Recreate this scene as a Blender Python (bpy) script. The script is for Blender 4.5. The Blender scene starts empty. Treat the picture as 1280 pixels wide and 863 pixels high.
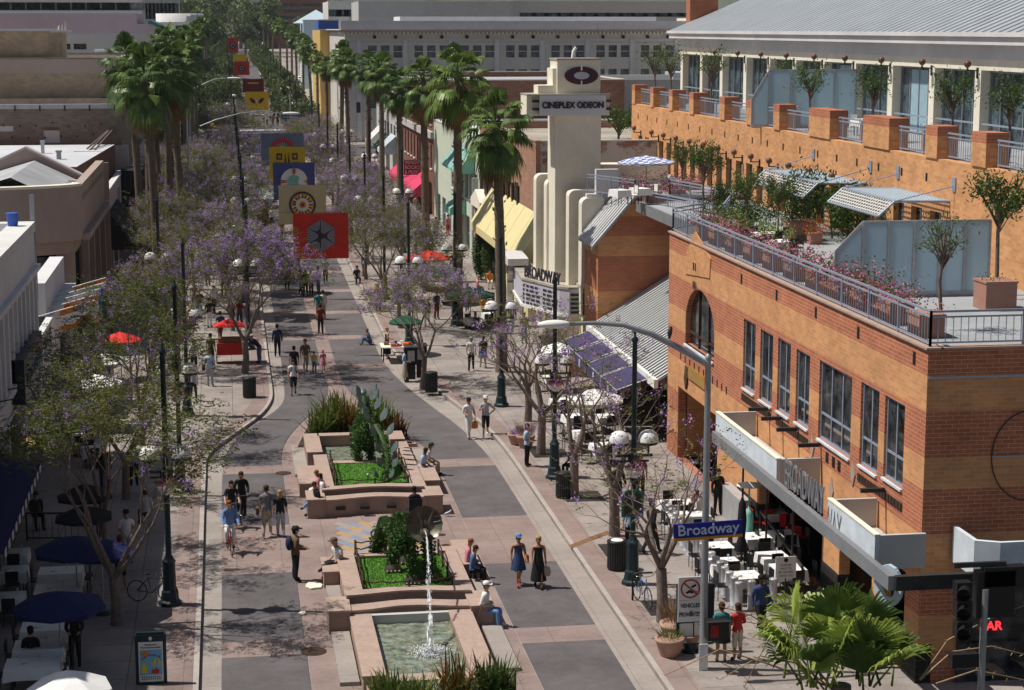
import bpy, math, random
from mathutils import Vector, Matrix, Euler
R=math.radians
rnd=random.Random(7)
scene=bpy.context.scene
COL=scene.collection
# ---------------------------------------------------------------- camera model (metres; +Y runs up the street)
F=2350.;H=18.;VX=279.;HY=36.
_p=math.atan2(431.5-HY,F); _yaw=math.atan2(640-VX,math.hypot(F,431.5-HY))
cp,sp=math.cos(_p),math.sin(_p); cy_,sy_=math.cos(_yaw),math.sin(_yaw)
FW=(sy_*cp,cy_*cp,-sp);RT=(cy_,-sy_,0.);UP=(sy_*sp,cy_*sp,cp)
def ray(x,y):
    u=(x-640)/F;v=(431.5-y)/F
    return tuple(FW[i]+u*RT[i]+v*UP[i] for i in range(3))
def gz(Y):
    return 0. if Y<100 else 0.0155*(Y-100)
def G(x,y,z=None):
    d=ray(x,y)
    if z is not None:
        t=(z-H)/d[2];return (d[0]*t,d[1]*t,z)
    zz=0.
    for _ in range(40):
        t=(zz-H)/d[2]; zz=.5*zz+.5*gz(d[1]*t)
    return (d[0]*t,d[1]*t,gz(d[1]*t))
def AX(x,y,X):
    d=ray(x,y);t=X/d[0];return (X,d[1]*t,H+d[2]*t)
def AY(x,y,Y):
    d=ray(x,y);t=Y/d[1];return (d[0]*t,Y,H+d[2]*t)
# ---------------------------------------------------------------- materials
MATS={}
def newmat(name):
    m=bpy.data.materials.new(name);m.use_nodes=True
    nt=m.node_tree;b=nt.nodes['Principled BSDF'];MATS[name]=m
    return m,nt,b
def coords(nt,scale=1.):
    g=nt.nodes.new('ShaderNodeNewGeometry');mp=nt.nodes.new('ShaderNodeMapping')
    mp.inputs['Scale'].default_value=(scale,)*3
    nt.links.new(g.outputs['Position'],mp.inputs['Vector']);return mp.outputs['Vector']
def uvc(nt,scale=(1,1,1)):
    g=nt.nodes.new('ShaderNodeUVMap');mp=nt.nodes.new('ShaderNodeMapping')
    mp.inputs['Scale'].default_value=scale
    nt.links.new(g.outputs['UV'],mp.inputs['Vector']);return mp.outputs['Vector']
def noise(nt,vec,scale,detail=4,rough=.6):
    n=nt.nodes.new('ShaderNodeTexNoise');n.inputs['Scale'].default_value=scale
    n.inputs['Detail'].default_value=detail;n.inputs['Roughness'].default_value=rough
    nt.links.new(vec,n.inputs['Vector']);return n.outputs['Fac']
def ramp(nt,fac,stops,const=False):
    r=nt.nodes.new('ShaderNodeValToRGB')
    if const:r.color_ramp.interpolation='CONSTANT'
    el=r.color_ramp.elements
    if len(stops)==1:stops=[stops[0],(1,stops[0][1])]
    while len(el)<len(stops):el.new(0.5)
    for e,(p,c) in zip(el,stops):
        e.position=p;e.color=(*c,1) if len(c)==3 else c
    nt.links.new(fac,r.inputs['Fac']);return r.outputs['Color']
def mixc(nt,a,b,fac,mode='MIX'):
    m=nt.nodes.new('ShaderNodeMix');m.data_type='RGBA';m.blend_type=mode
    for s,v in ((m.inputs[0],fac),(m.inputs[6],a),(m.inputs[7],b)):
        if hasattr(v,'links') or isinstance(v,bpy.types.NodeSocket): nt.links.new(v,s)
        elif isinstance(v,(int,float)): s.default_value=v
        else: s.default_value=(*v,1) if len(v)==3 else v
    return m.outputs[2]
def bump(nt,b,h,strength=.3,dist=.02):
    n=nt.nodes.new('ShaderNodeBump');n.inputs['Strength'].default_value=strength;n.inputs['Distance'].default_value=dist
    nt.links.new(h,n.inputs['Height']);nt.links.new(n.outputs['Normal'],b.inputs['Normal'])
def M(name,col=None,rough=.8,var=.18,sc=3.,metal=0.,spec=.3,bmp=0.,emit=None,dirt=0.):
    """plain surface colour with soft procedural mottling and optional large stains"""
    if name in MATS:return MATS[name]
    m,nt,b=newmat(name)
    v=coords(nt)
    f=noise(nt,v,sc,5,.65)
    lo=tuple(c*(1-var) for c in col);hi=tuple(min(1,c*(1+var)) for c in col)
    c=ramp(nt,f,[(.3,lo),(.7,hi)])
    if dirt:
        f2=noise(nt,v,sc*.23,6,.7)
        msk=ramp(nt,f2,[(.42,(0,0,0)),(.62,(dirt,)*3)])
        c=mixc(nt,c,tuple(x*.45 for x in col),msk)
    nt.links.new(c,b.inputs['Base Color'])
    b.inputs['Roughness'].default_value=rough;b.inputs['Metallic'].default_value=metal
    b.inputs['Specular IOR Level'].default_value=spec
    if bmp:bump(nt,b,noise(nt,v,sc*6,4,.7),bmp)
    if emit:
        b.inputs['Emission Color'].default_value=(*emit[:3],1);b.inputs['Emission Strength'].default_value=emit[3]
    return m
def Mleaf(name,c0,c1,sc=1.2,trans=.35,rough=.55):
    m,nt,b=newmat(name)
    v=coords(nt);f=noise(nt,v,sc,3,.7)
    r=nt.nodes.new('ShaderNodeObjectInfo')
    a=nt.nodes.new('ShaderNodeMath');a.operation='MULTIPLY_ADD';a.inputs[1].default_value=.22
    nt.links.new(r.outputs['Random'],a.inputs[0])
    s=nt.nodes.new('ShaderNodeMath');s.operation='SUBTRACT';s.inputs[1].default_value=.11
    nt.links.new(f,s.inputs[0]);nt.links.new(s.outputs[0],a.inputs[2])
    c=ramp(nt,a.outputs[0],[(.3,c0),(.7,c1)])
    nt.links.new(c,b.inputs['Base Color']);b.inputs['Roughness'].default_value=rough
    b.inputs['Specular IOR Level'].default_value=.25
    t=nt.nodes.new('ShaderNodeBsdfTranslucent');nt.links.new(c,t.inputs['Color'])
    mx=nt.nodes.new('ShaderNodeMixShader');mx.inputs[0].default_value=trans
    nt.links.new(b.outputs[0],mx.inputs[1]);nt.links.new(t.outputs[0],mx.inputs[2])
    nt.links.new(mx.outputs[0],nt.nodes['Material Output'].inputs['Surface'])
    return m
def Mbrick(name,stops,mortar,bw=.42,bh=.125,zmax=10.,mort=.0075,var=.2,dirt=0.,blotch=None):
    """brick coursing on metre UVs; stops = colour bands by height above the street"""
    m,nt,b=newmat(name)
    g=nt.nodes.new('ShaderNodeNewGeometry');sx=nt.nodes.new('ShaderNodeSeparateXYZ')
    nt.links.new(g.outputs['Position'],sx.inputs[0])
    mr=nt.nodes.new('ShaderNodeMath');mr.operation='DIVIDE';mr.inputs[1].default_value=zmax
    nt.links.new(sx.outputs['Z'],mr.inputs[0])
    base=ramp(nt,mr.outputs[0],[(max(0,z/zmax),c) for z,c in stops],True)
    br=nt.nodes.new('ShaderNodeTexBrick');nt.links.new(uvc(nt),br.inputs['Vector'])
    br.inputs['Scale'].default_value=1.;br.inputs['Brick Width'].default_value=bw;br.inputs['Row Height'].default_value=bh
    br.inputs['Mortar Size'].default_value=mort;br.inputs['Mortar Smooth'].default_value=.2
    br.inputs['Color1'].default_value=(1-var,1-var,1-var,1);br.inputs['Color2'].default_value=(1+var,1+var,1+var,1)
    br.inputs['Mortar'].default_value=(1,1,1,1);br.inputs['Bias'].default_value=0
    c=mixc(nt,base,br.outputs['Color'],1.,'MULTIPLY')
    c=mixc(nt,c,mortar,br.outputs['Fac'])
    v=coords(nt);f=noise(nt,v,.8,5,.7)
    c=mixc(nt,c,ramp(nt,f,[(.3,(.82,)*3),(.7,(1.12,)*3)]),1.,'MULTIPLY')
    if blotch:
        f2=noise(nt,v,blotch[1],6,.75);c=mixc(nt,c,blotch[0],ramp(nt,f2,[(blotch[2],(0,0,0)),(blotch[2]+.06,(1,1,1))]))
    nt.links.new(c,b.inputs['Base Color']);b.inputs['Roughness'].default_value=.85;b.inputs['Specular IOR Level'].default_value=.2
    bump(nt,b,br.outputs['Fac'],-.3,.01)
    return m
def Mtile(name,cols,mortar,bw,bh,mort=.008,var=.1,stain=.25,offset=0.,rough=.85,sc=.35):
    m,nt,b=newmat(name)
    br=nt.nodes.new('ShaderNodeTexBrick');nt.links.new(coords(nt),br.inputs['Vector'])
    br.offset=offset;br.inputs['Scale'].default_value=1.;br.inputs['Brick Width'].default_value=bw;br.inputs['Row Height'].default_value=bh
    br.inputs['Mortar Size'].default_value=mort;br.inputs['Mortar Smooth'].default_value=.3
    br.inputs['Color1'].default_value=(*cols[0],1);br.inputs['Color2'].default_value=(*cols[1],1);br.inputs['Mortar'].default_value=(*mortar,1)
    v=coords(nt)
    f=noise(nt,v,sc,7,.72);f2=noise(nt,v,9,4,.7)
    c=mixc(nt,br.outputs['Color'],ramp(nt,f,[(.3,(1-stain,)*3),(.65,(1.1,)*3)]),1.,'MULTIPLY')
    c=mixc(nt,c,ramp(nt,f2,[(.25,(.86,)*3),(.75,(1.08,)*3)]),1.,'MULTIPLY')
    vo=nt.nodes.new('ShaderNodeTexVoronoi');vo.inputs['Scale'].default_value=1.1;nt.links.new(v,vo.inputs['Vector'])
    c=mixc(nt,c,(.05,.045,.045),ramp(nt,vo.outputs['Distance'],[(.025,(.55,)*3),(.05,(0,0,0))]))
    nt.links.new(c,b.inputs['Base Color']);b.inputs['Roughness'].default_value=rough;b.inputs['Specular IOR Level'].default_value=.25
    return m
def Mglass(name,col=(.02,.025,.03),rough=.06,var=.5):
    m,nt,b=newmat(name)
    c=ramp(nt,noise(nt,coords(nt),1.3,4,.7),[(.4,tuple(x*(1-var) for x in col)),(.7,tuple(x*(1+3*var) for x in col))])  # noise patches paint window reflections and interior patterns into the glass colour
    nt.links.new(c,b.inputs['Base Color']);b.inputs['Roughness'].default_value=rough;b.inputs['Specular IOR Level'].default_value=.5
    return m
def Mrib(name,c0,c1,pitch,axis='Y',rough=.45,metal=.3):
    """standing seam / ribbed metal: painted rib stripes across the given axis"""
    m,nt,b=newmat(name)
    g=nt.nodes.new('ShaderNodeNewGeometry');sx=nt.nodes.new('ShaderNodeSeparateXYZ');nt.links.new(g.outputs['Position'],sx.inputs[0])
    mm=nt.nodes.new('ShaderNodeMath');mm.operation='FRACT';d=nt.nodes.new('ShaderNodeMath');d.operation='DIVIDE';d.inputs[1].default_value=pitch
    nt.links.new(sx.outputs[axis],d.inputs[0]);nt.links.new(d.outputs[0],mm.inputs[0])
    c=ramp(nt,mm.outputs[0],[(0,c0),(.62,c1)],True)  # pale and dark bands put the ribs' light and shade into the colour
    c=mixc(nt,c,ramp(nt,noise(nt,coords(nt),.7,4),[(.3,(.88,)*3),(.7,(1.08,)*3)]),1.,'MULTIPLY')
    nt.links.new(c,b.inputs['Base Color']);b.inputs['Roughness'].default_value=rough;b.inputs['Metallic'].default_value=metal
    return m
# ---------------------------------------------------------------- mesh builder
W={}          # world origin of each thing
class MB:
    def __init__(s):s.v=[];s.f=[];s.m=[];s.sm=[];s.mats=[]
    def mi(s,m):
        if isinstance(m,str):m=MATS[m]
        if m not in s.mats:s.mats.append(m)
        return s.mats.index(m)
    def add(s,vs,fs,m,smooth=False):
        o=len(s.v);s.v.extend([tuple(p) for p in vs]);k=s.mi(m)
        for f in fs:s.f.append([i+o for i in f]);s.m.append(k);s.sm.append(smooth)
    def quad(s,a,b,c,d,m):s.add([a,b,c,d],[(0,1,2,3)],m)
    def box(s,x0,x1,y0,y1,z0,z1,m):
        if x0>x1:x0,x1=x1,x0
        if y0>y1:y0,y1=y1,y0
        if z0>z1:z0,z1=z1,z0
        s.add([(x0,y0,z0),(x1,y0,z0),(x1,y1,z0),(x0,y1,z0),(x0,y0,z1),(x1,y0,z1),(x1,y1,z1),(x0,y1,z1)],
          [(0,3,2,1),(4,5,6,7),(0,1,5,4),(1,2,6,5),(2,3,7,6),(3,0,4,7)],m)
    def obox(s,c,sz,m,rot=(0,0,0)):
        e=Euler(rot).to_matrix();c=Vector(c);a,b,d=[q/2 for q in sz]
        vs=[c+e@Vector((x*a,y*b,z*d)) for z in(-1,1) for x,y in((-1,-1),(1,-1),(1,1),(-1,1))]
        s.add(vs,[(0,3,2,1),(4,5,6,7),(0,1,5,4),(1,2,6,5),(2,3,7,6),(3,0,4,7)],m)
    def tube(s,pts,rs,m,n=8,smooth=True,caps=True):
        pts=[Vector(p) for p in pts]
        if not isinstance(rs,(list,tuple)):rs=[rs]*len(pts)
        vs=[];u=None
        for i,p in enumerate(pts):
            t=(pts[min(i+1,len(pts)-1)]-pts[max(i-1,0)])
            if t.length<1e-9:t=Vector((0,0,1))
            t.normalize()
            if u is None:
                u=t.orthogonal().normalized()
            else:
                u=(u-t*u.dot(t))
                u=u.normalized() if u.length>1e-6 else t.orthogonal().normalized()
            w=t.cross(u)
            for k in range(n):
                a=2*math.pi*k/n;vs.append(p+(u*math.cos(a)+w*math.sin(a))*rs[i])
        fs=[]
        for i in range(len(pts)-1):
            for k in range(n):
                k2=(k+1)%n;fs.append((i*n+k,i*n+k2,(i+1)*n+k2,(i+1)*n+k))
        s.add(vs,fs,m,smooth)
        if caps:
            L=(len(pts)-1)*n
            s.add(vs[:n],[tuple(reversed(range(n)))],m);s.add(vs[L:L+n],[tuple(range(n))],m)
    def cyl(s,a,b,r0,r1,m,n=12,smooth=True,caps=True):s.tube([a,b],[r0,r1],m,n,smooth,caps)
    def lathe(s,prof,c,m,n=16,smooth=True,sx=1,sy=1):
        vs=[(c[0]+r*sx*math.cos(2*math.pi*k/n),c[1]+r*sy*math.sin(2*math.pi*k/n),c[2]+z) for r,z in prof for k in range(n)]
        fs=[(i*n+k,i*n+(k+1)%n,(i+1)*n+(k+1)%n,(i+1)*n+k) for i in range(len(prof)-1) for k in range(n)]
        s.add(vs,fs,m,smooth)
        if prof[0][0]>1e-4:s.add(vs[:n],[tuple(reversed(range(n)))],m)
        if prof[-1][0]>1e-4:s.add(vs[-n:],[tuple(range(n))],m)
    def ell(s,c,r,m,n=12,k=8,rot=None):
        if isinstance(r,(int,float)):r=(r,r,r)
        e=Euler(rot).to_matrix() if rot else Matrix.Identity(3);c=Vector(c)
        vs=[c+e@Vector((r[0]*math.sin(math.pi*i/k)*math.cos(2*math.pi*j/n),r[1]*math.sin(math.pi*i/k)*math.sin(2*math.pi*j/n),r[2]*math.cos(math.pi*i/k))) for i in range(k+1) for j in range(n)]
        fs=[(i*n+j,(i+1)*n+j,(i+1)*n+(j+1)%n,i*n+(j+1)%n) for i in range(k) for j in range(n)]
        s.add(vs,fs,m,True)
    def prism(s,pts,z0,z1,m):
        n=len(pts);vs=[(x,y,z0) for x,y in pts]+[(x,y,z1) for x,y in pts]
        s.add(vs,[tuple(reversed(range(n))),tuple(range(n,2*n))]+[(i,(i+1)%n,n+(i+1)%n,n+i) for i in range(n)],m)
    def prismY(s,pts,y0,y1,m):
        n=len(pts);vs=[(x,y0,z) for x,z in pts]+[(x,y1,z) for x,z in pts]
        s.add(vs,[tuple(range(n)),tuple(reversed(range(n,2*n)))]+[(i,n+i,n+(i+1)%n,(i+1)%n) for i in range(n)],m)
    def prismX(s,pts,x0,x1,m):
        n=len(pts);vs=[(x0,y,z) for y,z in pts]+[(x1,y,z) for y,z in pts]
        s.add(vs,[tuple(reversed(range(n))),tuple(range(n,2*n))]+[(i,(i+1)%n,n+(i+1)%n,n+i) for i in range(n)],m)
    def wall(s,ax,pos,th,a0,a1,z0,z1,holes,m):
        """wall in the plane X=pos (ax='x') or Y=pos (ax='y'), thickness th, rectangular openings with reveals"""
        A=sorted({a0,a1,*[min(max(h[i],a0),a1) for h in holes for i in(0,1)]});Z=sorted({z0,z1,*[min(max(h[i],z0),z1) for h in holes for i in(2,3)]})
        P=(lambda a,z,d:(pos+d,a,z)) if ax=='x' else (lambda a,z,d:(a,pos+d,z))
        def hole(i,j):
            if i<0 or j<0 or i>=len(A)-1 or j>=len(Z)-1:return True
            a=(A[i]+A[i+1])/2;z=(Z[j]+Z[j+1])/2
            return any(h[0]<a<h[1] and h[2]<z<h[3] for h in holes)
        for i in range(len(A)-1):
            for j in range(len(Z)-1):
                if hole(i,j):continue
                x,X,y,Y=A[i],A[i+1],Z[j],Z[j+1]
                s.quad(P(x,y,0),P(X,y,0),P(X,Y,0),P(x,Y,0),m);s.quad(P(x,y,th),P(x,Y,th),P(X,Y,th),P(X,y,th),m)
                if hole(i-1,j):s.quad(P(x,y,0),P(x,Y,0),P(x,Y,th),P(x,y,th),m)
                if hole(i+1,j):s.quad(P(X,y,0),P(X,y,th),P(X,Y,th),P(X,Y,0),m)
                if hole(i,j-1):s.quad(P(x,y,0),P(x,y,th),P(X,y,th),P(X,y,0),m)
                if hole(i,j+1):s.quad(P(x,Y,0),P(X,Y,0),P(X,Y,th),P(x,Y,th),m)
    def leaf(s,c,l,w,m,r=None,d=None):
        r=r or rnd
        c=Vector(c);d=Vector(d) if d is not None else Vector((r.uniform(-1,1),r.uniform(-1,1),r.uniform(-1,1)))
        if d.length<1e-3:d=Vector((1,0,0))
        d.normalize();o=Vector((r.uniform(-1,1),r.uniform(-1,1),r.uniform(-1,1))).cross(d)
        o=o.normalized() if o.length>1e-3 else d.orthogonal()
        s.add([c,c+d*l*.5+o*w*.5,c+d*l,c+d*l*.5-o*w*.5],[(0,1,2,3)],m)
    def mesh(s,name,off=(0,0,0)):
        me=bpy.data.meshes.new(name);ox,oy,oz=off
        me.from_pydata([(x-ox,y-oy,z-oz) for x,y,z in s.v],[],s.f)
        for m in s.mats:me.materials.append(m)
        me.polygons.foreach_set('material_index',s.m);me.polygons.foreach_set('use_smooth',s.sm)
        uv=me.uv_layers.new(name='UVMap');buf=[0.]*(2*len(me.loops))
        V=s.v;li=0
        for f in s.f:
            # Newell normal
            nx=ny=nz=0.;n=len(f)
            for i in range(n):
                a=V[f[i]];b=V[f[(i+1)%n]]
                nx+=(a[1]-b[1])*(a[2]+b[2]);ny+=(a[2]-b[2])*(a[0]+b[0]);nz+=(a[0]-b[0])*(a[1]+b[1])
            nx,ny,nz=abs(nx),abs(ny),abs(nz)
            if nz>=nx and nz>=ny:p,q=0,1
            elif nx>=ny:p,q=1,2
            else:p,q=0,2
            for i in f:
                buf[li]=V[i][p];buf[li+1]=V[i][q];li+=2
        uv.data.foreach_set('uv',buf)
        me.update();return me
    def build(s,name,parent=None,label=None,cat=None,group=None,kind=None,loc=None):
        if parent is not None:off=W[parent.name]
        else:
            if loc is None:
                n=len(s.v);xs=[p[0] for p in s.v];ys=[p[1] for p in s.v];zs=[p[2] for p in s.v]
                loc=((min(xs)+max(xs))/2,(min(ys)+max(ys))/2,min(zs))
            off=loc
        o=bpy.data.objects.new(name,s.mesh(name,off));COL.objects.link(o)
        if parent is not None:o.parent=parent
        else:o.location=off
        W[o.name]=off
        tag(o,label,cat,group,kind);return o
def tag(o,label=None,cat=None,group=None,kind=None):
    if label:o['label']=label
    if cat:o['category']=cat
    if group:o['group']=group
    if kind:o['kind']=kind
    return o
def thing(name,label,cat,loc=(0,0,0),group=None,kind=None):
    o=bpy.data.objects.new(name,None);COL.objects.link(o);o.location=loc;o.empty_display_size=.2
    W[o.name]=tuple(loc);tag(o,label,cat,group,kind);return o
def pbox(parent,name,m,*boxes):
    """every box becomes a part of its own"""
    out=[]
    for b in boxes:
        q=MB();q.box(*b,m);out.append(q.build(name,parent))
    return out
def kids(o):return [c for c in bpy.data.objects if c.parent==o]
KID={}
def copytree(o,loc,rz=0.,sc=1.,label=None,group=None):
    if o.name not in KID:
        KID[o.name]=[(c,kids(c)) for c in kids(o)]
    c=o.copy();COL.objects.link(c);c.location=loc;c.rotation_euler=(0,0,rz)
    c.scale=(sc,sc,sc) if isinstance(sc,(int,float)) else sc
    if label:c['label']=label
    if group:c['group']=group
    W[c.name]=tuple(loc)
    for k,gs in KID[o.name]:
        d=k.copy();COL.objects.link(d);d.parent=c
        for g in gs:
            e=g.copy();COL.objects.link(e);e.parent=d
    return c
class Proto:
    """first placement moves the built thing itself, later ones copy it"""
    def __init__(s,o):s.o=o;s.used=False
    def put(s,loc,rz=0.,sc=1.,label=None,group=None):
        if not s.used:
            s.used=True
            if s.o.name not in KID:KID[s.o.name]=[(c,kids(c)) for c in kids(s.o)]
            s.o.location=loc;s.o.rotation_euler=(0,0,rz);s.o.scale=(sc,sc,sc) if isinstance(sc,(int,float)) else sc
            if label:s.o['label']=label
            if group:s.o['group']=group
            return s.o
        return copytree(s.o,loc,rz,sc,label,group)
def text_geo(body,size,depth=.01,align='CENTER',space=1.):
    cu=bpy.data.curves.new('lettering','FONT');cu.body=body;cu.size=size;cu.extrude=depth/2
    cu.align_x=align;cu.align_y='CENTER';cu.space_character=space;cu.resolution_u=3
    o=bpy.data.objects.new('lettering_tmp',cu);COL.objects.link(o)
    dg=bpy.context.evaluated_depsgraph_get();dg.update()
    me=bpy.data.meshes.new_from_object(o.evaluated_get(dg))
    vs=[v.co.copy() for v in me.vertices];fs=[tuple(p.vertices) for p in me.polygons]
    bpy.data.objects.remove(o);bpy.data.curves.remove(cu);bpy.data.meshes.remove(me)
    return vs,fs
def put_text(mb,body,size,c,xd,yd,m,depth=.01,align='CENTER',space=1.,width=None,bold=0):
    """lettering whose reading direction is xd and up direction is yd, centred at c"""
    vs,fs=text_geo(body,size,depth,align,space)
    xd=Vector(xd).normalized();yd=Vector(yd).normalized();zd=xd.cross(yd);c=Vector(c)
    k=1.
    if width and vs:
        w=max(v.x for v in vs)-min(v.x for v in vs);k=width/w
    ofs=[(0,0)] if not bold else [(-bold,0),(bold,0),(0,bold),(0,-bold)]
    for n,(a,b) in enumerate(ofs):
        mb.add([c+xd*(v.x*k+a)+yd*(v.y+b)+zd*(v.z+n*.0004) for v in vs],fs,m)
# ---------------------------------------------------------------- palette
TAN=(.60,.29,.125);RED=(.44,.15,.078)
Mbrick('brick_banded',[(0,RED),(1.05,TAN),(2.05,RED),(2.95,TAN),(4.35,RED),(5.6,TAN),(6.52,RED),(7.78,TAN),(8.78,RED)],(.56,.38,.27),bw=.36,bh=.118,zmax=10.,var=.11)
Mbrick('brick_tan',[(0,TAN)],(.50,.34,.22),bw=.36,bh=.118,zmax=10,var=.15)
Mbrick('brick_red',[(0,RED)],(.45,.30,.22),bw=.36,bh=.118,zmax=10,var=.08)
Mbrick('brick_mass',[(0,RED),(1.3,TAN),(2.4,RED),(3.7,TAN),(4.8,RED),(6.6,TAN),(7.6,RED),(8.6,TAN),(9.4,RED)],(.42,.26,.17),bw=.36,bh=.118,zmax=10,var=.07)
Mbrick('brick_old_brown',[(0,(.20,.085,.055))],(.28,.22,.18),zmax=10,var=.25,blotch=((.10,.05,.035),.5,.6))
Mbrick('brick_whitewash',[(0,(.26,.12,.09)),(1,(.26,.12,.09))],(.40,.35,.31),zmax=10,var=.2,blotch=((.46,.41,.37),.55,.45))
Mbrick('brick_pink',[(0,(.36,.19,.13))],(.42,.30,.23),bw=.3,bh=.1,zmax=10,var=.15)
Mbrick('brick_greybrown',[(0,(.235,.185,.15))],(.30,.27,.24),bw=.5,bh=.2,zmax=10,var=.14,blotch=((.20,.10,.07),1.1,.66))
Mbrick('brick_tanwall',[(0,(.40,.30,.21))],(.36,.28,.21),bw=.6,bh=.25,zmax=10,var=.09,blotch=((.33,.25,.2),.5,.55))
Mbrick('tile_black',[(0,(.02,.018,.018))],(.08,.08,.08),bw=.4,bh=.4,zmax=10,var=.2)
Mtile('pave_conc',[(.345,.30,.275),(.30,.26,.238)],(.17,.15,.135),1.55,1.55,.02,stain=.38)
Mtile('pave_pink',[(.315,.24,.217),(.285,.21,.19)],(.20,.16,.145),1.55,1.4,.015,stain=.34)
Mtile('pave_gutter',[(.35,.305,.28),(.32,.28,.252)],(.22,.19,.175),2.2,2.2,.012,stain=.2)
Mtile('asphalt',[(.125,.113,.118),(.14,.126,.13)],(.128,.118,.12),7.,5.,.004,stain=.34,sc=.6)
Mtile('asphalt_street',[(.10,.098,.10),(.11,.105,.106)],(.1,.1,.1),9.,9.,.004,stain=.25,sc=.4)
Mtile('pave_dark',[(.20,.185,.17),(.17,.16,.15)],(.11,.1,.1),1.55,1.55,.02,stain=.3)
Mbrick('granite_pink',[(0,(.34,.24,.195))],(.20,.13,.11),bw=1.3,bh=.75,zmax=10,mort=.006,var=.06)
M('coping_pink',(.43,.315,.26),.7,.12,8,dirt=.25)
M('kerb_conc',(.42,.37,.34),.8,.1,3,dirt=.3)
M('white_paint',(.78,.77,.74),.6,.05)
M('cream_stucco',(.80,.745,.62),.85,.08,1.2,dirt=.12,bmp=.1)
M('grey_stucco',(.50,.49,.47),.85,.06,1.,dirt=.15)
M('cool_stucco',(.66,.65,.66),.85,.06,.8,dirt=.2)
M('stucco_blue',(.60,.66,.72),.8,.15,1.4,dirt=.15)
M('stucco_white',(.66,.65,.64),.85,.06,1.,dirt=.2)
M('stucco_pinktan',(.40,.31,.27),.85,.06,1.,dirt=.15)
M('pink_wall',(.48,.37,.42),.85,.05,.4,dirt=.15)
M('lilac_wall',(.55,.47,.50),.85,.05,.8,dirt=.1)
M('beige_wall',(.53,.51,.48),.85,.05,.3,dirt=.15)
M('beige_light',(.60,.57,.53),.85,.05,.5,dirt=.15)
M('yellow_wall',(.62,.42,.14),.85,.05)
M('mint_wall',(.56,.62,.50),.8,.06,.8,dirt=.1)
M('sky_wall',(.50,.60,.68),.8,.05)
M('roof_grey',(.42,.43,.45),.8,.12,.5,dirt=.3)
M('roof_white',(.60,.61,.64),.7,.08,.4,dirt=.25)
M('roof_dirty',(.42,.38,.32),.9,.2,.9,dirt=.6)
M('deck_grey',(.34,.355,.37),.8,.08,1.,dirt=.2)
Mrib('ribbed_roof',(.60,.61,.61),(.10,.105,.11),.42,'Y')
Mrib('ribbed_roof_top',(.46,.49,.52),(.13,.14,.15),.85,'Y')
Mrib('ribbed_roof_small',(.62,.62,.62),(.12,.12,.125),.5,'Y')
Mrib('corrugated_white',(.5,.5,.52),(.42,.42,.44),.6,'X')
M('steel_blue',(.33,.38,.48),.45,.08,6,metal=.3)
M('steel_grey',(.30,.32,.35),.45,.1,4,metal=.4,dirt=.2)
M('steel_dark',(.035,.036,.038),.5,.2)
M('galv',(.36,.38,.40),.45,.1,3,metal=.5,dirt=.3)
M('galv_light',(.50,.51,.53),.45,.1,5,metal=.35,dirt=.25)
M('lamp_green',(.010,.026,.034),.4,.25,4)
M('lamp_teal',(.03,.16,.17),.5,.3,5)
M('globe_white',(.82,.81,.78),.25,.03)
M('black',(.012,.012,.013),.5,.2)
M('black_cloth',(.014,.013,.016),.9,.2)
M('bark',(.17,.13,.11),.9,.3,8,bmp=.4)
M('bark_pale',(.30,.25,.20),.9,.25,7,bmp=.4)
M('bark_palm',(.15,.115,.085),.95,.4,10,bmp=.6)
M('wood',(.22,.12,.06),.7,.25,5)
M('terracotta',(.38,.20,.15),.8,.12,2,dirt=.15)
M('clay_pot',(.40,.25,.18),.8,.15,3,dirt=.25)
M('soil',(.05,.04,.03),.95,.3)
M('chrome',(.6,.6,.6),.2,.02,metal=1.)
M('rubber',(.02,.02,.02),.8,.2)
M('gold',(.65,.38,.06),.3,.2,6,metal=.6)
M('red_plastic',(.55,.02,.02),.5,.1);M('red_cloth',(.62,.03,.025),.8,.15,2)
M('magenta_cloth',(.66,.06,.15),.75,.1,2);M('aqua_cloth',(.22,.52,.45),.75,.08,2)
M('green_cloth',(.012,.08,.045),.85,.15,2);M('navy_cloth',(.012,.018,.085),.9,.15,2)
M('purple_cloth',(.055,.045,.12),.85,.1,2);M('yellow_cloth',(.66,.58,.30),.8,.06,2)
M('white_cloth',(.80,.79,.77),.85,.04,2);M('cream_cloth',(.74,.70,.60),.85,.06,2)
M('blue_cloth',(.05,.12,.45),.8,.1);M('orange_paint',(.70,.20,.02),.7,.1)
M('sign_blue',(.015,.02,.25),.5,.05);M('sign_orange',(.62,.25,.01),.5,.05);M('sign_text',(.55,.62,.80),.5,.03)
M('sign_white',(.68,.68,.66),.5,.04);M('sign_red',(.50,.03,.02),.5,.05);M('sign_maroon',(.14,.012,.02),.6,.1)
M('dark_red',(.16,.02,.02),.7,.1);M('brown_dark',(.05,.028,.018),.8,.3)
M('cinema_ink',(.035,.03,.05),.5,.1);M('cinema_board',(.52,.50,.56),.7,.06,2,dirt=.1)
M('copper',(.17,.15,.12),.4,.4,2.5,metal=.6,dirt=.6);M('plate_green',(.16,.22,.215),.5,.3,5,metal=.4,dirt=.3)
M('glow_red',(.6,.02,.02),.5,0,emit=(1,.03,.04,2.2));M('glow_cyan',(.1,.5,.5),.5,0,emit=(.2,.9,.8,1.2));M('glow_lamp',(.9,.6,.2),.5,0,emit=(1,.6,.2,1.2))
M('signal_red',(.25,.01,.01),.4,.1)
M('globe_brown',(.15,.075,.05),.35,.1)
Mleaf('glass_screen',(.55,.68,.76),(.62,.74,.80),.6,.65,.4)
Mglass('glass_dark',(.022,.026,.03),.05,.85);Mglass('glass_blue',(.05,.075,.09),.08);Mglass('glass_grey',(.10,.11,.12),.12,.3)
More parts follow.
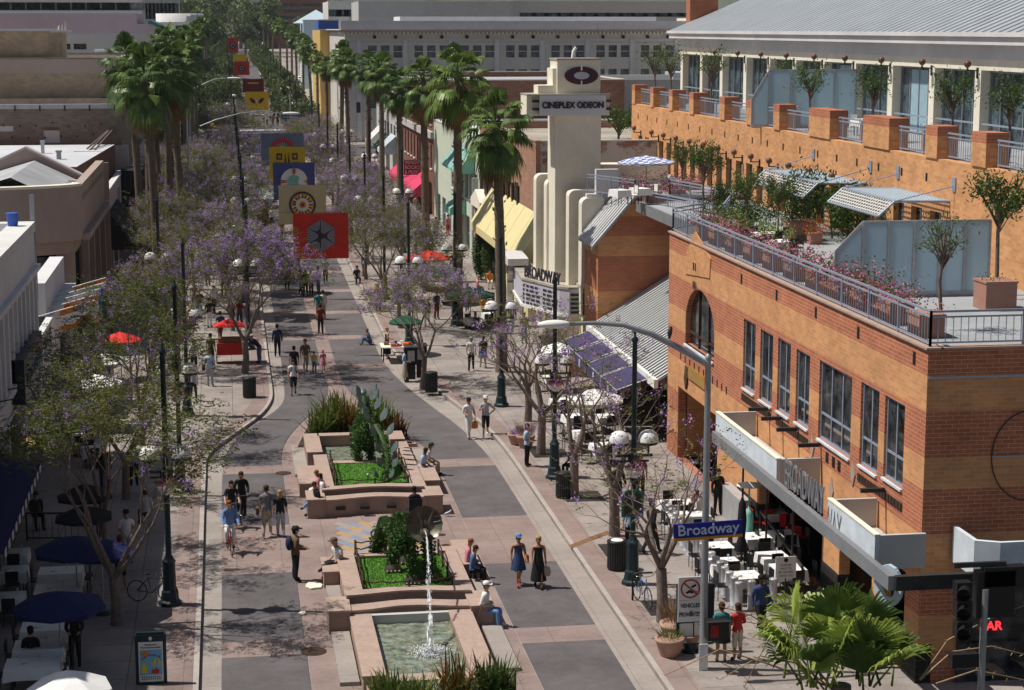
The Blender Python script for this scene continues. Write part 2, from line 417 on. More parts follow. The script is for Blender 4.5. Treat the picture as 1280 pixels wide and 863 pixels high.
M('curtain',(.33,.46,.54),.8,.12,2.);M('interior_dark',(.006,.005,.005),.9,.3,2.);M('interior_warm',(.10,.05,.022),.9,.4,2.)
M('grass_blade',(.10,.23,.03),.8,.3,14.);M('grass_base',(.085,.22,.025),.9,.35,5.,bmp=.6)
Mleaf('leaf_jac',(.05,.062,.014),(.20,.205,.045),1.3);Mleaf('leaf_jac_bright',(.07,.11,.018),(.18,.22,.035),1.6)
Mleaf('blossom',(.30,.16,.46),(.58,.40,.74),2.5,.4);Mleaf('leaf_palm',(.03,.07,.018),(.17,.25,.055),1.,.2,.4)
Mleaf('leaf_palm_dead',(.12,.07,.025),(.28,.19,.07),1.,.2);Mleaf('leaf_dark',(.012,.035,.010),(.055,.11,.022),1.4,.25)
Mleaf('leaf_green',(.03,.07,.015),(.11,.17,.03),1.8,.3);Mleaf('leaf_far',(.045,.07,.03),(.15,.19,.07),.12,.25)
Mleaf('leaf_flax',(.04,.075,.015),(.20,.23,.045),5.,.25,.4);Mleaf('leaf_flax_red',(.09,.03,.01),(.26,.11,.025),4.,.25,.4)
Mleaf('leaf_lime',(.20,.30,.04),(.48,.56,.13),3.,.4,.4);Mleaf('flower_pink',(.45,.06,.20),(.75,.30,.45),6.,.3);Mleaf('flower_red',(.5,.02,.02),(.7,.08,.05),6.,.3)
Mleaf('leaf_ivy',(.02,.06,.014),(.08,.16,.035),5.,.2)
Mleaf('twig_dry',(.22,.13,.07),(.42,.30,.18),5.,.1)
m,nt,b=newmat('water');b.inputs['Base Color'].default_value=(.16,.24,.23,1);b.inputs['Roughness'].default_value=.08
b.inputs['Specular IOR Level'].default_value=.6
v=coords(nt);n=noise(nt,v,3.5,5,.7);c=ramp(nt,n,[(.35,(.05,.10,.10)),(.5,(.22,.22,.14)),(.68,(.30,.42,.42))]);nt.links.new(c,b.inputs['Base Color']);bump(nt,b,noise(nt,v,7,4,.6),.9,.06)
m,nt,b=newmat('water_spray');b.inputs['Base Color'].default_value=(.85,.88,.9,1);b.inputs['Roughness'].default_value=.25;b.inputs['Alpha'].default_value=.8
m,nt,b=newmat('lattice');b.inputs['Roughness'].default_value=.5
ck=nt.nodes.new('ShaderNodeTexChecker');ck.inputs['Scale'].default_value=3.6;nt.links.new(uvc(nt),ck.inputs['Vector']);ck.inputs['Color1'].default_value=(.30,.35,.45,1);ck.inputs['Color2'].default_value=(.62,.68,.76,1);nt.links.new(ck.outputs[0],b.inputs['Base Color'])
m,nt,b=newmat('stripe_blue');ck=nt.nodes.new('ShaderNodeTexChecker');ck.inputs['Scale'].default_value=4.;nt.links.new(uvc(nt,(1,1,1)),ck.inputs['Vector']);ck.inputs['Color1'].default_value=(.75,.75,.78,1);ck.inputs['Color2'].default_value=(.12,.18,.5,1);nt.links.new(ck.outputs[0],b.inputs['Base Color'])
# ---------------------------------------------------------------- world, sun, camera
SUN_EL,SUN_AZ=60.,13.
w=bpy.data.worlds.new("World");scene.world=w;w.use_nodes=True
nt=w.node_tree;bg=nt.nodes['Background'];st=nt.nodes.new('ShaderNodeTexSky');st.sky_type='NISHITA';st.sun_disc=False
st.sun_elevation=R(SUN_EL);st.sun_rotation=R(-(90-SUN_AZ));st.air_density=1.2;st.dust_density=2.
nt.links.new(st.outputs[0],bg.inputs['Color']);bg.inputs['Strength'].default_value=.05
L=bpy.data.lights.new('sun','SUN');L.energy=5.;L.angle=R(.5);L.color=(1,.95,.87)
lo=bpy.data.objects.new('sun',L);COL.objects.link(lo)
sd=Vector((-math.cos(R(SUN_EL))*math.cos(R(SUN_AZ)),math.cos(R(SUN_EL))*math.sin(R(SUN_AZ)),math.sin(R(SUN_EL))))
lo.rotation_euler=sd.to_track_quat('Z','Y').to_euler();lo.location=(0,0,60)
cam=bpy.data.cameras.new('camera');co=bpy.data.objects.new('camera',cam);COL.objects.link(co);scene.camera=co
cam.sensor_width=36;cam.lens=36*F/1280;cam.clip_start=.5;cam.clip_end=6000
mt=Matrix((RT,UP,tuple(-q for q in FW))).transposed();co.rotation_euler=mt.to_euler();co.location=(0,0,H)
scene.view_settings.view_transform='Standard';scene.view_settings.look='None';scene.view_settings.gamma=1;scene.view_settings.use_curve_mapping=False
scene.view_settings.exposure=-.06
scene.render.resolution_x=1024;scene.render.resolution_y=690
scene.render.engine='CYCLES'
# ---------------------------------------------------------------- ground, carriageway, pavements
def lin(t,pts):
    if t<=pts[0][0]:return pts[0][1]
    for (a,x),(b,y) in zip(pts,pts[1:]):
        if t<=b:
            k=(t-a)/(b-a);return x+(y-x)*k
    return pts[-1][1]
def sm(pts,n=6):
    """smooth a (Y,X) polyline by Catmull-Rom"""
    out=[]
    P=[pts[0]]+list(pts)+[pts[-1]]
    for i in range(1,len(P)-2):
        for k in range(n):
            t=k/n;p0,p1,p2,p3=P[i-1],P[i],P[i+1],P[i+2]
            y=p1[0]+(p2[0]-p1[0])*t
            x=.5*((2*p1[1])+(-p0[1]+p2[1])*t+(2*p0[1]-5*p1[1]+4*p2[1]-p3[1])*t*t+(-p0[1]+3*p1[1]-3*p2[1]+p3[1])*t**3)
            out.append((y,x))
    return out+[pts[-1]]
def ribbon(L,Rr,y0,y1,z,m,mb=None,step=1.,thick=0.):
    mb=mb or MB();ys=[];y=y0
    while y<y1-1e-6:ys.append(y);y+=step
    ys.append(y1);vs=[];n=len(ys)
    for y in ys:
        l=L if isinstance(L,(int,float)) else lin(y,L);r=Rr if isinstance(Rr,(int,float)) else lin(y,Rr)
        vs+=[(l,y,gz(y)+z),(r,y,gz(y)+z)]
    fs=[(2*i,2*i+1,2*i+3,2*i+2) for i in range(n-1)]
    mb.add(vs,fs,m)
    if thick:
        for s in(0,1):
            v2=[];
            for i in range(n):
                x,y,zz=vs[2*i+s];v2+=[(x,y,zz),(x,y,zz-thick)]
            f2=[(2*i,2*i+1,2*i+3,2*i+2) for i in range(n-1)];mb.add(v2,f2,m)
        a,b=vs[0],vs[1];mb.quad(a,b,(b[0],b[1],b[2]-thick),(a[0],a[1],a[2]-thick),m)
        a,b=vs[-2],vs[-1];mb.quad(a,b,(b[0],b[1],b[2]-thick),(a[0],a[1],a[2]-thick),m)
    return mb
mb=MB()
ys=[-60,0,40,70,100,130,160,200,240,300,400,500,700,900,1200,1700]
vs=[];
for y in ys:
    for x in(-600,-200,-60,60,200,600):vs.append((x,y,gz(y)-.02))
mb.add(vs,[(r*6+c,r*6+c+1,r*6+c+7,r*6+c+6) for r in range(len(ys)-1) for c in range(5)],'pave_gutter')
mb.build('ground',kind='structure')
KL=sm([(46,-1.12),(60,-1.13),(75,-1.15),(79.5,-1.0),(84.2,.35),(87.8,1.4),(91.5,1.95),(98,2.0),(105,2.0)])+[(236,2.0)]
KR=sm([(46,11.62),(60,11.6),(70,11.6),(78,11.57),(83,11.35),(87,10.85),(92,10.2),(98,9.55),(103,9.0),(108,8.85)])+[(236,8.8)]
def off(P,d):return [(y,x+d) for y,x in P]
FL,FR=-8.1,18.5
for nm,L,Rr in(('pavement',FL-3,KL),('pavement',KR,FR+12)):
    mb=ribbon(L,Rr,46,236,.13,'pave_conc',step=1.,thick=.14);mb.build(nm,kind='structure')
mb=ribbon(off(KL,-.16),KL,46,236,.134,'kerb_conc');ribbon(KR,off(KR,.16),46,236,.134,'kerb_conc',mb)
mb.build('kerb',kind='structure')
# pinkish paver band just behind each kerb
mb=ribbon(off(KL,-.95),off(KL,-.17),46,236,.137,'pave_pink');ribbon(off(KR,.17),off(KR,.9),46,236,.137,'pave_pink',mb)
mb.build('pavement',kind='structure')
# lanes
LA_L=sm([(46,-.5),(60,-.5),(75,-.5),(79,-.35),(82.5,.05),(86.5,1.25),(89.5,2.2),(92,2.55),(98,2.65),(105,2.7)])+[(236,2.7)]
LA_R=sm([(46,1.95),(60,1.95),(76,1.96),(79,2.0),(82,2.3),(85.5,3.05),(89,4.0),(93,4.75),(98,4.8)])+[(236,4.85)]
RA_L=sm([(46,8.3),(60,8.32),(74,8.4),(78,8.35),(81,8.05),(84,7.5),(87,6.9),(90,6.3),(93,5.8),(98,5.6)])+[(236,5.6)]
RA_R=sm([(46,10.82),(60,10.82),(76,10.8),(80,10.6),(84,10.2),(88,9.6),(93,8.9),(98,8.4),(104,8.15)])+[(236,8.1)]
mb=MB();pk=MB()
def lane(L,Rr):
    segs=[(46,52.9,'a'),(52.9,54.35,'p'),(54.35,61.4,'a'),(61.4,67.6,'p'),(67.6,75.9,'a'),(75.9,77.3,'p'),(77.3,99.5,'a')]
    y=99.5;
    while y<232:
        segs+=[(y,y+1.2,'p'),(y+1.2,min(y+9,233),'a')];y+=9
    for a,b,k in segs:
        if k=='a':ribbon(L,Rr,a,b,.006,'asphalt',mb)
        else:ribbon(L,Rr,a,b,.005,'pave_pink',pk)
lane(LA_L,LA_R);lane(RA_L,RA_R)
ribbon(off(LA_R,.02),off(RA_L,-.02),91.5,233,.004,'pave_pink',pk)
# pink apron round the fountain island
ribbon(off(LA_R,.03),off(RA_L,-.03),46,91.5,.004,'pave_pink',pk)
pk.build('paving',kind='structure');mb.build('road',kind='structure')
# diamond paving between the fountains
mb=MB();x0,x1,y0,y1=3.55,7.0,61.9,67.7
nx,ny=8,9;dx=(x1-x0)/nx;dy=(y1-y0)/ny
M('tile_ochre',(.42,.27,.14),.7,.12,4);M('tile_pale',(.33,.28,.26),.7,.1,4);M('tile_slate',(.22,.25,.32),.7,.12,4)
for i in range(nx*2+1):
    for j in range(ny*2+1):
        if (i+j)%2:continue
        cx=x0+i*dx/2;cy=y0+j*dy/2
        if i in(0,nx*2) or j in(0,ny*2):continue
        mb.add([(cx-dx/2,cy,.012),(cx,cy-dy/2,.012),(cx+dx/2,cy,.012),(cx,cy+dy/2,.012)],[(0,1,2,3)],('tile_slate','tile_ochre','tile_pale')[(i+2*j)//2%3])
mb.build('paving',kind='structure')
# cross streets
for y0,y1 in((24,45.8),(237,257),(440,458),(640,660)):
    mb=ribbon(-300,300,y0,y1,.012,'asphalt_street',step=4);
    for xx in range(-14,26,1):
        if xx%2 and y0>100:
            mb.quad((xx,y0+.6,gz(y0)+.026),(xx+.5,y0+.6,gz(y0)+.026),(xx+.5,y0+3,gz(y0+3)+.026),(xx,y0+3,gz(y0+3)+.026),'white_paint')
    mb.build('cross_street',kind='structure')
for a,b in((258,439),(459,639),(661,1150)):
    ribbon(1.6,9.2,a,b,.012,'asphalt',step=10).build('road',kind='structure')
# manholes, drains and tree grates
def disc(name,x,y,r,m,label):
    mb=MB();mb.lathe([(r,0),(r,.012),(r*.9,.014),(0,.014)],(x,y,gz(y)+.008+(.13 if x<-1.2 or x>11.7 else 0)),m,20);tag(mb.build(name),label,'manhole')
disc('manhole_cover',*G(354,592)[:2],.33,'brown_dark','round iron manhole cover in the left lane beside the first pink band')
disc('manhole_cover',*G(392,815)[:2],.38,'brown_dark','round iron manhole cover left of the fountain pool near the bottom edge')
for k,(px,py) in enumerate([(548,655),(552,669),(557,682)]):
    x,y,_=G(px,py);disc('drain_cover',x,y,.15,'brown_dark',['smallest dark drain disc beside the wheelchair','middle dark drain disc right of the dinosaur bowl','nearest dark drain disc right of the dinosaur bowl'][k])
GR=[(13.35,55.3),(13.3,62.),(13.3,69.6),(13.3,77.2)]
for k,(x,y) in enumerate(GR):
    mb=MB();mb.box(x-.75,x+.75,y-.75,y+.75,.135,.15,'steel_dark');
    for q in range(12):mb.box(x-.7+q*.12,x-.66+q*.12,y-.7,y+.7,.15,.156,'brown_dark')
    mb.build('tree_grate',label=['square dark tree grate beside the clay pots','square dark tree grate left of the litter bin','square dark tree grate under the third bare tree on the right','square dark tree grate under the fourth bare tree on the right'][k],cat='tree grate',group='tree grates')
mb=MB();cx,cy,_=G(410,651);
for k,(px,py,w_,h_) in enumerate([(392,733,.28,.5),(378,768,.14,.16)]):
    x,y,_=G(px,py);mb=MB();r=random.Random(k)
    mb.prism([(x+math.cos(a)*w_*r.uniform(.6,1.1),y+math.sin(a)*h_*r.uniform(.6,1.1)) for a in [i*.7 for i in range(9)]],.02,.06,'cream_cloth')
    mb.build('litter',label=['crumpled pale cloth lying beside the seated man in white','small white scrap of paper lying in the left lane'][k],cat='litter')
# ramp wedge on the right pavement
mb=MB();a=G(712,683,.14);b=G(760,665,.14);mb.add([(a[0],a[1]-.3,.14),(b[0],b[1]-.25,.14),(b[0],b[1]+.1,.17),(a[0],a[1]+.05,.17)],[(0,1,2,3)],'wood');mb.build('pavement_slab',kind='structure')
# ---------------------------------------------------------------- right hand side buildings
def col_holes(X,rects):
    """(px_left,py_top_left,px_right,py_bottom_left) -> hole (Y0,Y1,z0,z1) on plane X"""
    out=[]
    for xl,yt,xr,yb in rects:
        a=AX(xl,yt,X);b=AX(xr,yt,X);c=AX(xl,yb,X)
        out.append((min(a[1],b[1]),max(a[1],b[1]),c[2],a[2]))
    return out
def window_x(root,X,h,depth,frame,glass,nv=1,nh=1,hz=.35,ft=.07,side=-1,name='window'):
    """window filling hole h on an X plane; side=-1 faces the street"""
    y0,y1,z0,z1=h;x=X+depth*(-side)
    mb=MB();xa,xb=x-.05,x+.05
    mb.box(xa,xb,y0,y0+ft,z0,z1,frame);mb.box(xa,xb,y1-ft,y1,z0,z1,frame);mb.box(xa,xb,y0+ft,y1-ft,z0,z0+ft,frame);mb.box(xa,xb,y0+ft,y1-ft,z1-ft,z1,frame)
    for i in range(1,nv+1):
        yy=y0+(y1-y0)*i/(nv+1);mb.box(xa+.01,xb-.01,yy-ft/2,yy+ft/2,z0+ft,z1-ft,frame)
    if nh:
        zz=z0+(z1-z0)*hz;mb.box(xa+.012,xb-.012,y0+ft,y1-ft,zz-ft/2,zz+ft/2,frame)
    w=mb.build(name,root)
    g=MB();g.box(x+.0*side-.01,x+.01,y0+ft,y1-ft,z0+ft,z1-ft,glass);g.build('pane',w)
    return w
# ============ terraced brick restaurant (near right) ============
bld=thing('brick_building','banded orange and red brick restaurant building with roof terrace and arched window','building',(22,62,0))
TOP=9.5;TF=9.42
win=col_holes(18.5,[(930,398,945,485),(951,411,967,500),(973,422,989,514),(996,436,1013,528),(1025,450,1066,549),(1077,477,1100,582),(1107,494,1132,598)])
Y_ENT=(AX(897,540,18.5)[1],AX(848,480,18.5)[1])
ent=(Y_ENT[0],Y_ENT[1],.14,AX(870,500,18.5)[2])
arch_c=(AX(893,420,18.5)[1]+AX(857,400,18.5)[1])/2;arch_w=abs(AX(893,420,18.5)[1]-AX(857,400,18.5)[1]);arch_z0=AX(858,430,18.5)[2];arch_z1=AX(873,362,18.5)[2]
cafe=[(48.6,50.6,.14,3.0),(51.3,54.3,.14,3.2),(56.0,63.2,.14,3.4)]
mb=MB();mb.wall('x',18.5,.35,47.5,77.5,0,TOP,win+[ent]+cafe+[(arch_c-arch_w/2,arch_c+arch_w/2,arch_z0,arch_z1)],'brick_banded')
# arch head infill (spandrels)
r=arch_w/2;rz=(arch_z1-arch_z0)*.62;zc=arch_z1-rz
for sgn in(-1,1):
    pts=[(arch_c+sgn*r,zc)];
    for k in range(9):
        a=math.pi/2*k/8;pts.append((arch_c+sgn*r*math.cos(a),zc+rz*math.sin(a)))
    pts.append((arch_c+sgn*r,arch_z1))
    mb.prismX([p for p in pts[1:]],18.502,18.84,'brick_banded')
mb.box(18.85,27,47.5,47.85,0,TOP,'brick_banded')       # south wall
mb.box(18.85,40,77.15,77.5,0,TOP-.6,'brick_banded')     # north wall
mb.box(18.6,40,47.6,77.4,-.5,.13,'brick_banded')
mb.build('wall',bld)
mb=MB();ap=AX(870,290,18.5)
mb.prismX([(AX(888,332,18.5)[1],AX(888,332,18.5)[2]-.5),(AX(889,335,18.5)[1],TOP-.3),(ap[1]-.12,ap[2]),(ap[1]+.12,ap[2]),(AX(858,328,18.5)[1],TOP-.6),(AX(858,330,18.5)[1],TOP-1.4)],18.46,18.499,'brick_tan')
gp=mb.build('gable_ornament',bld)
pbox(gp,'slot','black',*[(18.44,18.458,ap[1]-.22+i*.3,ap[1]-.1+i*.3,ap[2]-1.55-j*.75,ap[2]-1.25-j*.75) for i in(0,1) for j in(0,1)])
# glass in the arch and windows
mb=MB();pts=[(arch_c-r,arch_z0),(arch_c+r,arch_z0)]+[(arch_c+r*math.cos(math.pi*k/16),zc+rz*math.sin(math.pi*k/16)) for k in range(17)]
mb.prismX(pts,18.72,18.74,'glass_dark');aw=mb.build('window',bld,label='tall arched dark window')
mb=MB()
for k in(-.33,.33):mb.box(18.66,18.715,arch_c+k*r-.03,arch_c+k*r+.03,arch_z0,zc+rz*.9,'brown_dark')
mb.box(18.66,18.715,arch_c-r,arch_c+r,zc-.5,zc-.42,'brown_dark');mb.box(18.42,18.6,arch_c-r,arch_c+r,arch_z0-.08,arch_z0,'stucco_blue');mb.build('frame',aw)
for i,h in enumerate(win):
    w_=window_x(bld,18.5,h,.12,'steel_blue','glass_dark',nv=2 if i==4 else 1,nh=1,hz=.33)
    s_=MB();s_.box(18.43,18.52,h[0],h[1],h[2]-.07,h[2]-.003,'stucco_blue');s_.build('sill',w_)
# slots, grilles and diamonds on the face
SL=[]
for px,py in[(927,349),(971,369),(1020,391),(1073,416),(1143,448)]:
    _,y,z=AX(px,py,18.5);SL.append((18.488,18.6,y-.1,y+.1,z-.18,z+.18))
for px,py in[(1034,572),(1042,578),(1049,583)]:
    _,y,z=AX(px,py,18.5);SL.append((18.488,18.6,y-.14,y+.14,z-.17,z+.17))
for k in range(11):
    _,y,z=AX(851+k*5.7,445+k*4.35,18.5);SL.append((18.488,18.6,y-.07,y+.07,z-.14,z+.14))
pbox(bld,'wall_slot','black',*SL)
for (a,b) in(((927,495),(964,521)),((970,526),(1010,553)),((1072,597),(1128,634))):
    p=AX(*a,18.5);q=AX(*b,18.5);mb=MB();mb.box(18.48,18.55,q[1],p[1],(p[2]+q[2])/2-.12,(p[2]+q[2])/2+.12,'brown_dark');
    for k in range(int(abs(p[1]-q[1])/.25)):mb.box(18.47,18.482,q[1]+.25*k+.05,q[1]+.25*k+.09,(p[2]+q[2])/2-.12,(p[2]+q[2])/2+.12,'black')
    mb.build('vent_grille',bld)
for px,py in[(1016,558),(1067,592),(1040,613)]:
    _,y,z=AX(px,py,18.5);mb=MB();mb.prismX([(y-.2,z),(y,z-.42),(y+.2,z),(y,z+.42)],18.46,18.499,'stucco_pinktan');mb.build('diamond_tile',bld)
# recessed porch
mb=MB();mb.box(21.2,21.4,ent[0],ent[1],0.14,3.6,'brick_tan');mb.box(18.9,21.3,ent[1],ent[1]+.15,.14,3.6,'brick_tan');mb.box(18.9,21.3,ent[0]-.15,ent[0],.14,3.6,'brick_tan');mb.box(18.86,21.3,ent[0],ent[1],ent[3]+.02,ent[3]+.2,'interior_dark');mb.build('porch',bld)
p=AX(854,547,18.9);mb=MB();mb.box(20.2,21.18,ent[1]-.08,ent[1]-.02,1.2,2.6,'steel_dark');mb.box(20.28,21.1,ent[1]-.1,ent[1]-.081,1.3,2.5,'sign_white');mb.build('menu_board',bld)
# gold sign over porch
p0=AX(864,467,18.5);p1=AX(882,488,18.5);mb=MB();mb.prismX([(p0[1]+.4,p0[2]+.15),(p0[1]+.75,p0[2]+.2),(p0[1]+.95,p0[2]-.35),(p0[1]+.7,p0[2]-.8),(p0[1]+.45,p0[2]-.4)],18.42,18.49,'interior_warm')
mb.box(18.43,18.49,p1[1],p0[1]+.3,p1[2]+.02,p1[2]+.52,'gold');mb.build('gold_plaque',bld)
# cafe ground floor interior
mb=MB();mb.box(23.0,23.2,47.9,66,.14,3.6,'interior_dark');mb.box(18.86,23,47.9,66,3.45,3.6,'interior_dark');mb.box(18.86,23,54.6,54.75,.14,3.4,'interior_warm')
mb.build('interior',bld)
pbox(bld,'tiled_plinth','tile_black',*[(18.46,18.9,y0-.01,y1+.01,.14,1.25) for y0,y1 in((47.5,48.6),(50.6,51.3),(54.3,56.0),(63.2,66.))])
# terrace slab, railing
mb=MB();mb.box(18.85,26,47.85,77.2,TF-.3,TF,'deck_grey');mb.box(18.42,18.9,47.42,77.5,TOP,TOP+.06,'coping_pink');mb.box(18.85,27,47.42,47.9,TOP,TOP+.06,'coping_pink');mb.build('roof',bld)
def railing(pts,z,h,m='steel_blue',post=2.4,name='railing',parent=None,label=None,cat='railing',bars=True,mid=True):
    mb=MB();pm=MB()
    for (ax_,ay),(bx,by) in zip(pts,pts[1:]):
        L_=math.hypot(bx-ax_,by-ay);a=math.atan2(by-ay,bx-ax_)
        for zz,t in((z+h,.06),(z+h*.84,.045),(z+.1,.045)) if mid else ((z+h,.06),(z+.1,.045)):
            mb.obox(((ax_+bx)/2,(ay+by)/2,zz),(L_,t,t),m,(0,0,a))
        if bars:
            n=int(L_/.21)
            for k in range(n+1):
                x=ax_+(bx-ax_)*k/n;y=ay+(by-ay)*k/n;pm.box(x-.009,x+.009,y-.009,y+.009,z+.1,z+h*.84,m)
        n=max(1,int(L_/post+.5))
        for k in range(n+1):
            x=ax_+(bx-ax_)*k/n;y=ay+(by-ay)*k/n;mb.box(x-.03,x+.03,y-.03,y+.03,z,z+h+.02,m)
    if parent is not None:
        r_=mb.build(name,parent)
        if bars:pm.build('baluster_run',r_)
        return r_
    t=thing(name,label,cat,(pts[0][0],pts[0][1],z));mb.build('rail_frame',t)
    if bars:pm.build('balusters',t)
    return t
railing([(26.5,47.65),(18.6,47.65),(18.6,77.3),(20.4,79.3)],TOP+.06,.95,parent=bld)
# circle motif on the south face and neon
p=AY(1277,576,47.48);mb=MB();cx=21.45;cz=6.5
for k in range(48):
    a=2*math.pi*k/48;b_=2*math.pi*(k+1)/48
    mb.tube([(cx+.0+1.05*math.cos(a),47.46,cz+1.25*math.sin(a)),(cx+1.05*math.cos(b_),47.46,cz+1.25*math.sin(b_))],.02,'steel_dark',4,caps=False)
mb.box(cx-1.05,cx+1.1,47.44,47.47,cz-.02,cz+.02,'steel_blue');mb.build('ring_ornament',bld)
mb=MB();mb.box(18.52,22.0,47.47,47.497,8.7,8.76,'steel_blue');mb.tube([(22.,47.48,8.73),(23.5,47.48,9.5)],.03,'steel_blue',4);mb.build('trim_line',bld)
# dark window with neon on south face
mb=MB();mb.box(19.6,24,47.40,47.46,.14,3.0,'glass_dark');wnd=mb.build('shop_window',bld)
mb=MB();put_text(mb,'WINE',.34,(20.55,47.37,2.42),(1,0,0),(0,0,1),'glow_red',.02,bold=.006);put_text(mb,'BAR',.36,(20.55,47.37,1.72),(1,0,0),(0,0,1),'glow_red',.02,bold=.006);mb.build('neon_lettering',wnd)
mb=MB();mb.tube([(20.45,47.37,2.28),(20.44,47.37,2.16),(20.50,47.37,2.08),(20.56,47.37,2.16),(20.55,47.37,2.28)],.012,'glow_cyan',5);mb.tube([(20.5,47.37,2.08),(20.5,47.37,1.94)],.01,'glow_cyan',5);mb.tube([(20.44,47.37,1.94),(20.56,47.37,1.94)],.01,'glow_cyan',5);mb.build('neon_glass',wnd)
# ---- canopy beam with lettering and stucco boxes
can=thing('canopy_frame','grey steel canopy beam wrapping the corner with upright metal lettering','canopy',(17,50,3.5))
bx,bz=16.5,4.12;y_s=44.3;y_n=AX(893,545,16.5)[1]
mb=MB();mb.box(bx-.09,bx+.09,y_s,y_n,bz-.26,bz+.12,'steel_grey');mb.box(bx+.09,24,y_s-.09,y_s+.09,bz-.26,bz+.12,'steel_dark');mb.build('beam',can)  # corner return in dark steel: its shade is put into the colour
pbox(can,'bracket','steel_dark',*[(17.75,18.46,y-.06,y+.06,bz+.75,bz+.87) for y in(50.4,56.4,58.8,60.6,62.2)])
pbox(can,'post','steel_dark',*[(bx+1.3,bx+1.36,y-.03,y+.03,.14,bz-.1) for y in(57.,60,63)])
mb=MB();ya=AX(983,610,bx)[1];yb=AX(1027,640,bx)[1];put_text(mb,'BROADWAY',1.2,(bx,(ya+yb)/2,bz+.62),(0,-1,0),(0,0,1),'steel_grey',.05,width=abs(ya-yb)+.3);mb.build('lettering',can)
mb=MB();put_text(mb,'O',1.5,(bx+.3,y_s+1.0,bz-.5),(.6,-.8,0),(0,0,1),'sky_wall',.12,width=.75,bold=.05);mb.build('hanging_letter',can)
def stucco_box(x0,y0,y1,z0,z1,xb,lab):
    t=thing('balcony_box',lab,'balcony',(x0,(y0+y1)/2,z0))
    mb=MB();mb.box(x0,x0+.12,y0,y1,z0,z1,'stucco_blue');mb.build('front_panel',t)
    mb=MB();mb.box(x0+.12,xb,y0,y0+.12,z0,z1,'grey_stucco');mb.build('side_panel',t)  # end panels greyer than the front: shade put into their colour
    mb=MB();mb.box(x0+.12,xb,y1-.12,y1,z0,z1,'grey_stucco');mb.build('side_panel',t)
    mb=MB();mb.box(x0-.02,x0+.14,y0-.02,y1+.02,z1,z1+.04,'cream_stucco');mb.build('coping',t)
    mb=MB();mb.box(x0+.12,xb,y0+.12,y1-.12,z0,z0+.1,'grey_stucco');mb.build('floor_panel',t)
p=AX(895,517,17.);q=AX(971,573,17.);zt=(p[2]+q[2])/2
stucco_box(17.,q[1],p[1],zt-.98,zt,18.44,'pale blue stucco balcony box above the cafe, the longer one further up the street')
p=AX(1035,626,17.);q=AX(1094,668,17.);zt=(p[2]+q[2])/2
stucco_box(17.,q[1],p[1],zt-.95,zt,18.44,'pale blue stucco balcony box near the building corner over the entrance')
mb=MB();mb.prism([(19.35,47.4),(19.35,45.9),(19.95,45.6),(24,45.6),(24,45.72),(20.,45.72),(19.47,46.),(19.47,47.4)],3.62,4.62,'stucco_blue');mb.build('balcony_box',label='pale folded stucco box on the shaded corner face by the traffic light',cat='balcony')
# ============ upper storeys ============
up=thing('terrace_building','tan brick apartment block with pillared balcony rail and ribbed metal roof','building',(33,95,0))
UX=26.;yN=119.6;ySf=56.
def zt_(y):return 14.45
piers=[(790,797),(804,812),(825,835),(846,856),(884,893),(896,905)]
mb=MB()
holes=[]
# doors along the terrace
yy=66.
while yy<118:
    if not(74<yy<76):holes.append((yy,yy+1.15,9.0,11.3))
    yy+=1.95
mb.wall('x',UX,.4,ySf,yN,TF,13.25,holes,'brick_tan');mb.box(UX,UX+30,yN,yN+.3,0,13.25,'brick_tan');mb.box(UX,UX+.4,ySf,yN,0,TF-.02,'brick_tan');mb.build('wall',up)
for h in holes:
    g=MB();g.box(UX+.22,UX+.26,h[0],h[1],h[2],h[3],'glass_dark');w_=g.build('door',up)
    f=MB();f.box(UX+.16,UX+.215,(h[0]+h[1])/2-.03,(h[0]+h[1])/2+.03,h[2],h[3],'steel_blue');f.build('frame',w_)
for y,w_,hh in((119.2,.9,1.2),(113.9,.9,1.2),(108.9,.9,1.2),(103.9,1.,1.2),(97.2,1.,1.2),(92.,1.,1.2),(87.2,1.,1.2),(80.6,3.0,1.25),(73.2,3.1,1.25),(67.1,1.2,1.2),(62.6,1.3,1.2),(57.8,1.3,1.2)):
    mb=MB();mb.box(UX-.06,UX+.75,y-w_/2,y+w_/2,13.25,13.25+hh-.35,'brick_tan');mb.box(UX-.065,UX+.755,y-w_/2-.005,y+w_/2+.005,13.25+hh-.35,13.25+hh,'brick_red');mb.build('pillar',up)
railing([(UX+.35,57.),(UX+.35,119)],13.25,.95,parent=up)
pbox(up,'wall_slot','black',*[(UX-.012,UX+.1,57+k*2.65-.09,57+k*2.65+.09,12.35,12.65) for k in range(24)],*[(UX-.012,UX+.1,78.6+d-.08,78.6+d+.08,11.6,11.95) for d in(-.35,0,.35)])
mb=MB();mb.box(UX+.4,60,ySf,yN,12.9,13.2,'deck_grey');mb.build('terrace_floor',up)
# globe wall lamps
def globe_lamp(parent,x,y,z,name='wall_lamp'):
    a=MB();a.box(x-.5,x,y-.03,y+.03,z-.05,z,'steel_dark');a.box(x-.06,x,y-.06,y+.06,z-.35,z+.1,'steel_dark');a.cyl((x-.47,y,z),(x-.47,y,z+.12),.04,.04,'steel_dark',6)
    l=a.build(name,parent);g=MB();g.ell((x-.47,y,z+.25),.155,'globe_brown',12,8);g.build('globe',l)
for k in range(13):globe_lamp(up,UX,77.4+k*3.15 if k<12 else 117,11.55)
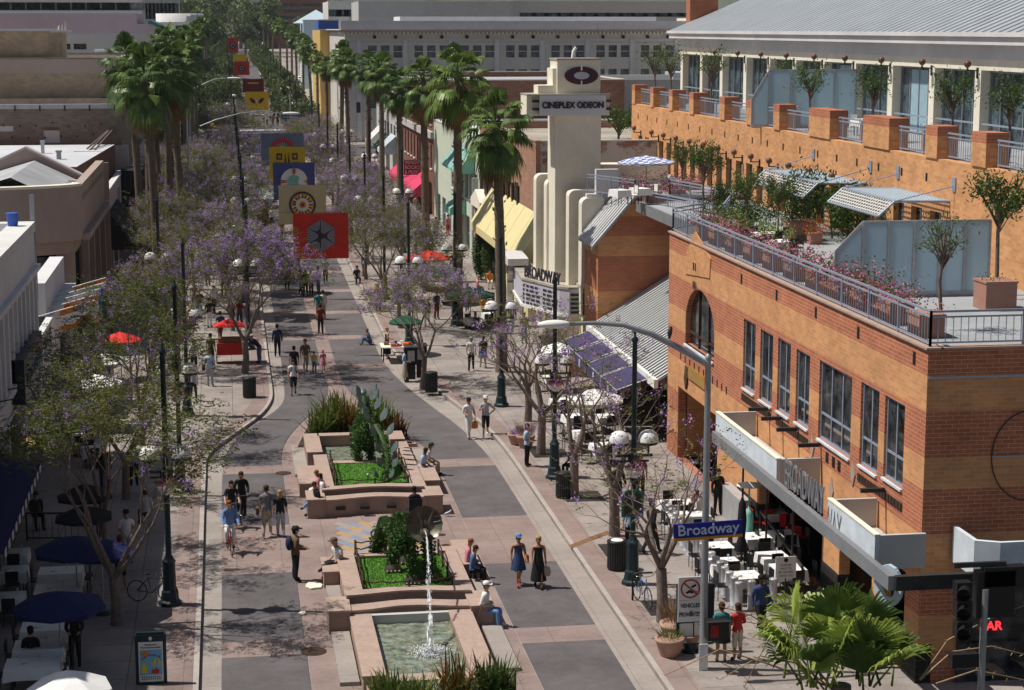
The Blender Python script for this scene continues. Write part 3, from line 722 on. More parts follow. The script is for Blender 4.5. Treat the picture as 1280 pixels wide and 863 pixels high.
# penthouse
PX=31.
mb=MB();cols=[70,75.2,80.4,85.7,91,96,101,106,111,116.5,121.6,127.]
mb.box(PX+.25,PX+.55,68,128,16.3,16.9,'cream_stucco')
for c in cols:mb.box(PX,PX+.7,c-.32,c+.32,13.2,16.3,'cream_stucco')
mb.box(PX,PX+.9,68,128,16.301,16.75,'cream_stucco')
mb.box(PX+.3,60,127.4,128,13.2,17.7,'cream_stucco')
mb.build('wall',up)
mb=MB();mb.box(PX-.05,PX+.9,67,128.4,16.75,17.35,'cool_stucco');mb.box(PX-.5,PX+.9,67,128.8,17.35,17.82,'cool_stucco');mb.build('fascia',up)
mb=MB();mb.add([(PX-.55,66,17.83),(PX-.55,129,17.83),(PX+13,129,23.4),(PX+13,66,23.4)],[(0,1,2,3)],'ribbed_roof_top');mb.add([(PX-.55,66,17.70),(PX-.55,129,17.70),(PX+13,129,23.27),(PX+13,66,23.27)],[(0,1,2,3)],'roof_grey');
mb.box(PX-.62,PX-.5,66,129,17.68,17.86,'cool_stucco')
mb.build('roof',up)
mb=MB();mb.box(PX+1,PX+3,128.9,130,17.,20.5,'brick_red');mb.build('chimney',up)
for a,b in zip(cols,cols[1:]):
    y0,y1=a+.33,b-.33;x=PX+.45;f=MB()
    f.box(x-.05,x+.05,y0,y0+.08,13.2,16.3,'steel_grey');f.box(x-.05,x+.05,y1-.08,y1,13.2,16.3,'steel_grey');f.box(x-.05,x+.05,y0,y1,16.2,16.3,'steel_grey')
    n=3
    for k in range(1,n+1):
        yy=y0+(y1-y0)*k/(n+1);f.box(x-.04,x+.04,yy-.04,yy+.04,13.2,16.2,'steel_grey')
    f.box(x-.35,x-.28,y0,y1,14.05,14.12,'steel_blue')
    w_=f.build('window',up);g=MB();g.box(x+.05,x+.07,y0,y1,13.2,16.3,'glass_blue');g.build('pane',w_)
    if a in(80.4,91):
        c=MB();n=26;pts=[(x-.0+.03-.05*(k%2),y0+.2+(y1-y0-1.4)*k/n) for k in range(n+1)]
        for (xa,ya),(xb_,yb_) in zip(pts,pts[1:]):c.quad((xa,ya,13.25),(xb_,yb_,13.25),(xb_,yb_,16.15),(xa,ya,16.15),'curtain')
        c.build('curtain',w_)
for c in cols[1:10]:globe_lamp(up,PX,c,16.3)
# glass screens
def screen(y,x0,x1,z0,zs,z1,xk,label,n=5):
    t=thing('glass_screen',label,'glass screen',((x0+x1)/2,y,z0))
    mb=MB();fr=[(x0,z0),(x0,zs),(xk,z1),(x1,z1),(x1,z0)]
    mb.prismY(fr,y-.02,y+.02,'glass_screen');mb.build('glass_panel',t)
    mb=MB()
    for (a,b),(c,d) in zip(fr,fr[1:]+fr[:1]):mb.tube([(a,y,b),(c,y,d)],.055,'galv_light',4,smooth=False)
    for k in range(1,n):
        x=xk+(x1-xk)*k/n;mb.box(x-.045,x+.045,y-.07,y+.07,z0,z1,'galv_light')
    mb.box(xk-.045,xk+.045,y-.07,y+.07,z0,z1,'galv_light')
    mb.box(x0,x1,y-.1,y+.1,z0-.02,z0+.12,'galv_light');mb.build('frame',t)
screen(57.9,19.3,24.5,TF+.02,10.93,11.86,20.2,'frosted glass screen standing on the lower roof terrace beside the big clay planter')
p0=AX(939,130,31);yy=90.;a=AY(939,175,yy);b=AY(1068,175,yy);c=AY(962,88,yy)
screen(yy,a[0],min(b[0],30.9),13.23,14.6,c[2],c[0],'frosted glass screen dividing the upper balcony below the metal roof',4)
# lattice awnings
def lattice(a,b,c,d,e,f,label):
    t=thing('lattice_awning',label,'awning',a)
    mb=MB();n=26
    def strip(p,q,r_,s_,m,n1,n2):
        p,q,r_,s_=[Vector(v) for v in(p,q,r_,s_)]
        for i in range(n1+1):
            u=i/n1;mb.tube([p.lerp(q,u),s_.lerp(r_,u)],.022,m,4,smooth=False,caps=False)
        for i in range(n2+1):
            u=i/n2;mb.tube([p.lerp(s_,u),q.lerp(r_,u)],.022,m,4,smooth=False,caps=False)
    strip(a,b,c,d,'sky_wall',22,18);strip(d,c,e,f,'white_paint',22,6);mb.build('lattice',t)
    mb=MB()
    for p,q in((a,b),(b,c),(c,d),(d,a),(c,e),(e,f),(f,d)):mb.tube([p,q],.05,'steel_blue',5)
    mb.build('frame',t)
    mb=MB()
    for p in(d,c):mb.tube([p,(UX,p[1]-.4,12.4)],.025,'steel_blue',4);mb.box(UX-.05,UX,p[1]-.55,p[1]-.25,12.2,12.7,'steel_blue')
    mb.build('tie_rod',t)
lattice((26,74.2,11.72),(26,81.8,11.72),(23.9,81.8,11.75),(23.9,74.2,11.75),(23.3,81.8,11.2),(23.3,74.2,11.2),'pale blue lattice awning over the terrace doors, left of two, tied to the brick wall')
lattice((26,65.2,11.8),(26,71.,11.8),(23.9,71.,11.83),(23.9,65.2,11.83),(23.3,71.,11.3),(23.3,65.2,11.3),'pale blue lattice awning over the terrace doors nearer the big frosted screen')
# ============ brick mass with sloping metal roof, low shed roof, awnings ============
wing=thing('brick_wing','low brick wing with sloping ribbed metal roofs and purple awnings','building',(20,87,0))
mb=MB();mb.prismY([(18.5,0),(18.5,7.35),(20.4,9.55),(26,9.55),(26,0)],93.,96.6,'brick_mass');mb.build('wall',wing)
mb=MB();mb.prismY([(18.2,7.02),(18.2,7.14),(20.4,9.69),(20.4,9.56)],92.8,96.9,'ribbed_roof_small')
for k in range(9):
    y=92.9+k*.48;mb.prismY([(18.2,7.14),(18.2,7.2),(20.4,9.75),(20.4,9.69)],y,y+.07,'cool_stucco')
mb.prismY([(18.1,6.95),(18.1,7.12),(20.4,9.78),(20.4,9.6)],92.66,92.8,'galv');mb.box(20.4,26,92.7,97,9.552,9.7,'deck_grey');mb.build('roof',wing)
zl=3.05;slope=(AY(837,345,92.9)[2]-zl)/(AY(837,345,92.9)[0]-18.1)
def zr(x):return zl+slope*(x-18.1)
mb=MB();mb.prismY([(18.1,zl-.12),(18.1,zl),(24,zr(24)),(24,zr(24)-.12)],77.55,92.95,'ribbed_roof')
y=77.7
while y<92.9:
    mb.prismY([(18.1,zl),(18.1,zl+.07),(24,zr(24)+.07),(24,zr(24))],y,y+.12,'cool_stucco');y+=.42
mb.box(17.92,18.1,77.55,93.1,zl-.3,zl+.08,'white_paint');mb.build('roof',wing,label='low sloping ribbed metal roof')
mb=MB();mb.wall('x',18.7,.2,77.6,93,.14,2.9,[(78.2,80.6,.14,2.5),(81.2,83.6,.14,2.5),(84.2,86.6,.14,2.5),(87.2,89.6,.14,2.5),(90.2,92.4,.14,2.5)],'brick_pink');mb.box(20.5,20.7,77.6,93,.14,2.9,'interior_dark');mb.build('wall',wing,label='shopfront wall below the purple awnings')
for i,(y0,y1) in enumerate(((89.3,92.3),(86.,88.9),(82.4,85.6),(78.9,82.2))):
    mb=MB();xo=16.55;zi,zo=2.95,2.45
    mb.add([(18.05,y0,zi),(18.05,y1,zi),(xo,y1,zo),(xo,y0,zo)],[(0,1,2,3)],'purple_cloth');mb.box(xo-.02,xo,y0,y1,zo-.55,zo,'purple_cloth')
    if i==3:
        mb.box(xo,18.4,y0-.03,y0,.9,2.4,'black_cloth')
    w_=mb.build('awning',wing,label='purple canvas awning, %s of four'%['farthest','second farthest','third farthest','nearest'][i])
    f=MB();f.tube([(xo,y0,zo),(xo,y1,zo)],.03,'galv_light',5);f.tube([(18.05,y0,zi),(xo,y0,zo),(xo,y0,zo-.55)],.03,'galv_light',5);f.tube([(18.05,y1,zi),(xo,y1,zo)],.03,'galv_light',5)
    f.cyl((xo-.03,(y0+y1)/2,zo-.28),(xo-.035,(y0+y1)/2,zo-.28),.2,.2,'sign_text',12);f.build('frame',w_)
# deck beyond the restaurant
mb=MB();mb.box(20.4,26,77.5,92.6,TF-.25,TF-.02,'deck_grey');mb.box(20.35,20.45,77.5,92.6,TF-.5,TF+.02,'galv');mb.box(23.9,24.1,77.5,92.9,0,TF-.3,'brick_mass')
mb.box(19.5,26,97,112,9.2,9.45,'deck_grey');mb.build('terrace_floor',wing)
railing([(18.75,97.2),(20.4,93.1),(22.2,93.1),(23.6,86.),(21.2,79.)],9.5,.95,parent=wing)
railing([(20.6,92.),(24.,80.)],9.,.95,parent=wing)
# ============ cinema with tower ============
cin=thing('cinema','cream cinema front with tall sign tower, curved fins and a marquee','cinema',(18,100,0))
mb=MB();mb.box(18.5,34,97,109,0,4.4,'cream_stucco');mb.box(18.5,34,109,109.6,0,6.2,'cream_stucco');mb.box(18.4,34,97.01,108.9,4.4,4.55,'roof_dirty');mb.build('wall',cin)
mb=MB();mb.box(17.5,20.0,100,102.4,4.4,14.5,'cream_stucco');mb.box(17.6,19.95,100.02,102.3,14.5,16.35,'cream_stucco');mb.box(17.4,17.6,100.3,102.1,14.5,15.9,'cream_stucco')
mb.box(16.6,17.6,100.25,101.7,14.5,15.0,'cream_stucco');mb.box(17.55,20.0,99.96,102.34,16.35,16.43,'roof_dirty');mb.build('tower',cin,label='tall square sign tower')
mb=MB();mb.box(16.55,20.15,99.4,101.9,13.42,14.5,'cool_stucco');mb.box(15.9,16.55,99.75,101.8,13.4,14.5,'cream_stucco');mb.box(20.15,20.4,99.75,101.8,13.4,14.5,'cream_stucco')
for z in(13.7,14.12):mb.box(16.2,16.55,99.55,99.75,z,z+.12,'steel_dark');mb.box(20.15,20.45,99.55,99.75,z,z+.12,'steel_dark')
mb.box(15.88,20.42,99.38,101.95,14.5,14.56,'roof_dirty')
sgn=mb.build('sign_box',cin)
mb=MB();put_text(mb,'CINEPLEX ODEON',.46,(18.35,99.36,13.96),(1,0,0),(0,0,1),'cinema_ink',.05,width=3.3,bold=.02);mb.build('lettering',sgn)
mb=MB();cx,cz=18.9,15.52
for i,(rx,rz,m_,d) in enumerate(((.96,.51,'white_paint',.03),(.92,.48,'cinema_ink',.05),(.83,.42,'dark_red',.06),(.78,.38,'cinema_ink',.07),(.68,.33,'dark_red',.08),(.62,.29,'cinema_ink',.09),(.42,.2,'cinema_board',.10))):
    mb.prismY([(cx+rx*math.cos(2*math.pi*k/36),cz+rz*math.sin(2*math.pi*k/36)) for k in range(36)],99.98-d,99.99,m_)
for a in(1,-1):mb.box(cx-.035,cx+.035,99.86,99.9,cz+a*.27-(0 if a>0 else .27),cz+a*.27+(.29 if a>0 else 0),'white_paint')
mb.build('oval_emblem',cin)
mb=MB();mb.tube([(18.6,101,16.4),(18.65,101,16.8),(18.8,101,17.0)],.08,'white_paint',6);mb.build('roof_light',cin)
# curved-corner fins
def fin(xl,yf,ztop,zb,xr,thick=.9):
    mb=MB();c=.35;pts=[(xl,zb),(xl,ztop-c)]+[(xl+c-c*math.cos(math.pi/2*k/5),ztop-c+c*math.sin(math.pi/2*k/5)) for k in range(1,6)]+[(xr,ztop),(xr,zb)]
    mb.prismY(pts,yf,yf+thick,'cream_stucco');mb.build('fin',cin)
def yx(px,X):return AX(px,300,X)[1]
for px,ty,by,w_,Y in((670,218,330,2.6,103.4),(683,225,340,2.2,102.),(711,238,350,1.6,98.6),(727,248,365,1.2,97.)):
    X=AY(px,300,Y)[0];fin(X,Y,AY(px,ty,Y)[2],4.3 if px<720 else 3.,X+w_)
# stepped parapet wall at the right
Y=97.15
P=[AY(a,b,Y) for a,b in((736,247),(779,247),(779,243),(779,235),(779,215),(759,215),(759,208),(777,208))]
mb=MB();x2=AY(783,250,Y)[0];zt=AY(735,243,Y)[2]
mb.box(18.7,20.3,Y-.02,Y+.45,0,zt,'cool_stucco');mb.box(19.2,20.4,Y+.01,Y+.44,zt,AY(760,212,Y)[2],'cool_stucco');mb.box(18.3,18.8,Y+3,Y+3.6,zt-.5,AY(740,190,Y+3)[2],'cream_stucco');mb.build('stepped_wall',cin)
mb=MB();q=AY(835,190,103);mb.prism([(19.0,102.9)]+[(20.5+1.5*math.sin(a)*1.0,103.2-1.6*math.cos(a)) for a in(0,)]+[(24.5,103.3),(24.5,103.7),(19.0,103.6)],9.4,10.6,'cream_stucco');mb.build('parapet',cin)
# marquee
zt=4.28;zb=2.95;MP=[(18.5,97.7),(17.9,97.7),(17.45,98.2),(16.05,102.2),(16.4,107.6),(18.5,108.9)]
mq=MB();mq.prism(MP,zb,zt,'cinema_board');mq.prism([(x-.06 if x<18 else x,y) for x,y in MP],zt,zt+.12,'roof_dirty');mq.prism([(x-.07 if x<18 else x,y) for x,y in MP],zb-.16,zb,'white_paint')
marq=mq.build('marquee',cin)
rr=random.Random(3)
A_=Vector((16.05,102.2,0));B_=Vector((17.45,98.2,0));ud=(B_-A_).normalized();nd=Vector((ud.y,-ud.x,0));Lb=(B_-A_).length
def ink(u0,u1,z0,z1,A_=A_,ud=ud,nd=nd):
    q=MB();a=A_+ud*u0+nd*.02;b=A_+ud*u1+nd*.02;q.add([(a.x,a.y,z0),(b.x,b.y,z0),(b.x,b.y,z1),(a.x,a.y,z1)],[(0,1,2,3)],'cinema_ink');q.build('title_line',marq)
if nd.x>0:nd=-nd
for row in range(5):
    z=zt-.22-row*.235
    ink(.12,.3,z-.13,z,A_,ud,nd)
    for blk in(0,1):
        u=.5+blk*1.9
        for k in range(3):
            w_=rr.uniform(.25,.55)
            if u+w_>.5+blk*1.9+1.6 or u+w_>Lb-.15:break
            ink(u,u+w_,z-.13,z,A_,ud,nd);u+=w_+.12
for row in range(5):
    z=zt-.22-row*.235;q=MB();q.box(17.98,18.4,97.66,97.69,z-.13,z,'cinema_ink');q.build('title_line',marq)
mb=MB();c=(A_+B_)/2+nd*-.1;put_text(mb,'BROADWAY',.9,(c.x,c.y,zt+.45),tuple(ud),(0,0,1),'cinema_ink',.05,width=Lb*.95,bold=.02);mb.build('lettering',marq)
mb=MB();mb.wall('x',18.42,.1,97.5,108.8,.14,zb,[(98,99.5,.14,2.4),(100,101.5,.14,2.4),(102.3,105,.14,2.3),(105.6,108,.14,2.3)],'yellow_cloth');mb.box(18.55,18.6,97.5,108.8,.14,2.6,'glass_dark');mb.build('entrance',cin)
mb=MB();mb.prismX([(106.5,4.5),(109,4.5),(109,5.1),(106.5,4.9)],15.9,17.1,'stucco_white');mb.build('roof_vent',cin)
mb=MB();mb.box(19.,19.5,104.5,105,4.55,5.2,'steel_dark');mb.build('roof_unit',cin)
# ============ generic street-front building ============
def block(name,label,x0,x1,y0,y1,z1,mw,face=None,wins=(),roof='roof_grey',par=.5,z0=-1.,glass='glass_dark',frame='galv_light',sideface=None):
    """a block with parapet; wins = list of (u0,u1,z0,z1) on its street face ('w' = faces -X, 'e' = faces +X, 's' = faces the camera)"""
    t=thing(name,label,'building',((x0+x1)/2,(y0+y1)/2,0))
    th=.3;mb=MB()
    hw=[w_ for w_ in wins if w_[0]=='w'];he=[w_ for w_ in wins if w_[0]=='e'];hs=[w_ for w_ in wins if w_[0]=='s']
    mb.wall('x',x0,th,y0,y1,z0,z1,[w_[1:5] for w_ in hw],mw);mb.wall('x',x1-th,th,y0,y1,z0,z1,[w_[1:5] for w_ in he],mw)
    mb.wall('y',y0,th,x0+th,x1-th,z0,z1,[w_[1:5] for w_ in hs],sideface or mw);mb.box(x0+th,x1-th,y1-th,y1,z0,z1,mw);
    mb.build('wall',t)
    r_=MB();r_.box(x0+th,x1-th,y0+th,y1-th,z1-par-.2,z1-par,roof);r_.box(x0-.04,x0+th+.03,y0-.04,y1+.04,z1,z1+.09,'coping_pink' if mw.startswith('brick') else 'beige_light');r_.box(x1-th-.03,x1+.04,y0-.04,y1+.04,z1,z1+.09,'beige_light');r_.box(x0+th+.03,x1-th-.03,y0-.04,y0+th+.03,z1,z1+.088,'beige_light');r_.box(x0+th+.03,x1-th-.03,y1-th,y1+.04,z1,z1+.088,'beige_light');r_.build('roof',t)
    for w_ in wins:
        k=w_[0];a,b,c,d=w_[1:5];f=MB();g=MB();gl=w_[5] if len(w_)>5 else glass
        if k in'we':
            X=(x0+.16) if k=='w' else (x1-.16)
            for yy in(a+.04,(a+b)/2,b-.04):f.box(X-.04,X+.04,yy-.04,yy+.04,c,d,frame)
            f.box(X-.035,X+.035,a,b,c,c+.08,frame);f.box(X-.035,X+.035,a,b,(c+d)/2-.03,(c+d)/2+.03,frame);f.box(X-.035,X+.035,a,b,d-.08,d,frame)
            g.box(X-.01,X+.01,a,b,c,d,gl)
            s_=-1 if k=='w' else 1;xs=x0 if k=='w' else x1;f.box(xs+s_*.1,xs-s_*.05,a-.08,b+.08,c-.12,c-.003,'beige_light')
        else:
            Yw=y0+.16
            for xx in(a+.04,(a+b)/2,b-.04):f.box(xx-.04,xx+.04,Yw-.04,Yw+.04,c,d,frame)
            f.box(a,b,Yw-.035,Yw+.035,c,c+.08,frame);f.box(a,b,Yw-.035,Yw+.035,d-.08,d,frame);g.box(a,b,Yw-.01,Yw+.01,c,d,gl)
        wo=f.build('window',t);g.build('pane',wo)
    return t
def awning(parent,label,x_in,x_out,y0,y1,z_in,z_out,m,drop=.35,n=1,stripe=None):
    for k in range(n):
        a=y0+(y1-y0)*k/n+(.12 if n>1 else 0);b=y0+(y1-y0)*(k+1)/n-(.12 if n>1 else 0);mb=MB()
        mb.add([(x_in,a,z_in),(x_in,b,z_in),(x_out,b,z_out),(x_out,a,z_out)],[(0,1,2,3)],m);mb.add([(x_out,a,z_out),(x_out,b,z_out),(x_out,b,z_out-drop),(x_out,a,z_out-drop)],[(0,1,2,3)],m)
        for yy in(a,b):mb.add([(x_in,yy,z_in),(x_out,yy,z_out),(x_out,yy,z_out-drop),(x_in,yy,z_out-drop)],[(0,1,2,3)],m)
        o=mb.build('awning',parent,label=label)
        f=MB();
        q=a
        while q<=b+.01:f.tube([(x_in,q,z_in+.015),(x_out,q,z_out+.015)],.025,stripe or 'galv_light',4,caps=False);q+=max(.5,(b-a)/6)
        f.build('awning_frame',o)
# old brick shop with shutters
wn=[('w',y,y+1.5,4.6,8.2,'glass_dark') for y in(119.5,123.6,127.7,131.8,134.8)]+[('w',y,y+3,.4,3.2,'glass_dark') for y in(123,128,133)]
b1=block('brick_shop','old pink brick shop building with tall shuttered windows behind the nearest palm','building',0,0,0,0,0) if 0 else block('brick_shop','old pink brick shop building with tall shuttered windows behind the nearest palm',18.5,34,112.5,138,11.25,'brick_pink',wins=wn,roof='roof_dirty',sideface='brick_whitewash')
mb=MB();mb.box(18.45,34.05,112.3,112.5,-1,6.9,'brick_old_brown');mb.build('lower_side_wall',b1,label='brown lower half of the side wall')
for w_ in wn[:5]:
    for s_ in(w_[1]-.62,w_[2]+.08):
        mb=MB();mb.box(18.36,18.46,s_,s_+.52,w_[3]+.1,w_[4]-.1,'steel_dark');
        for q in range(14):mb.box(18.345,18.36,s_+.05,s_+.47,w_[3]+.25+q*.24,w_[3]+.33+q*.24,'black')
        mb.build('shutter',b1)
mb=MB();mb.box(18.0,18.5,133.2,134.,.1,5.2,'stucco_pinktan');mb.box(18.0,18.5,136.9,137.7,.1,5.2,'stucco_pinktan');mb.box(17.8,18.6,132.9,138,5.2,5.7,'cream_stucco');mb.prismX([(132.9,5.7),(138,5.7),(135.4,6.5)],17.8,18.5,'cream_stucco');mb.build('doorway_portico',b1)
# yellow shop with the big striped awning
b2=block('yellow_shop','low yellow shop with a wide striped cream awning beside the cinema',18.5,34,109.7,112.2,5.6,'yellow_cloth',wins=[('w',110,111.8,.4,3.4)])
mb=MB();ya,yb=112.8,106.6
aw_=[AX(615,256,18.5),AX(672,300,18.3)]
awning(b2,'long cream striped awning',18.45,16.9,109.,131.,7.0,4.6,'yellow_cloth',.5,1,'cream_cloth')
mb=MB();mb.box(18.0,18.5,112.3,131,.1,4.3,'yellow_cloth');mb.build('front_wall',b2)
for y in(114,118,122,126):
    mb=MB();mb.box(17.94,17.99,y,y+2.6,.4,3.2,'glass_dark');mb.build('window',b2)
# cream/mint building
wn=[('w',y,y+1.8,5.0,7.2) for y in(139.5,142.2,145,148,151,154.)]+[('w',y,y+2.6,.8,3.6) for y in(140,144,148,152,156,160,164)]
b3=block('mint_building','pale mint green shop building with aqua awnings',18.5,36,138.2,169,9.9,'mint_wall',wins=wn,roof='roof_white')
awning(b3,'aqua awning high on the front',18.4,17.1,140.5,151,8.9,7.4,'aqua_cloth',.2,3)
awning(b3,'small aqua awning low on the front',18.4,17.2,146,149.4,4.9,4.1,'aqua_cloth',.5,1)
mb=MB();mb.box(18.1,18.5,150.5,151.3,0,9.3,'galv');mb.build('pilaster',b3);mb=MB();mb.box(18.1,18.5,139.,139.7,0,7,'galv');mb.build('pilaster',b3)
mb=MB();put_text(mb,'JI',1.,(18.44,141.2,3.9),(0,-1,0),(0,0,1),'steel_dark',.05);mb.build('lettering',b3)
# dark red three storey building with the magenta awning
wn=[('w',170.5+i*3.1,172+i*3.1,z,z+2.2) for i in range(10) for z in(5.4,9.4)]
b4=block('maroon_building','tall dark maroon brick building with rows of narrow windows',18.5,36,169.2,202,13.4,'brick_old_brown',wins=wn,roof='roof_grey')
mb=MB();mb.box(18.2,18.5,169.2,202,8.2,8.8,'grey_stucco');mb.box(18.2,18.5,169.2,202,13.,13.5,'grey_stucco');mb.build('cornice',b4)
p=AX(484,222,16.6);q=AX(533,246,16.6)
awning(b4,'large magenta awning',18.2,16.7,171,196,4.6,3.3,'magenta_cloth',.5,3,'magenta_cloth')
mb=MB();c=AX(514,216,17.3);mb.box(16.6,18.2,c[1]-.1,c[1]+.1,c[2]-.2,c[2]+1.2,'sign_maroon');s_=mb.build('projecting_sign',b4)
mb=MB()
for i,t_ in enumerate(('MIDNIGHT','BOOKS','& MUSIC')):put_text(mb,t_,.5,(17.4,c[1]-.115,c[2]+.95-i*.45),(1,0,0),(0,0,1),'sign_white',.02,width=1.4)
mb.build('lettering',s_)
wn=[('w',204+i*4,206.2+i*4,z,z+2.4) for i in range(7) for z in(5.,9.)]
b5=block('grey_shopfront','grey shop building with small white awnings near the cross street',18.5,38,202.2,234,11.,'grey_stucco',wins=wn)
awning(b5,'white awning',18.4,16.8,206,212,6.4,4.8,'stucco_blue',.4,1);awning(b5,'white awning',18.4,16.8,224,230,6.4,4.8,'white_cloth',.4,1);awning(b5,'green awning with red edge',18.4,17,216,221,6.,4.8,'green_cloth',.5,1)
# plain back buildings seen over the roofs
b6=block('plain_building','long plain lilac grey wall building behind the cinema tower',37,70,186,205,12.9,'beige_wall',roof='roof_grey')
mb=MB();mb.box(45,46.5,188,189,12.9,13.6,'galv_light');mb.build('roof_unit',b6);mb=MB();mb.box(53,55,188,189.5,12.9,13.5,'galv');mb.build('roof_unit',b6);mb=MB();mb.box(57,59,187,190,12.9,14.6,'cream_stucco');mb.build('roof_unit',b6)
b6b=block('plain_building','lower plain grey building between brick shop and white tower',34.2,44,128,150,8.6,'beige_wall',roof='roof_grey')
mb=MB();mb.box(31.5,33.5,113,115,11.3,12.0,'cream_stucco');mb.build('roof_unit',b1)
b6c=block('plain_building','low beige block with white roof box seen past the balcony end',45,62,158,176,9.3,'beige_wall',roof='roof_white')
# department store with the cornice
Y=262.;ds=thing('department_store','long pale department store with heavy cornice, pilasters and round attic vents','building',(42,Y+20,2))
xa,xb=AY(431,60,Y)[0],AY(880,60,Y)[0];zc=AY(600,40,Y)[2];holes=[];xx=xa+3.2
zw1,zw0=AY(600,57,Y)[2],AY(600,72,Y)[2];zv1,zv0=AY(600,87,Y)[2],AY(600,104,Y)[2];zu1,zu0=AY(600,112,Y)[2],AY(600,135,Y)[2]
bays=[]
while xx<xb-3:
    for k in range(3):
        a=xx+k*1.75;bays.append(a)
        for c,d in((zw0,zw1),(zv0,zv1),(zu0,zu1)):holes.append((a,a+1.2,c,d))
    xx+=6.4
mb=MB();mb.wall('y',Y,.4,xa,xb,0,zc,holes,'beige_light');mb.box(xa,xa+.4,Y+.4,Y+60,0,zc,'beige_light');mb.build('wall',ds)
mb=MB();mb.box(xa-.9,xb,Y-.9,Y,zc,zc+.25,'coping_pink');mb.box(xa-.6,xb,Y-.6,Y+.1,zc+.25,zc+1.5,'cool_stucco');mb.box(xa-.5,xb,Y+.5,Y+60,zc+.2,zc+.35,'roof_white')
x=xa-.8
while x<xb:mb.box(x,x+.22,Y-.7,Y-.003,zc-.3,zc,'cream_stucco');x+=.55
mb.box(xa,xb,Y-.12,Y,zc-1.05,zc-.95,'cool_stucco');mb.box(xa,xb,Y-.12,Y,zw1+.12,zw1+.3,'cool_stucco');mb.build('cornice',ds)
for i,a in enumerate(bays):
    mb=MB();mb.box(a,a+1.2,Y+.25,Y+.3,zu0,zu1,'glass_grey');mb.box(a,a+1.2,Y+.25,Y+.3,zv0,zv1,'glass_grey');mb.box(a,a+1.2,Y+.25,Y+.3,zw0,zw1,'glass_grey');mb.box(a,a+1.2,Y+.2,Y+.24,(zw0+zw1)/2-.05,(zw0+zw1)/2+.05,'cool_stucco');mb.build('window',ds)
    if i%3!=1:
        mb=MB();mb.lathe([(.0,0),(.36,0),(.36,.1)],(0,0,0),'galv_light',14);mb.v=[(a+(.9 if i%3==0 else .3)+x,Y-.06+z*-.3,zc-.7+y) for x,y,z in mb.v];n0=len(mb.v);mb.prismY([(a+(.9 if i%3==0 else .3)+.26*math.cos(k*.45),zc-.7+.26*math.sin(k*.45)) for k in range(14)],Y-.11,Y-.08,'black');mb.build('round_vent',ds)
xx=xa+2.1
while xx<xb:
    mb=MB();mb.box(xx-.5,xx+.1,Y-.22,Y,0,zc-1.1,'cool_stucco');mb.build('pilaster',ds);xx+=6.4
mb=MB();mb.box(AY(500,30,Y+6)[0],AY(820,30,Y+6)[0],Y+6,Y+16,zc,AY(600,21,Y+6)[2],'cool_stucco');mb.build('penthouse',ds)
mb=MB();mb.box(xb-6,xb+30,Y-14,Y+10,0,AY(830,92,Y-14)[2],'beige_wall');mb.build('annex',ds)
mb=MB();mb.box(AY(900,30,Y)[0],AY(900,30,Y)[0]+5,Y+20,Y+26,zc,zc+2,'cream_stucco');mb.build('roof_room',ds)
# big pale block behind the store
def far_block(label,pxl,pxr,pyt,Y,mw,depth=20,wins=None,name='far_building',gl='glass_blue',roof=None):
    a=AY(pxl,pyt,Y);b=AY(pxr,pyt,Y);t=thing(name,label,'building',((a[0]+b[0])/2,Y,gz(Y)))
    holes=[]
    if wins:
        u0,u1,n,rows,ww=wins
        for r_ in rows:
            z1=AY(pxl,r_[0],Y)[2];z0=AY(pxl,r_[1],Y)[2]
            for k in range(n):
                x=a[0]+(b[0]-a[0])*(u0+(u1-u0)*(k+.5)/n);holes.append((x-ww/2,x+ww/2,z0,z1))
    mb=MB();mb.wall('y',Y,.4,a[0],b[0],gz(Y)-2,a[2],holes,mw);mb.box(a[0],a[0]+.4,Y+.4,Y+depth,gz(Y)-2,a[2],mw);mb.box(b[0]-.4,b[0],Y+.4,Y+depth,gz(Y)-2,a[2],mw);mb.box(a[0]+.4,b[0]-.4,Y+depth-.4,Y+depth,gz(Y)-2,a[2],mw);mb.build('wall',t)
    r_=MB();r_.box(a[0]+.4,b[0]-.4,Y+.4,Y+depth-.4,a[2]-.8,a[2]-.5,roof or 'roof_grey');r_.box(a[0]-.1,b[0]+.1,Y-.1,Y+.5,a[2],a[2]+.2,'beige_light');r_.build('roof',t)
    for h in holes:
        g=MB();g.box(h[0],h[1],Y+.2,Y+.25,h[2],h[3],gl);w_=g.build('window',t)
    return t
far_block('long pale office block with square windows above the store roof',640,880,2,360,'beige_wall',wins=(.05,.95,14,[(16,21)],3.2))
far_block('plain light grey block above the left end of the store',448,640,2,352,'grey_stucco')
far_block('white upper block with two dark windows above the palms',410,447,2,372,'stucco_white',wins=(.1,.9,3,[(12,21)],2.6))
far_block('white building with blue glass pyramid roof beyond the palms',379,412,26,420,'sky_wall',depth=18)
t=far_block('yellow building standing behind the right hand palms',400,432,38,300,'yellow_wall',depth=26)
far_block('blue walled block above the yellow building',398,423,26,330,'blue_cloth',depth=10)
mb=MB();a=AY(395,18,429);r0=5.;mb.add([(a[0]-r0,424,a[2]-2.),(a[0]+r0,424,a[2]-2.),(a[0]+r0,434,a[2]-2.),(a[0]-r0,434,a[2]-2.),(a[0],429,a[2]+1.)],[(0,1,4),(1,2,4),(2,3,4),(3,0,4)],'sky_wall');mb.build('pyramid_roof',label='small blue glass pyramid roof beyond the palms',cat='roof')
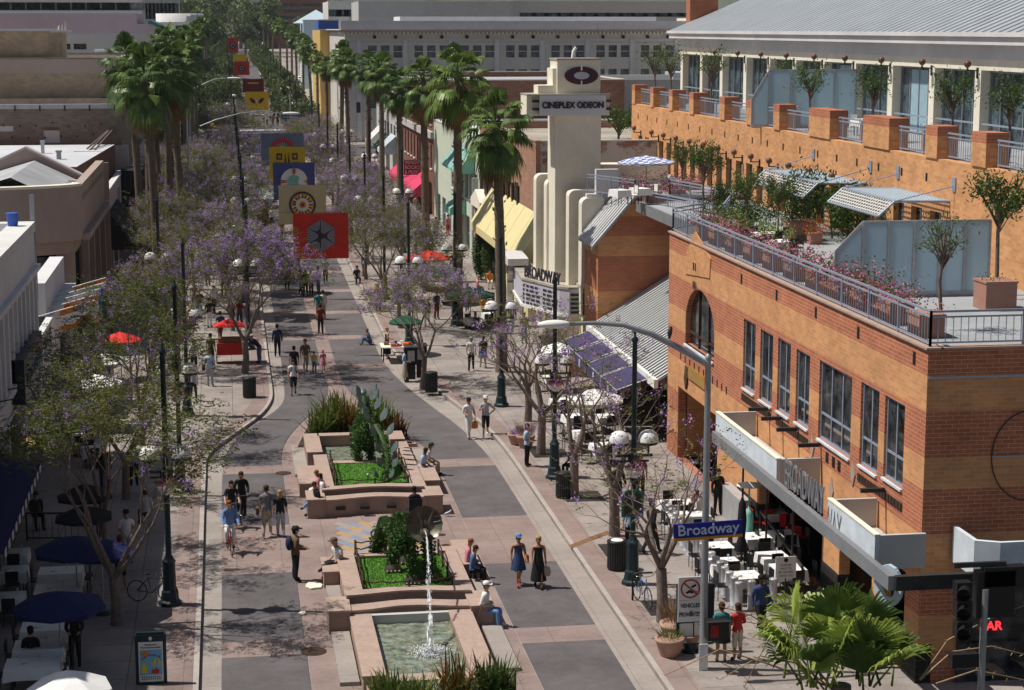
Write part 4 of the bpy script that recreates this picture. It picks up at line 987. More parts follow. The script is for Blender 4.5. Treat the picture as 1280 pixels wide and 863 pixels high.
# shop fronts on the far right of the next block
yy=300.
for i,(m_,lab) in enumerate((('cream_stucco','cream shop building with red and yellow awnings beyond the cross street'),('sky_wall','pale blue shop building in the next block'),('beige_light','beige shop building third beyond the cross street'),('mint_wall','greenish shop building far up the street on the right'),('stucco_white','white shop building farthest up the street on the right'))):
    l=[22,30,36,40,50][i];t=block('shop_building',lab,18.6,34,yy,yy+l,gz(yy)+[8,9,7.5,10,9][i],m_,wins=[('w',yy+3+k*5,yy+6+k*5,gz(yy)+4.6,gz(yy)+6.4) for k in range(int(l/5)-1)])
    if i==0:awning(t,'red and yellow awning',18.5,16.4,yy+2,yy+12,gz(yy)+5,gz(yy)+3.6,'red_cloth',.5,1,'gold')
    if i==1:awning(t,'blue awning',18.5,16.6,yy+2,yy+10,gz(yy)+5,gz(yy)+3.6,'blue_cloth',.5,1)
    yy+=l+.3
# ============ left hand side buildings ============
FX=-8.1
# near white ribbed building
l1=thing('ribbed_building','nearest left building, pale grey with vertical ribs and a flat white roof','building',(-14,62,0))
zt=9.58
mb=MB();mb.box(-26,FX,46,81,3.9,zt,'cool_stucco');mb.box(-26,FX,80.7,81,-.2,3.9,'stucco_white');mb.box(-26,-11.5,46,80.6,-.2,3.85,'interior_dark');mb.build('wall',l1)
mb=MB();mb.box(-26,FX-.9,46.4,80.2,zt,zt+.02,'roof_white');mb.box(FX-.9,FX+.06,46,81.06,zt,zt+.42,'stucco_white');mb.box(-26,FX-.9,80.2,81.05,zt,zt+.42,'stucco_white');mb.build('roof',l1)
for k in range(22):
    y=48+k*1.5;mb=MB();mb.box(FX,FX+.16,y,y+.42,5.0,8.0,'cool_stucco');mb.build('rib',l1)
mb=MB();mb.box(FX,FX+.22,46,81.02,4.75,5.0,'cool_stucco');mb.box(FX,FX+.22,46,81.02,8.0,8.2,'cool_stucco');mb.box(FX,FX+.1,46,81.02,3.9,4.0,'stucco_white');mb.build('string_course',l1)
for y in(47,52.5,58,64,70,76,80):
    mb=MB();mb.box(FX-.5,FX-.1,y,y+.5,0,3.9,'stucco_white');mb.build('pier',l1)
mb=MB();mb.box(FX+.02,FX+.5,70.5,77.5,4.2,5.9,'lamp_green');s_=mb.build('sign_board',l1,label='dark green projecting sign board')
mb=MB();put_text(mb,'PARAGON',.7,(FX+.52,74,5.),(0,-1,0),(0,0,1),'lamp_teal',.03,width=5.5);
mb.v=[(x,y,z) for x,y,z in mb.v];mb.build('lettering',s_)
mb=MB();p=AX(36,550,FX+.4);mb.ell((FX+.5,p[1],p[2]),.2,'glow_lamp',12,8);mb.build('globe_light',l1,label='small glowing amber globe')
mb=MB();mb.lathe([(.2,0),(.25,.5),(.27,.54),(.2,.54)],(-8.75,79.2,10.0),'blue_cloth',14);mb.build('bucket',label='blue bucket standing on the corner of the near white roof',cat='bucket')
mb=MB();mb.box(-8.25,-8.05,81.15,81.3,6.6,11.1,'galv');mb.build('roof_post',label='thin grey upright panel at the end of the near white building',cat='post')
for k in(0,1):mb=MB();mb.tube([(FX,66+k*2.2,5.2),(FX+.9,65.8+k*2.2,5.4),(FX+1.2,65.5+k*2.2,4.9)],.03,'steel_dark',5);mb.build('bracket_lamp',l1)
# second: small building with flags
l2=thing('flag_shop','small cream shop with a lattice window and poles of flags','building',(-12,92,0))
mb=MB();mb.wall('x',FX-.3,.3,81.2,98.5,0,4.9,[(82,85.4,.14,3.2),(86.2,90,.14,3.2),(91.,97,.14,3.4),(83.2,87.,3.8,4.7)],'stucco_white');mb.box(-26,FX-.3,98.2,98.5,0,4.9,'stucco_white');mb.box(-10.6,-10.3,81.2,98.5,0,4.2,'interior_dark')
mb.box(FX-1.0,FX-.3,88,98.4,4.9,6.45,'cool_stucco');mb.box(FX-.3,FX+.25,90.,98.5,4.9,5.05,'stucco_white');mb.build('wall',l2)
mb=MB();mb.box(-26,FX-1.,81.3,98.1,4.4,4.55,'roof_grey')
for k in range(8):mb.box(-24,FX-1.4,83+k*1.9,83.7+k*1.9,4.9,5.0,'galv')
mb.build('roof',l2)
mb=MB();mb.box(FX-.2,FX-.12,83.2,87,3.8,4.7,'glass_dark')
w_=mb.build('window',l2);f=MB()
for k in range(9):f.box(FX-.1,FX-.04,83.2+k*.475,83.26+k*.475,3.8,4.7,'stucco_white')
for k in range(3):f.box(FX-.1,FX-.04,83.2,87,3.8+k*.42,3.86+k*.42,'stucco_white')
f.build('frame',w_)
for i in range(5):
    y=87.+i*2.0;t=thing('flag',['first flag from the camera on the small cream shop, white and orange','second flag on the small cream shop, white and orange','middle of five flags on the small cream shop, white and blue','fourth flag on the small cream shop, blue and white','farthest flag on the small cream shop, white and orange'][i],'flag',(FX,y,5.2),'flags on the small cream shop')
    mb=MB();mb.tube([(FX-.6,y,5.05),(FX+2.0,y,5.75)],.025,'galv_light',5);mb.build('flagpole',t)
    mb=MB();r=random.Random(i);n=8;cols=[('white_cloth','orange_paint'),('white_cloth','orange_paint'),('blue_cloth','white_cloth'),('blue_cloth','white_cloth'),('white_cloth','orange_paint')][i]
    rows=[]
    for a in range(n+1):
        u=a/n;rows.append([(FX+.4+u*1.6,y+.12*math.sin(u*9+i)+.05*r.random()+.1*b*.4,5.3+.44*u-b*.24-.1*b*u*math.sin(u*7+i)) for b in range(5)])
    for a in range(n):
        for b in range(4):mb.quad(rows[a][b],rows[a+1][b],rows[a+1][b+1],rows[a][b+1],cols[0] if b in(1,2) else cols[1] if (b==0 or i<2 or i==4) else cols[0])
    mb.build('cloth',t)
# third: rounded pinkish building
l3=thing('rounded_building','rounded pink tan stucco building with a curved wall facing the camera','building',(-14,112,0))
def arcpts(n=14):
    out=[]
    for k in range(n+1):
        a=math.pi/2*k/n
        out.append((FX-11+11*math.sin(a)*1.0,110-6*math.cos(a)))
    return out
A=arcpts();zt3=9.35;zb3=6.35
mb=MB();pts=[(-26,104.2)]+[(FX-11+11*math.sin(a),107.6-3.4*math.cos(a)) for a in[math.pi/2*k/14 for k in range(15)]]
mb.prism(pts+[(FX,128),(FX-.5,128),(FX-.5,108.3)]+[(x-.3,y+.5) for x,y in reversed(pts[:-1])],zb3,zt3,'stucco_pinktan')
mb.prism([(-26,105)]+[(x-.4,y+.45) for x,y in pts[1:]]+[(FX-.45,127.9),(-26,127.9)],5.6,6.3,'stucco_pinktan')
mb.box(-9.6,FX-.5,107.7,108.3,0,5.6,'stucco_pinktan');mb.box(-26,-14.,106,106.3,0,5.6,'stucco_pinktan');mb.build('wall',l3)
mb=MB();mb.prism([(x+.02 if x>-9 else x,y-.04) for x,y in pts]+[(FX-.55,108.4)]+[(x-.4,y+.6) for x,y in reversed(pts[:-1])],zt3,zt3+.14,'cream_stucco');mb.build('coping',l3)
mb=MB();mb.prism([(-26,104.7)]+[(x-.3,y+.5) for x,y in pts[1:]]+[(FX-.5,128),(-26,128)],8.0,8.1,'roof_white');
for k in range(9):mb.box(-18,-8.9,112+k*1.7,112.5+k*1.7,8.1,8.22,'galv')
mb.build('roof',l3)
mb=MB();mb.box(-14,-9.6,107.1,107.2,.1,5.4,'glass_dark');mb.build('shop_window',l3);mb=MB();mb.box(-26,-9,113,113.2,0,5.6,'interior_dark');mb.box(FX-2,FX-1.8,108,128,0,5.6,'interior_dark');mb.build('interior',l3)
for k in range(40):
    if k%2:continue
    mb=MB();mb.box(FX-.02,FX+.08,108.4+k*.48,108.7+k*.48,8.5,8.75,'stucco_pinktan');mb.build('dentil',l3)
mb=MB();mb.box(FX,FX+.35,107.9,128,6.25,6.6,'stucco_pinktan');mb.build('cornice',l3)
for y in(112,117,122,127.5):
    mb=MB();mb.box(FX-.4,FX,y-.3,y+.3,0,6.2,'stucco_pinktan');mb.build('pier',l3)
# bow-roofed hall behind
gh=thing('gabled_hall','old hall with low gable parapet and grey metal roof behind the rounded building','building',(-18,133,0))
pk=AY(32,186,129.);lft=AY(-30,215,129.);rg=AY(119,229,129.)
mb=MB();mb.prismY([(lft[0],0),(lft[0],lft[2]),(pk[0],pk[2]),(rg[0],rg[2]),(rg[0],0)],129,129.5,'stucco_pinktan');mb.build('wall',gh)
mb=MB()
for a,b in((lft,pk),(pk,rg)):
    mb.add([(a[0],128.8,a[2]),(a[0],129.8,a[2]),(b[0],129.8,b[2]),(b[0],128.8,b[2]),(a[0],128.8,a[2]+.15),(a[0],129.8,a[2]+.15),(b[0],129.8,b[2]+.15),(b[0],128.8,b[2]+.15)],[(4,5,6,7),(0,3,7,4),(1,2,6,5),(0,4,5,1),(3,2,6,7)],'lilac_wall')
mb.build('coping',gh)
p=AY(30,204,122.);a=AY(-40,225,122.);c=AY(100,236,122.)
mb=MB();
for (u,v) in((a,p),(p,c)):mb.add([(u[0],114,u[2]-.3),(u[0],128.7,u[2]-.3),(v[0],128.7,v[2]-.3),(v[0],114,v[2]-.3)],[(0,1,2,3)],'roof_grey')
mb.build('roof',gh)
# fourth: white-parapet shop, awning over pavement
l4=thing('arched_shop','pale shop with low parapet and a big dark awning','building',(-14,142,0))
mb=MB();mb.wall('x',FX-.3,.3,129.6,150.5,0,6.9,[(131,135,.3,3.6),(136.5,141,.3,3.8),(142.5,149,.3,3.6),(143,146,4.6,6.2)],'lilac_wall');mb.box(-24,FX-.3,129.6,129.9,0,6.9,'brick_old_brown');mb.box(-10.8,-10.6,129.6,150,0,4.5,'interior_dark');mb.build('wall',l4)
mb=MB();mb.box(-24,FX-.3,129.9,150.5,6.3,6.4,'roof_dirty');mb.box(FX-.4,FX+.05,129.6,150.5,6.9,7.05,'stucco_white');mb.build('roof',l4)
mb=MB();mb.box(FX-.05,FX+.3,128.1,128.35,0,9.2,'stucco_pinktan');mb.build('drainpipe',l4)
awning(l4,'dark green slanted awning',FX+.05,FX+1.9,131,141.5,5.6,3.2,'black_cloth',.2,1,'lamp_green')
mb=MB();mb.box(FX,FX+1.6,148.,153,4.4,7.2,'black_cloth');mb.build('awning_box',l4)
# white-roofed brick hall
l5=thing('white_roof_hall','low brick hall with a flat white roof and long struts','building',(-16,150,0))
a=AY(10,181,149.);b=AY(150,181,149.);mb=MB();mb.box(-24,-9.,150.6,163,0,8.9,'brick_old_brown');mb.build('wall',l5)
mb=MB();mb.add([(-26,135.,8.45),(-10.4,135.,8.45),(-8.6,150,9.1),(-26,150,9.1)],[(0,1,2,3)],'roof_white');mb.box(-26,-10.4,135,135.3,6.3,8.45,'brick_old_brown');mb.add([(-10.4,135,8.45),(-8.6,150,9.1),(-8.6,150,6.3),(-10.4,135,6.3)],[(0,1,2,3)],'brick_old_brown');mb.box(-26,-8.6,150,150.1,6.3,9.1,'brick_old_brown');mb.build('roof',l5)
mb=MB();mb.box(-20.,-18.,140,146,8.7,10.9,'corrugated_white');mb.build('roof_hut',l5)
for p0,p1 in(((112,188),(152,148)),((118,188),(155,147)),((109,186),(151,150))):
    a=AY(*p0,146);b=AY(*p1,156);mb=MB();mb.tube([a,b],.07,'bark',5);mb.build('strut',l5)
mb=MB();a=AY(92,190,145);b=AY(128,190,145);mb.tube([a,b],.06,'bark',5);mb.build('roof_rail',l5)
# pylon
l6=thing('pink_pylon_shop','narrow pink shop front with a tall pylon above the left pavement','building',(-9,158,0))
mb=MB();mb.box(FX-.9,FX+.4,152.,153.2,0,8.9,'lilac_wall');mb.build('pylon',l6);mb=MB();mb.box(FX-6,FX,153.2,168,0,6.4,'lilac_wall');mb.build('wall',l6)
mb=MB();mb.box(FX,FX+.8,156,166,4.6,5.0,'sign_red');mb.build('sign_band',l6)
# long facing walls stepping up the hill
def facing(label,Y,pxl,pxr,pyt,mw,depth,name='brick_warehouse',wins=(),cop='galv_light',x_r=None,roof='roof_white',cr=.35):
    a=AY(pxl,pyt,Y);b=AY(pxr,pyt,Y);x1=b[0];x0=a[0]
    t=thing(name,label,'building',((x0+x1)/2,Y,0));mb=MB();mb.wall('y',Y,.4,x0,x1,0,a[2],[w_[:4] for w_ in wins],mw);mb.box(x1-.4,x1,Y+.4,Y+depth,0,a[2],mw);mb.box(x0,x1-.4,Y+depth-.3,Y+depth,0,a[2],mw);mb.build('wall',t)
    mb=MB();mb.box(x0,x1-.4,Y+.4,Y+depth-.3,a[2]-.9,a[2]-.7,roof);mb.box(x0,x1+.05,Y-.06,Y+.46,a[2],a[2]+cr,cop);mb.build('roof',t)
    for w_ in wins:
        g=MB();g.box(w_[0],w_[1],Y+.1,Y+.15,w_[2],w_[3],w_[4]);g.build('window',t)
    return t,a,b
Y=152.2
w0=AY(54,163,Y);w1=AY(75,179,Y)
w2=AY(-8,158,Y);w3=AY(17,165,Y)
t,a,b=facing('grey brown brick warehouse wall with a bricked-up arched window and silver flashing',Y,-60,150,137,'brick_greybrown',22,wins=[(w0[0],w1[0],w1[2],w0[2],'cool_stucco'),(w2[0],w3[0],w3[2],w2[2],'cool_stucco')],x_r=FX)
mb=MB();mb.prismY([(w0[0]-.1,w0[2]-.02),(w1[0]+.1,w0[2]-.02),(w1[0]-.1,w0[2]+.22),(w0[0]+.1,w0[2]+.22)],Y-.03,Y-.003,'brick_old_brown');mb.build('lintel',t)
r=random.Random(5)
for k in range(14):
    x=a[0]+(b[0]-a[0])*(.3+.68*k/14);mb=MB();z=b[2]-1.-.9*(k%2)-r.random()*.3;mb.box(x-.07,x+.07,Y-.02,Y-.003,z-.08,z+.08,'dark_red');mb.build('wall_anchor',t)
for k in range(8):
    x=-22+k*1.9;mb=MB();mb.box(x,x+.1,Y-.2,Y-.07,b[2]-.1,b[2]+.35,'steel_dark');mb.build('flashing_clip',t)
Y=176.
t,a,b=facing('tall tan brick warehouse with a paler upper band',Y,-60,143,74,'brick_tanwall',26,cop='brick_greybrown',cr=.1)
zz=AY(50,92,Y)[2];mb=MB();mb.box(a[0],b[0]+.03,Y-.04,Y-.003,zz,b[2],'stucco_pinktan');mb.build('upper_band',t)
p=AY(126,122,Y);q=AY(135,128,Y);mb=MB();mb.box(p[0],q[0],Y-.05,Y-.003,q[2],p[2],'black');mb.build('vent',t)
mb=MB();x0=AY(-60,40,Y+1)[0];x1=AY(60,40,Y+1)[0];x2=AY(75,40,Y+1)[0];z1=AY(40,39,Y+1)[2];mb.box(x0,x1,Y+1,Y+8,b[2]-.3,z1,'brick_tanwall');mb.prism([(x1,Y+1.1),(x2,Y+3),(x2,Y+8),(x1,Y+8)],b[2]-.3,z1-.12,'brick_tanwall');mb.box(x0,x1+.3,Y+.7,Y+8,z1,z1+.2,'roof_white');mb.prism([(x1+.1,Y+.8),(x2+.5,Y+2.7),(x2+.5,Y+8),(x1+.1,Y+8)],z1-.12,z1+.06,'roof_white');u=mb.build('roof_room',t)
wz=AY(62,48,Y+1.8);wq=AY(72,62,Y+2.5);mb=MB();mb.add([(wz[0],Y+1.05+.55,wq[2]),(wq[0],Y+2.45+.1,wq[2]),(wq[0],Y+2.45+.1,wz[2]),(wz[0],Y+1.05+.55,wz[2])],[(0,1,2,3)],'glass_dark');mb.build('window',u)
Y=205.
t,a,b=facing('low grey roofed building with skylights and white roof edge above the tan warehouse',Y,70,215,70,'cool_stucco',25,name='flat_roofed_building')
for px,w_ in((118,28),(160,22),(185,14)):
    p=AY(px,62,Y+8);q=AY(px+w_,68,Y+8);mb=MB();mb.box(p[0],q[0],Y+8,Y+10,a[2]-.7,p[2],'roof_white');mb.box(p[0]+.3,q[0]-.3,Y+7.96,Y+7.997,a[2]-.4,p[2]-.3,'glass_grey');mb.build('skylight',t)
Y=240.
t,a,b=facing('plain grey concrete wall building below the pink one',Y,70,193,44,'beige_wall',20,name='grey_building',cr=.2)
for px in(80,92,100):
    p=AY(px,55,Y-.1);q=AY(px+8,62,Y-.1);mb=MB();mb.box(p[0],q[0],Y-.05,Y-.003,q[2],p[2],'glass_dark');mb.build('window',t)
Y=300.
pk_=thing('pink_building','big pink stucco building with a sweeping curved blue-green end','building',(-30,Y,2))
a=AY(-30,15,Y);b=AY(171,17,Y);c=AY(171,30,Y);d=AY(185,30,Y)
pts=[(a[0],0),(a[0],a[2]),(b[0],b[2]),(c[0],c[2]),(d[0],d[2])]
e=AY(206,52,Y)
for k in range(1,9):
    t_=math.pi/2*k/8;pts.append((d[0]+(e[0]-d[0])*math.sin(t_),e[2]+(d[2]-e[2])*math.cos(t_)))
pts.append((e[0],0));mb=MB();mb.prismY(pts,Y,Y+25,'pink_wall');mb.build('wall',pk_)
mb=MB()
for (x0,z0),(x1,z1) in zip(pts[4:-1],pts[5:-1]):mb.add([(x0,Y-.3,z0),(x1,Y-.3,z1),(x1,Y+25.2,z1),(x0,Y+25.2,z0),(x0,Y-.3,z0+.5),(x1,Y-.3,z1+.5),(x1,Y+25.2,z1+.5),(x0,Y+25.2,z0+.5)],[(4,5,6,7),(0,1,5,4),(3,2,6,7),(0,4,7,3),(1,2,6,5)],'lamp_teal')
mb.box(a[0],b[0],Y-.2,Y+.4,b[2],b[2]+.3,'sky_wall');mb.build('coping',pk_)
mb=MB()
for k in range(3):
    p=AY(70+k*4,40,Y-5);mb.add([(p[0],Y-5,p[2]-1),(p[0]+.7,Y-5,p[2]-1),(p[0]+.5,Y-5,p[2]+1+k*.4),(p[0]+.35,Y-4.8,p[2]+.8)],[(0,1,2),(0,2,3),(1,2,3)],'cream_cloth')
mb.build('roof_sail',label='small pointed cream canvas shape on the tan warehouse roof',cat='canopy')
# distant blocks upper left
far_block('distant grey office block with wide window bands at the top left',-40,176,-20,420,'grey_stucco',wins=(.02,.98,11,[(3,13)],6.0),gl='glass_grey')
far_block('distant dark glass block behind the pink building',176,222,-10,450,'grey_stucco',wins=(.02,.98,9,[(4,24)],1.5),gl='glass_grey')
far_block('white block with dark stair opening above the left palms',201,238,29,400,'stucco_white',wins=(.5,.98,1,[(32,44)],3.))
mb=MB();a=AY(224,17,405);mb.lathe([(5,0),(5,4.6),(4.6,4.6),(4.6,4.2),(0,4.2)],(a[0],410,a[2]-4.6),'stucco_white',24);mb.build('water_tank',label='round white drum on the white block above the left palms',cat='tank')
far_block('cream house with small dark door at the far end of the street',268,292,30,640,'cream_stucco',depth=10,wins=(.2,.7,1,[(42,48)],2.))
far_block('brown brick block at the top behind the trees',330,412,-10,760,'brick_old_brown',wins=(.0,1.,12,[(4,8),(12,16),(20,24)],2.4))
far_block('grey tower block far behind the trees at the top centre',222,330,-14,980,'grey_stucco',wins=(.0,1.,14,[(-4,0),(3,6)],4))
# next block, left side
yy=262.
for i,(m_,lab) in enumerate((('stucco_white','white shop building left of the far palms'),('lilac_wall','pinkish shop building farther up on the left'),('grey_stucco','grey shop building far up on the left'),('beige_light','beige shop building farthest up on the left'))):
    l=[34,40,50,50][i];block('shop_building',lab,-24,FX,yy,yy+l,gz(yy)+[7,8,9,8][i],m_,wins=[('e',yy+3+k*5,yy+6+k*5,gz(yy)+4.2,gz(yy)+6.) for k in range(int(l/5)-1)]);yy+=l+.3
block('shop_building','grey shop building on the left before the cross street',-24,FX,168.2,200,6.6,'grey_stucco',wins=[('e',170+k*5,173+k*5,1.5,4.) for k in range(6)])
block('shop_building','white shop building on the left at the cross street corner',-24,FX,200.2,235,8.6,'stucco_white',wins=[('e',203+k*5,206+k*5,4.,6.) for k in range(6)])
# distant hills closing the view
def ridge(name,Y,h0,h1,m,x0,x1,seed):
    r=random.Random(seed);mb=MB();n=60;vs=[]
    for i in range(n+1):
        x=x0+(x1-x0)*i/n;h=h0+(h1-h0)*(.5+.5*math.sin(i*.35+seed))*r.uniform(.85,1.1)
        vs+=[(x,Y-250,10.),(x,Y,h),(x,Y+400,h*.8)]
    fs=[]
    for i in range(n):
        for k in(0,1):fs.append((i*3+k,i*3+k+1,i*3+k+4,i*3+k+3))
    mb.add(vs,fs,m,True);mb.build(name,kind='structure')
M('hill_green',(.10,.12,.085),.95,.35,.02)
ridge('hills',1900,70,95,'hill_green',-900,1500,2)

r=random.Random(11)
for i,(x,y,z,m_,w_,h) in enumerate(((-12.,60,9.6,'galv',.5,.6),(-10.5,70,9.6,'galv_light',.35,.9),(-13,76,9.6,'roof_white',.8,.5),(-11,92,4.55,'galv',.4,.5),(-12,119,8.1,'galv',.6,.6),(-15,123,8.1,'galv_light',.4,.8),(-12,140,8.7,'galv',.4,.6),(-13.5,144,8.9,'galv_light',.3,.9),(-14,182,14.4,'galv',.9,.9),(-20,186,14.4,'galv_light',.6,1.2),(-11,156,11.3,'galv',.4,.5))):
    t=thing('roof_vent',['square grey vent on the nearest white roof','tall thin vent pipe on the nearest white roof','low white hatch on the nearest white roof','small vent on the flag shop roof','grey vent box on the rounded building roof','thin pipe on the rounded building roof','grey vent on the flat white roof','thin pale pipe on the flat white roof','big grey vent on the tan warehouse','tall pale pipe on the tan warehouse','small vent on the grey brown warehouse'][i],'vent',(x,y,z));mb=MB();mb.box(x-w_*.4,x+w_*.4,y-w_*.4,y+w_*.4,z-.3,z+h*.8,m_);mb.build('stack',t);mb=MB();mb.box(x-w_*.55,x+w_*.55,y-w_*.55,y+w_*.55,z+h*.8,z+h,m_);mb.build('cowl',t)
# ============ fountain islands ============
def spray_plant(x,y,z,n,h,spread,mats,seed,name='flax_plant',label=None,cat='plant',group=None,w=.05,tilt=(.1,.9)):
    r=random.Random(seed);mb=MB()
    for i in range(n):
        a=r.uniform(0,2*math.pi);t=r.uniform(*tilt);L_=h*r.uniform(.6,1.1);ox,oy=r.gauss(0,spread),r.gauss(0,spread)
        m=r.choice(mats);pts=[];k=5
        for j in range(k+1):
            u=j/k;rr=L_*(u*math.sin(t)*.6+ (u*u)*.35*t);zz=L_*(u*math.cos(t*.8)-u*u*u*.28*t)
            pts.append(Vector((x+ox+math.cos(a)*rr,y+oy+math.sin(a)*rr,z+zz)))
        sd=Vector((-math.sin(a),math.cos(a),0));vs=[];ww=w*r.uniform(.7,1.3)
        for j,p in enumerate(pts):
            q=ww*(1-(j/k)**2)+.004;vs+=[p-sd*q,p+sd*q]
        mb.add(vs,[(2*j,2*j+1,2*j+3,2*j+2) for j in range(k)],m)
    return mb.build(name,label=label,cat=cat,group=group,loc=(x,y,z))
def island(lab,yb,pool_side,parts):pass
def cross_wall(mb,y,x0,x1,h,th,amp):
    """low seat wall with an S-curved face"""
    n=24;f=[];b=[]
    for i in range(n+1):
        u=i/n;x=x0+(x1-x0)*u;f.append((x,y-amp*math.cos(u*2*math.pi)+amp));b.append((x,y+th-amp*math.cos(u*2*math.pi)*.9+amp))
    mb.prism(f+list(reversed(b)),0,h,'granite_pink')
    mb.prism([(x,q-.03) for x,q in f]+[(x,q+.03) for x,q in reversed(b)],h,h+.06,'coping_pink')
# --- near fountain
f2=thing('fountain','near pink granite fountain island with lawn, pool and curved seat wall','fountain',(5.2,54,0))
def part(parent,name,fn,label=None):
    mb=MB();fn(mb);return mb.build(name,parent,label=label)
def wallseg(x0,x1,y0,y1,h):
    def f(mb):
        mb.box(x0,x1,y0,y1,0,h,'granite_pink');mb.box(x0-.03,x1+.03,y0-.03,y1+.03,h,h+.06,'coping_pink')
    return f
part(f2,'curved_wall',lambda mb:cross_wall(mb,54.75,3.35,7.0,.62,.55,.16))
part(f2,'curved_wall',lambda mb:cross_wall(mb,55.75,3.3,7.15,.80,.42,.13))
part(f2,'end_block',wallseg(2.7,3.35,54.6,56.0,.68));part(f2,'end_block',wallseg(7.0,7.68,54.5,56.0,.68))
part(f2,'side_wall',wallseg(3.32,3.85,56.2,61.3,.62));part(f2,'side_wall',wallseg(6.78,7.3,56.2,61.4,.62))
part(f2,'back_wall',wallseg(3.85,6.78,60.9,61.4,.55))
part(f2,'seat_block',wallseg(2.8,3.29,59.4,61.1,.5));part(f2,'seat_block',wallseg(7.33,7.95,59.6,62.6,.5))
part(f2,'step',lambda mb:mb.box(2.85,3.3,56.1,59.3,0,.12,'pave_gutter'));part(f2,'step',lambda mb:mb.box(7.32,7.9,50.5,59.4,0,.12,'pave_gutter'))
part(f2,'step',lambda mb:mb.box(2.75,3.3,50.,54.5,0,.12,'pave_gutter'))
part(f2,'pool_wall',wallseg(3.35,3.95,49.2,54.7,.5));part(f2,'pool_wall',wallseg(6.35,7.0,49.2,54.7,.5));part(f2,'pool_wall',wallseg(3.95,6.35,48.9,49.4,.42))
part(f2,'pool_liner',lambda mb:mb.box(3.95,6.35,54.55,54.74,.0,.55,'grey_stucco'))
mb=MB();n=18;vs=[(3.96+2.38*i/n,49.41+5.1*j/n,.27+.012*math.sin(i*1.7+j*2.3)) for j in range(n+1) for i in range(n+1)]
mb.add(vs,[(j*(n+1)+i,j*(n+1)+i+1,(j+1)*(n+1)+i+1,(j+1)*(n+1)+i) for j in range(n) for i in range(n)],'water',True);tag(mb.build('pool_water',kind='structure'))
part(f2,'planter_bed',lambda mb:(mb.box(3.4,7.1,45.5,48.88,0,.4,'granite_pink'),mb.box(3.5,7.0,45.6,48.8,.4,.42,'soil')))
for p,nm in((G(394,800),'x'),):
    pass
mb=MB();mb.add([(2.71,52.8,.1),(2.715,52.8,.45),(2.715,51.4,.45),(2.71,51.4,.1)],[(0,1,2,3)],'orange_paint')
# --- far fountain
f1=thing('fountain','farther pink granite fountain island with metal-backed topiary and flax bed','fountain',(5.2,69,0))
part(f1,'curved_wall',lambda mb:cross_wall(mb,68.4,3.3,7.05,.62,.55,.16))
part(f1,'curved_wall',lambda mb:cross_wall(mb,69.3,3.25,7.1,.80,.42,.13))
for x in(3.9,4.8,5.8):part(f1,'wall_vent',lambda mb:mb.box(x-.18,x+.18,68.35,68.55,.28,.38,'black'))
part(f1,'end_block',wallseg(2.66,3.3,68.3,69.7,.68));part(f1,'end_block',wallseg(7.05,7.72,68.3,69.7,.68))
part(f1,'side_wall',wallseg(3.25,3.75,69.8,76,.62));part(f1,'side_wall',wallseg(6.75,7.25,69.8,78,.62))
part(f1,'seat_block',wallseg(2.5,3.22,71.6,74.6,.5));part(f1,'seat_block',wallseg(7.28,7.95,71.4,74.6,.5))
part(f1,'step',lambda mb:mb.box(2.45,3.22,75.,80.6,0,.12,'pave_gutter'));part(f1,'step',lambda mb:mb.box(7.28,8.0,74.9,79.,0,.12,'pave_gutter'))
part(f1,'pool_wall',wallseg(3.0,3.6,76.2,79.8,.7));part(f1,'pool_wall',wallseg(6.6,7.2,78.2,79.8,.7));part(f1,'pool_wall',wallseg(3.6,6.6,79.3,79.8,.7));part(f1,'pool_wall',wallseg(3.75,6.75,74.9,75.3,.5))
mb=MB();mb.box(3.62,6.7,75.31,79.28,.25,.27,'water');mb.build('pool_water',kind='structure')
part(f1,'planter_bed',lambda mb:(mb.prism([(2.6,79.9),(7.9,79.9),(7.5,84),(6.4,87.5),(5.3,89.5),(4.4,88),(3.2,84)],0,.14,'granite_pink'),mb.prism([(2.75,80.),(7.7,80.),(7.3,84),(6.3,87.2),(5.3,88.9),(4.5,87.6),(3.35,84)],.14,.2,'soil')))
# lawns
def lawn(x0,x1,y0,y1,z,curve,n,seed):
    r=random.Random(seed);mb=MB();mb.box(x0,x1,y0,y1,0,z,'grass_base')
    for i in range(n):
        x=r.uniform(x0+.02,x1-.02);y=r.uniform(y0+.02,y1-.02);a=r.uniform(0,6.28);h=r.uniform(.03,.075)
        dx,dy=math.cos(a)*.012,math.sin(a)*.012
        mb.add([(x-dx,y-dy,z-.005),(x+dx,y+dy,z-.005),(x+r.uniform(-.03,.03),y+r.uniform(-.03,.03),z+h)],[(0,1,2)],'grass_blade')
    return mb.build('lawn',kind='stuff',label='short bright green grass on the fountain island',cat='grass')
lawn(3.86,6.77,56.3,60.88,.52,0,9000,1);lawn(3.76,6.74,69.85,74.88,.52,0,8000,2)
def low_fence(pts,z,label):
    t=thing('low_fence',label,'fence',(pts[0][0],pts[0][1],z));r=random.Random(4)
    for (a,b),(c,d) in zip(pts,pts[1:]):
        L_=math.hypot(c-a,d-b);n=max(1,round(L_/1.45))
        for k in range(n+(0 if (c,d)!=pts[-1] else 1)):
            x=a+(c-a)*k/n;y=b+(d-b)*k/n;mb=MB();mb.cyl((x,y,z-.1),(x,y,z+.56),.035,.035,'brown_dark',6);mb.build('post',t)
    mb=MB()
    for zz in(.5,.28):
        P=[]
        for (a,b),(c,d) in zip(pts,pts[1:]):
            for k in range(5):P.append((a+(c-a)*k/5,b+(d-b)*k/5,z+zz-.05*math.sin(math.pi*((k*1.5)%1))))
        P.append((*pts[-1],z+zz))
        mb.tube(P,.024,'brown_dark',5)
    mb.build('rail',t)
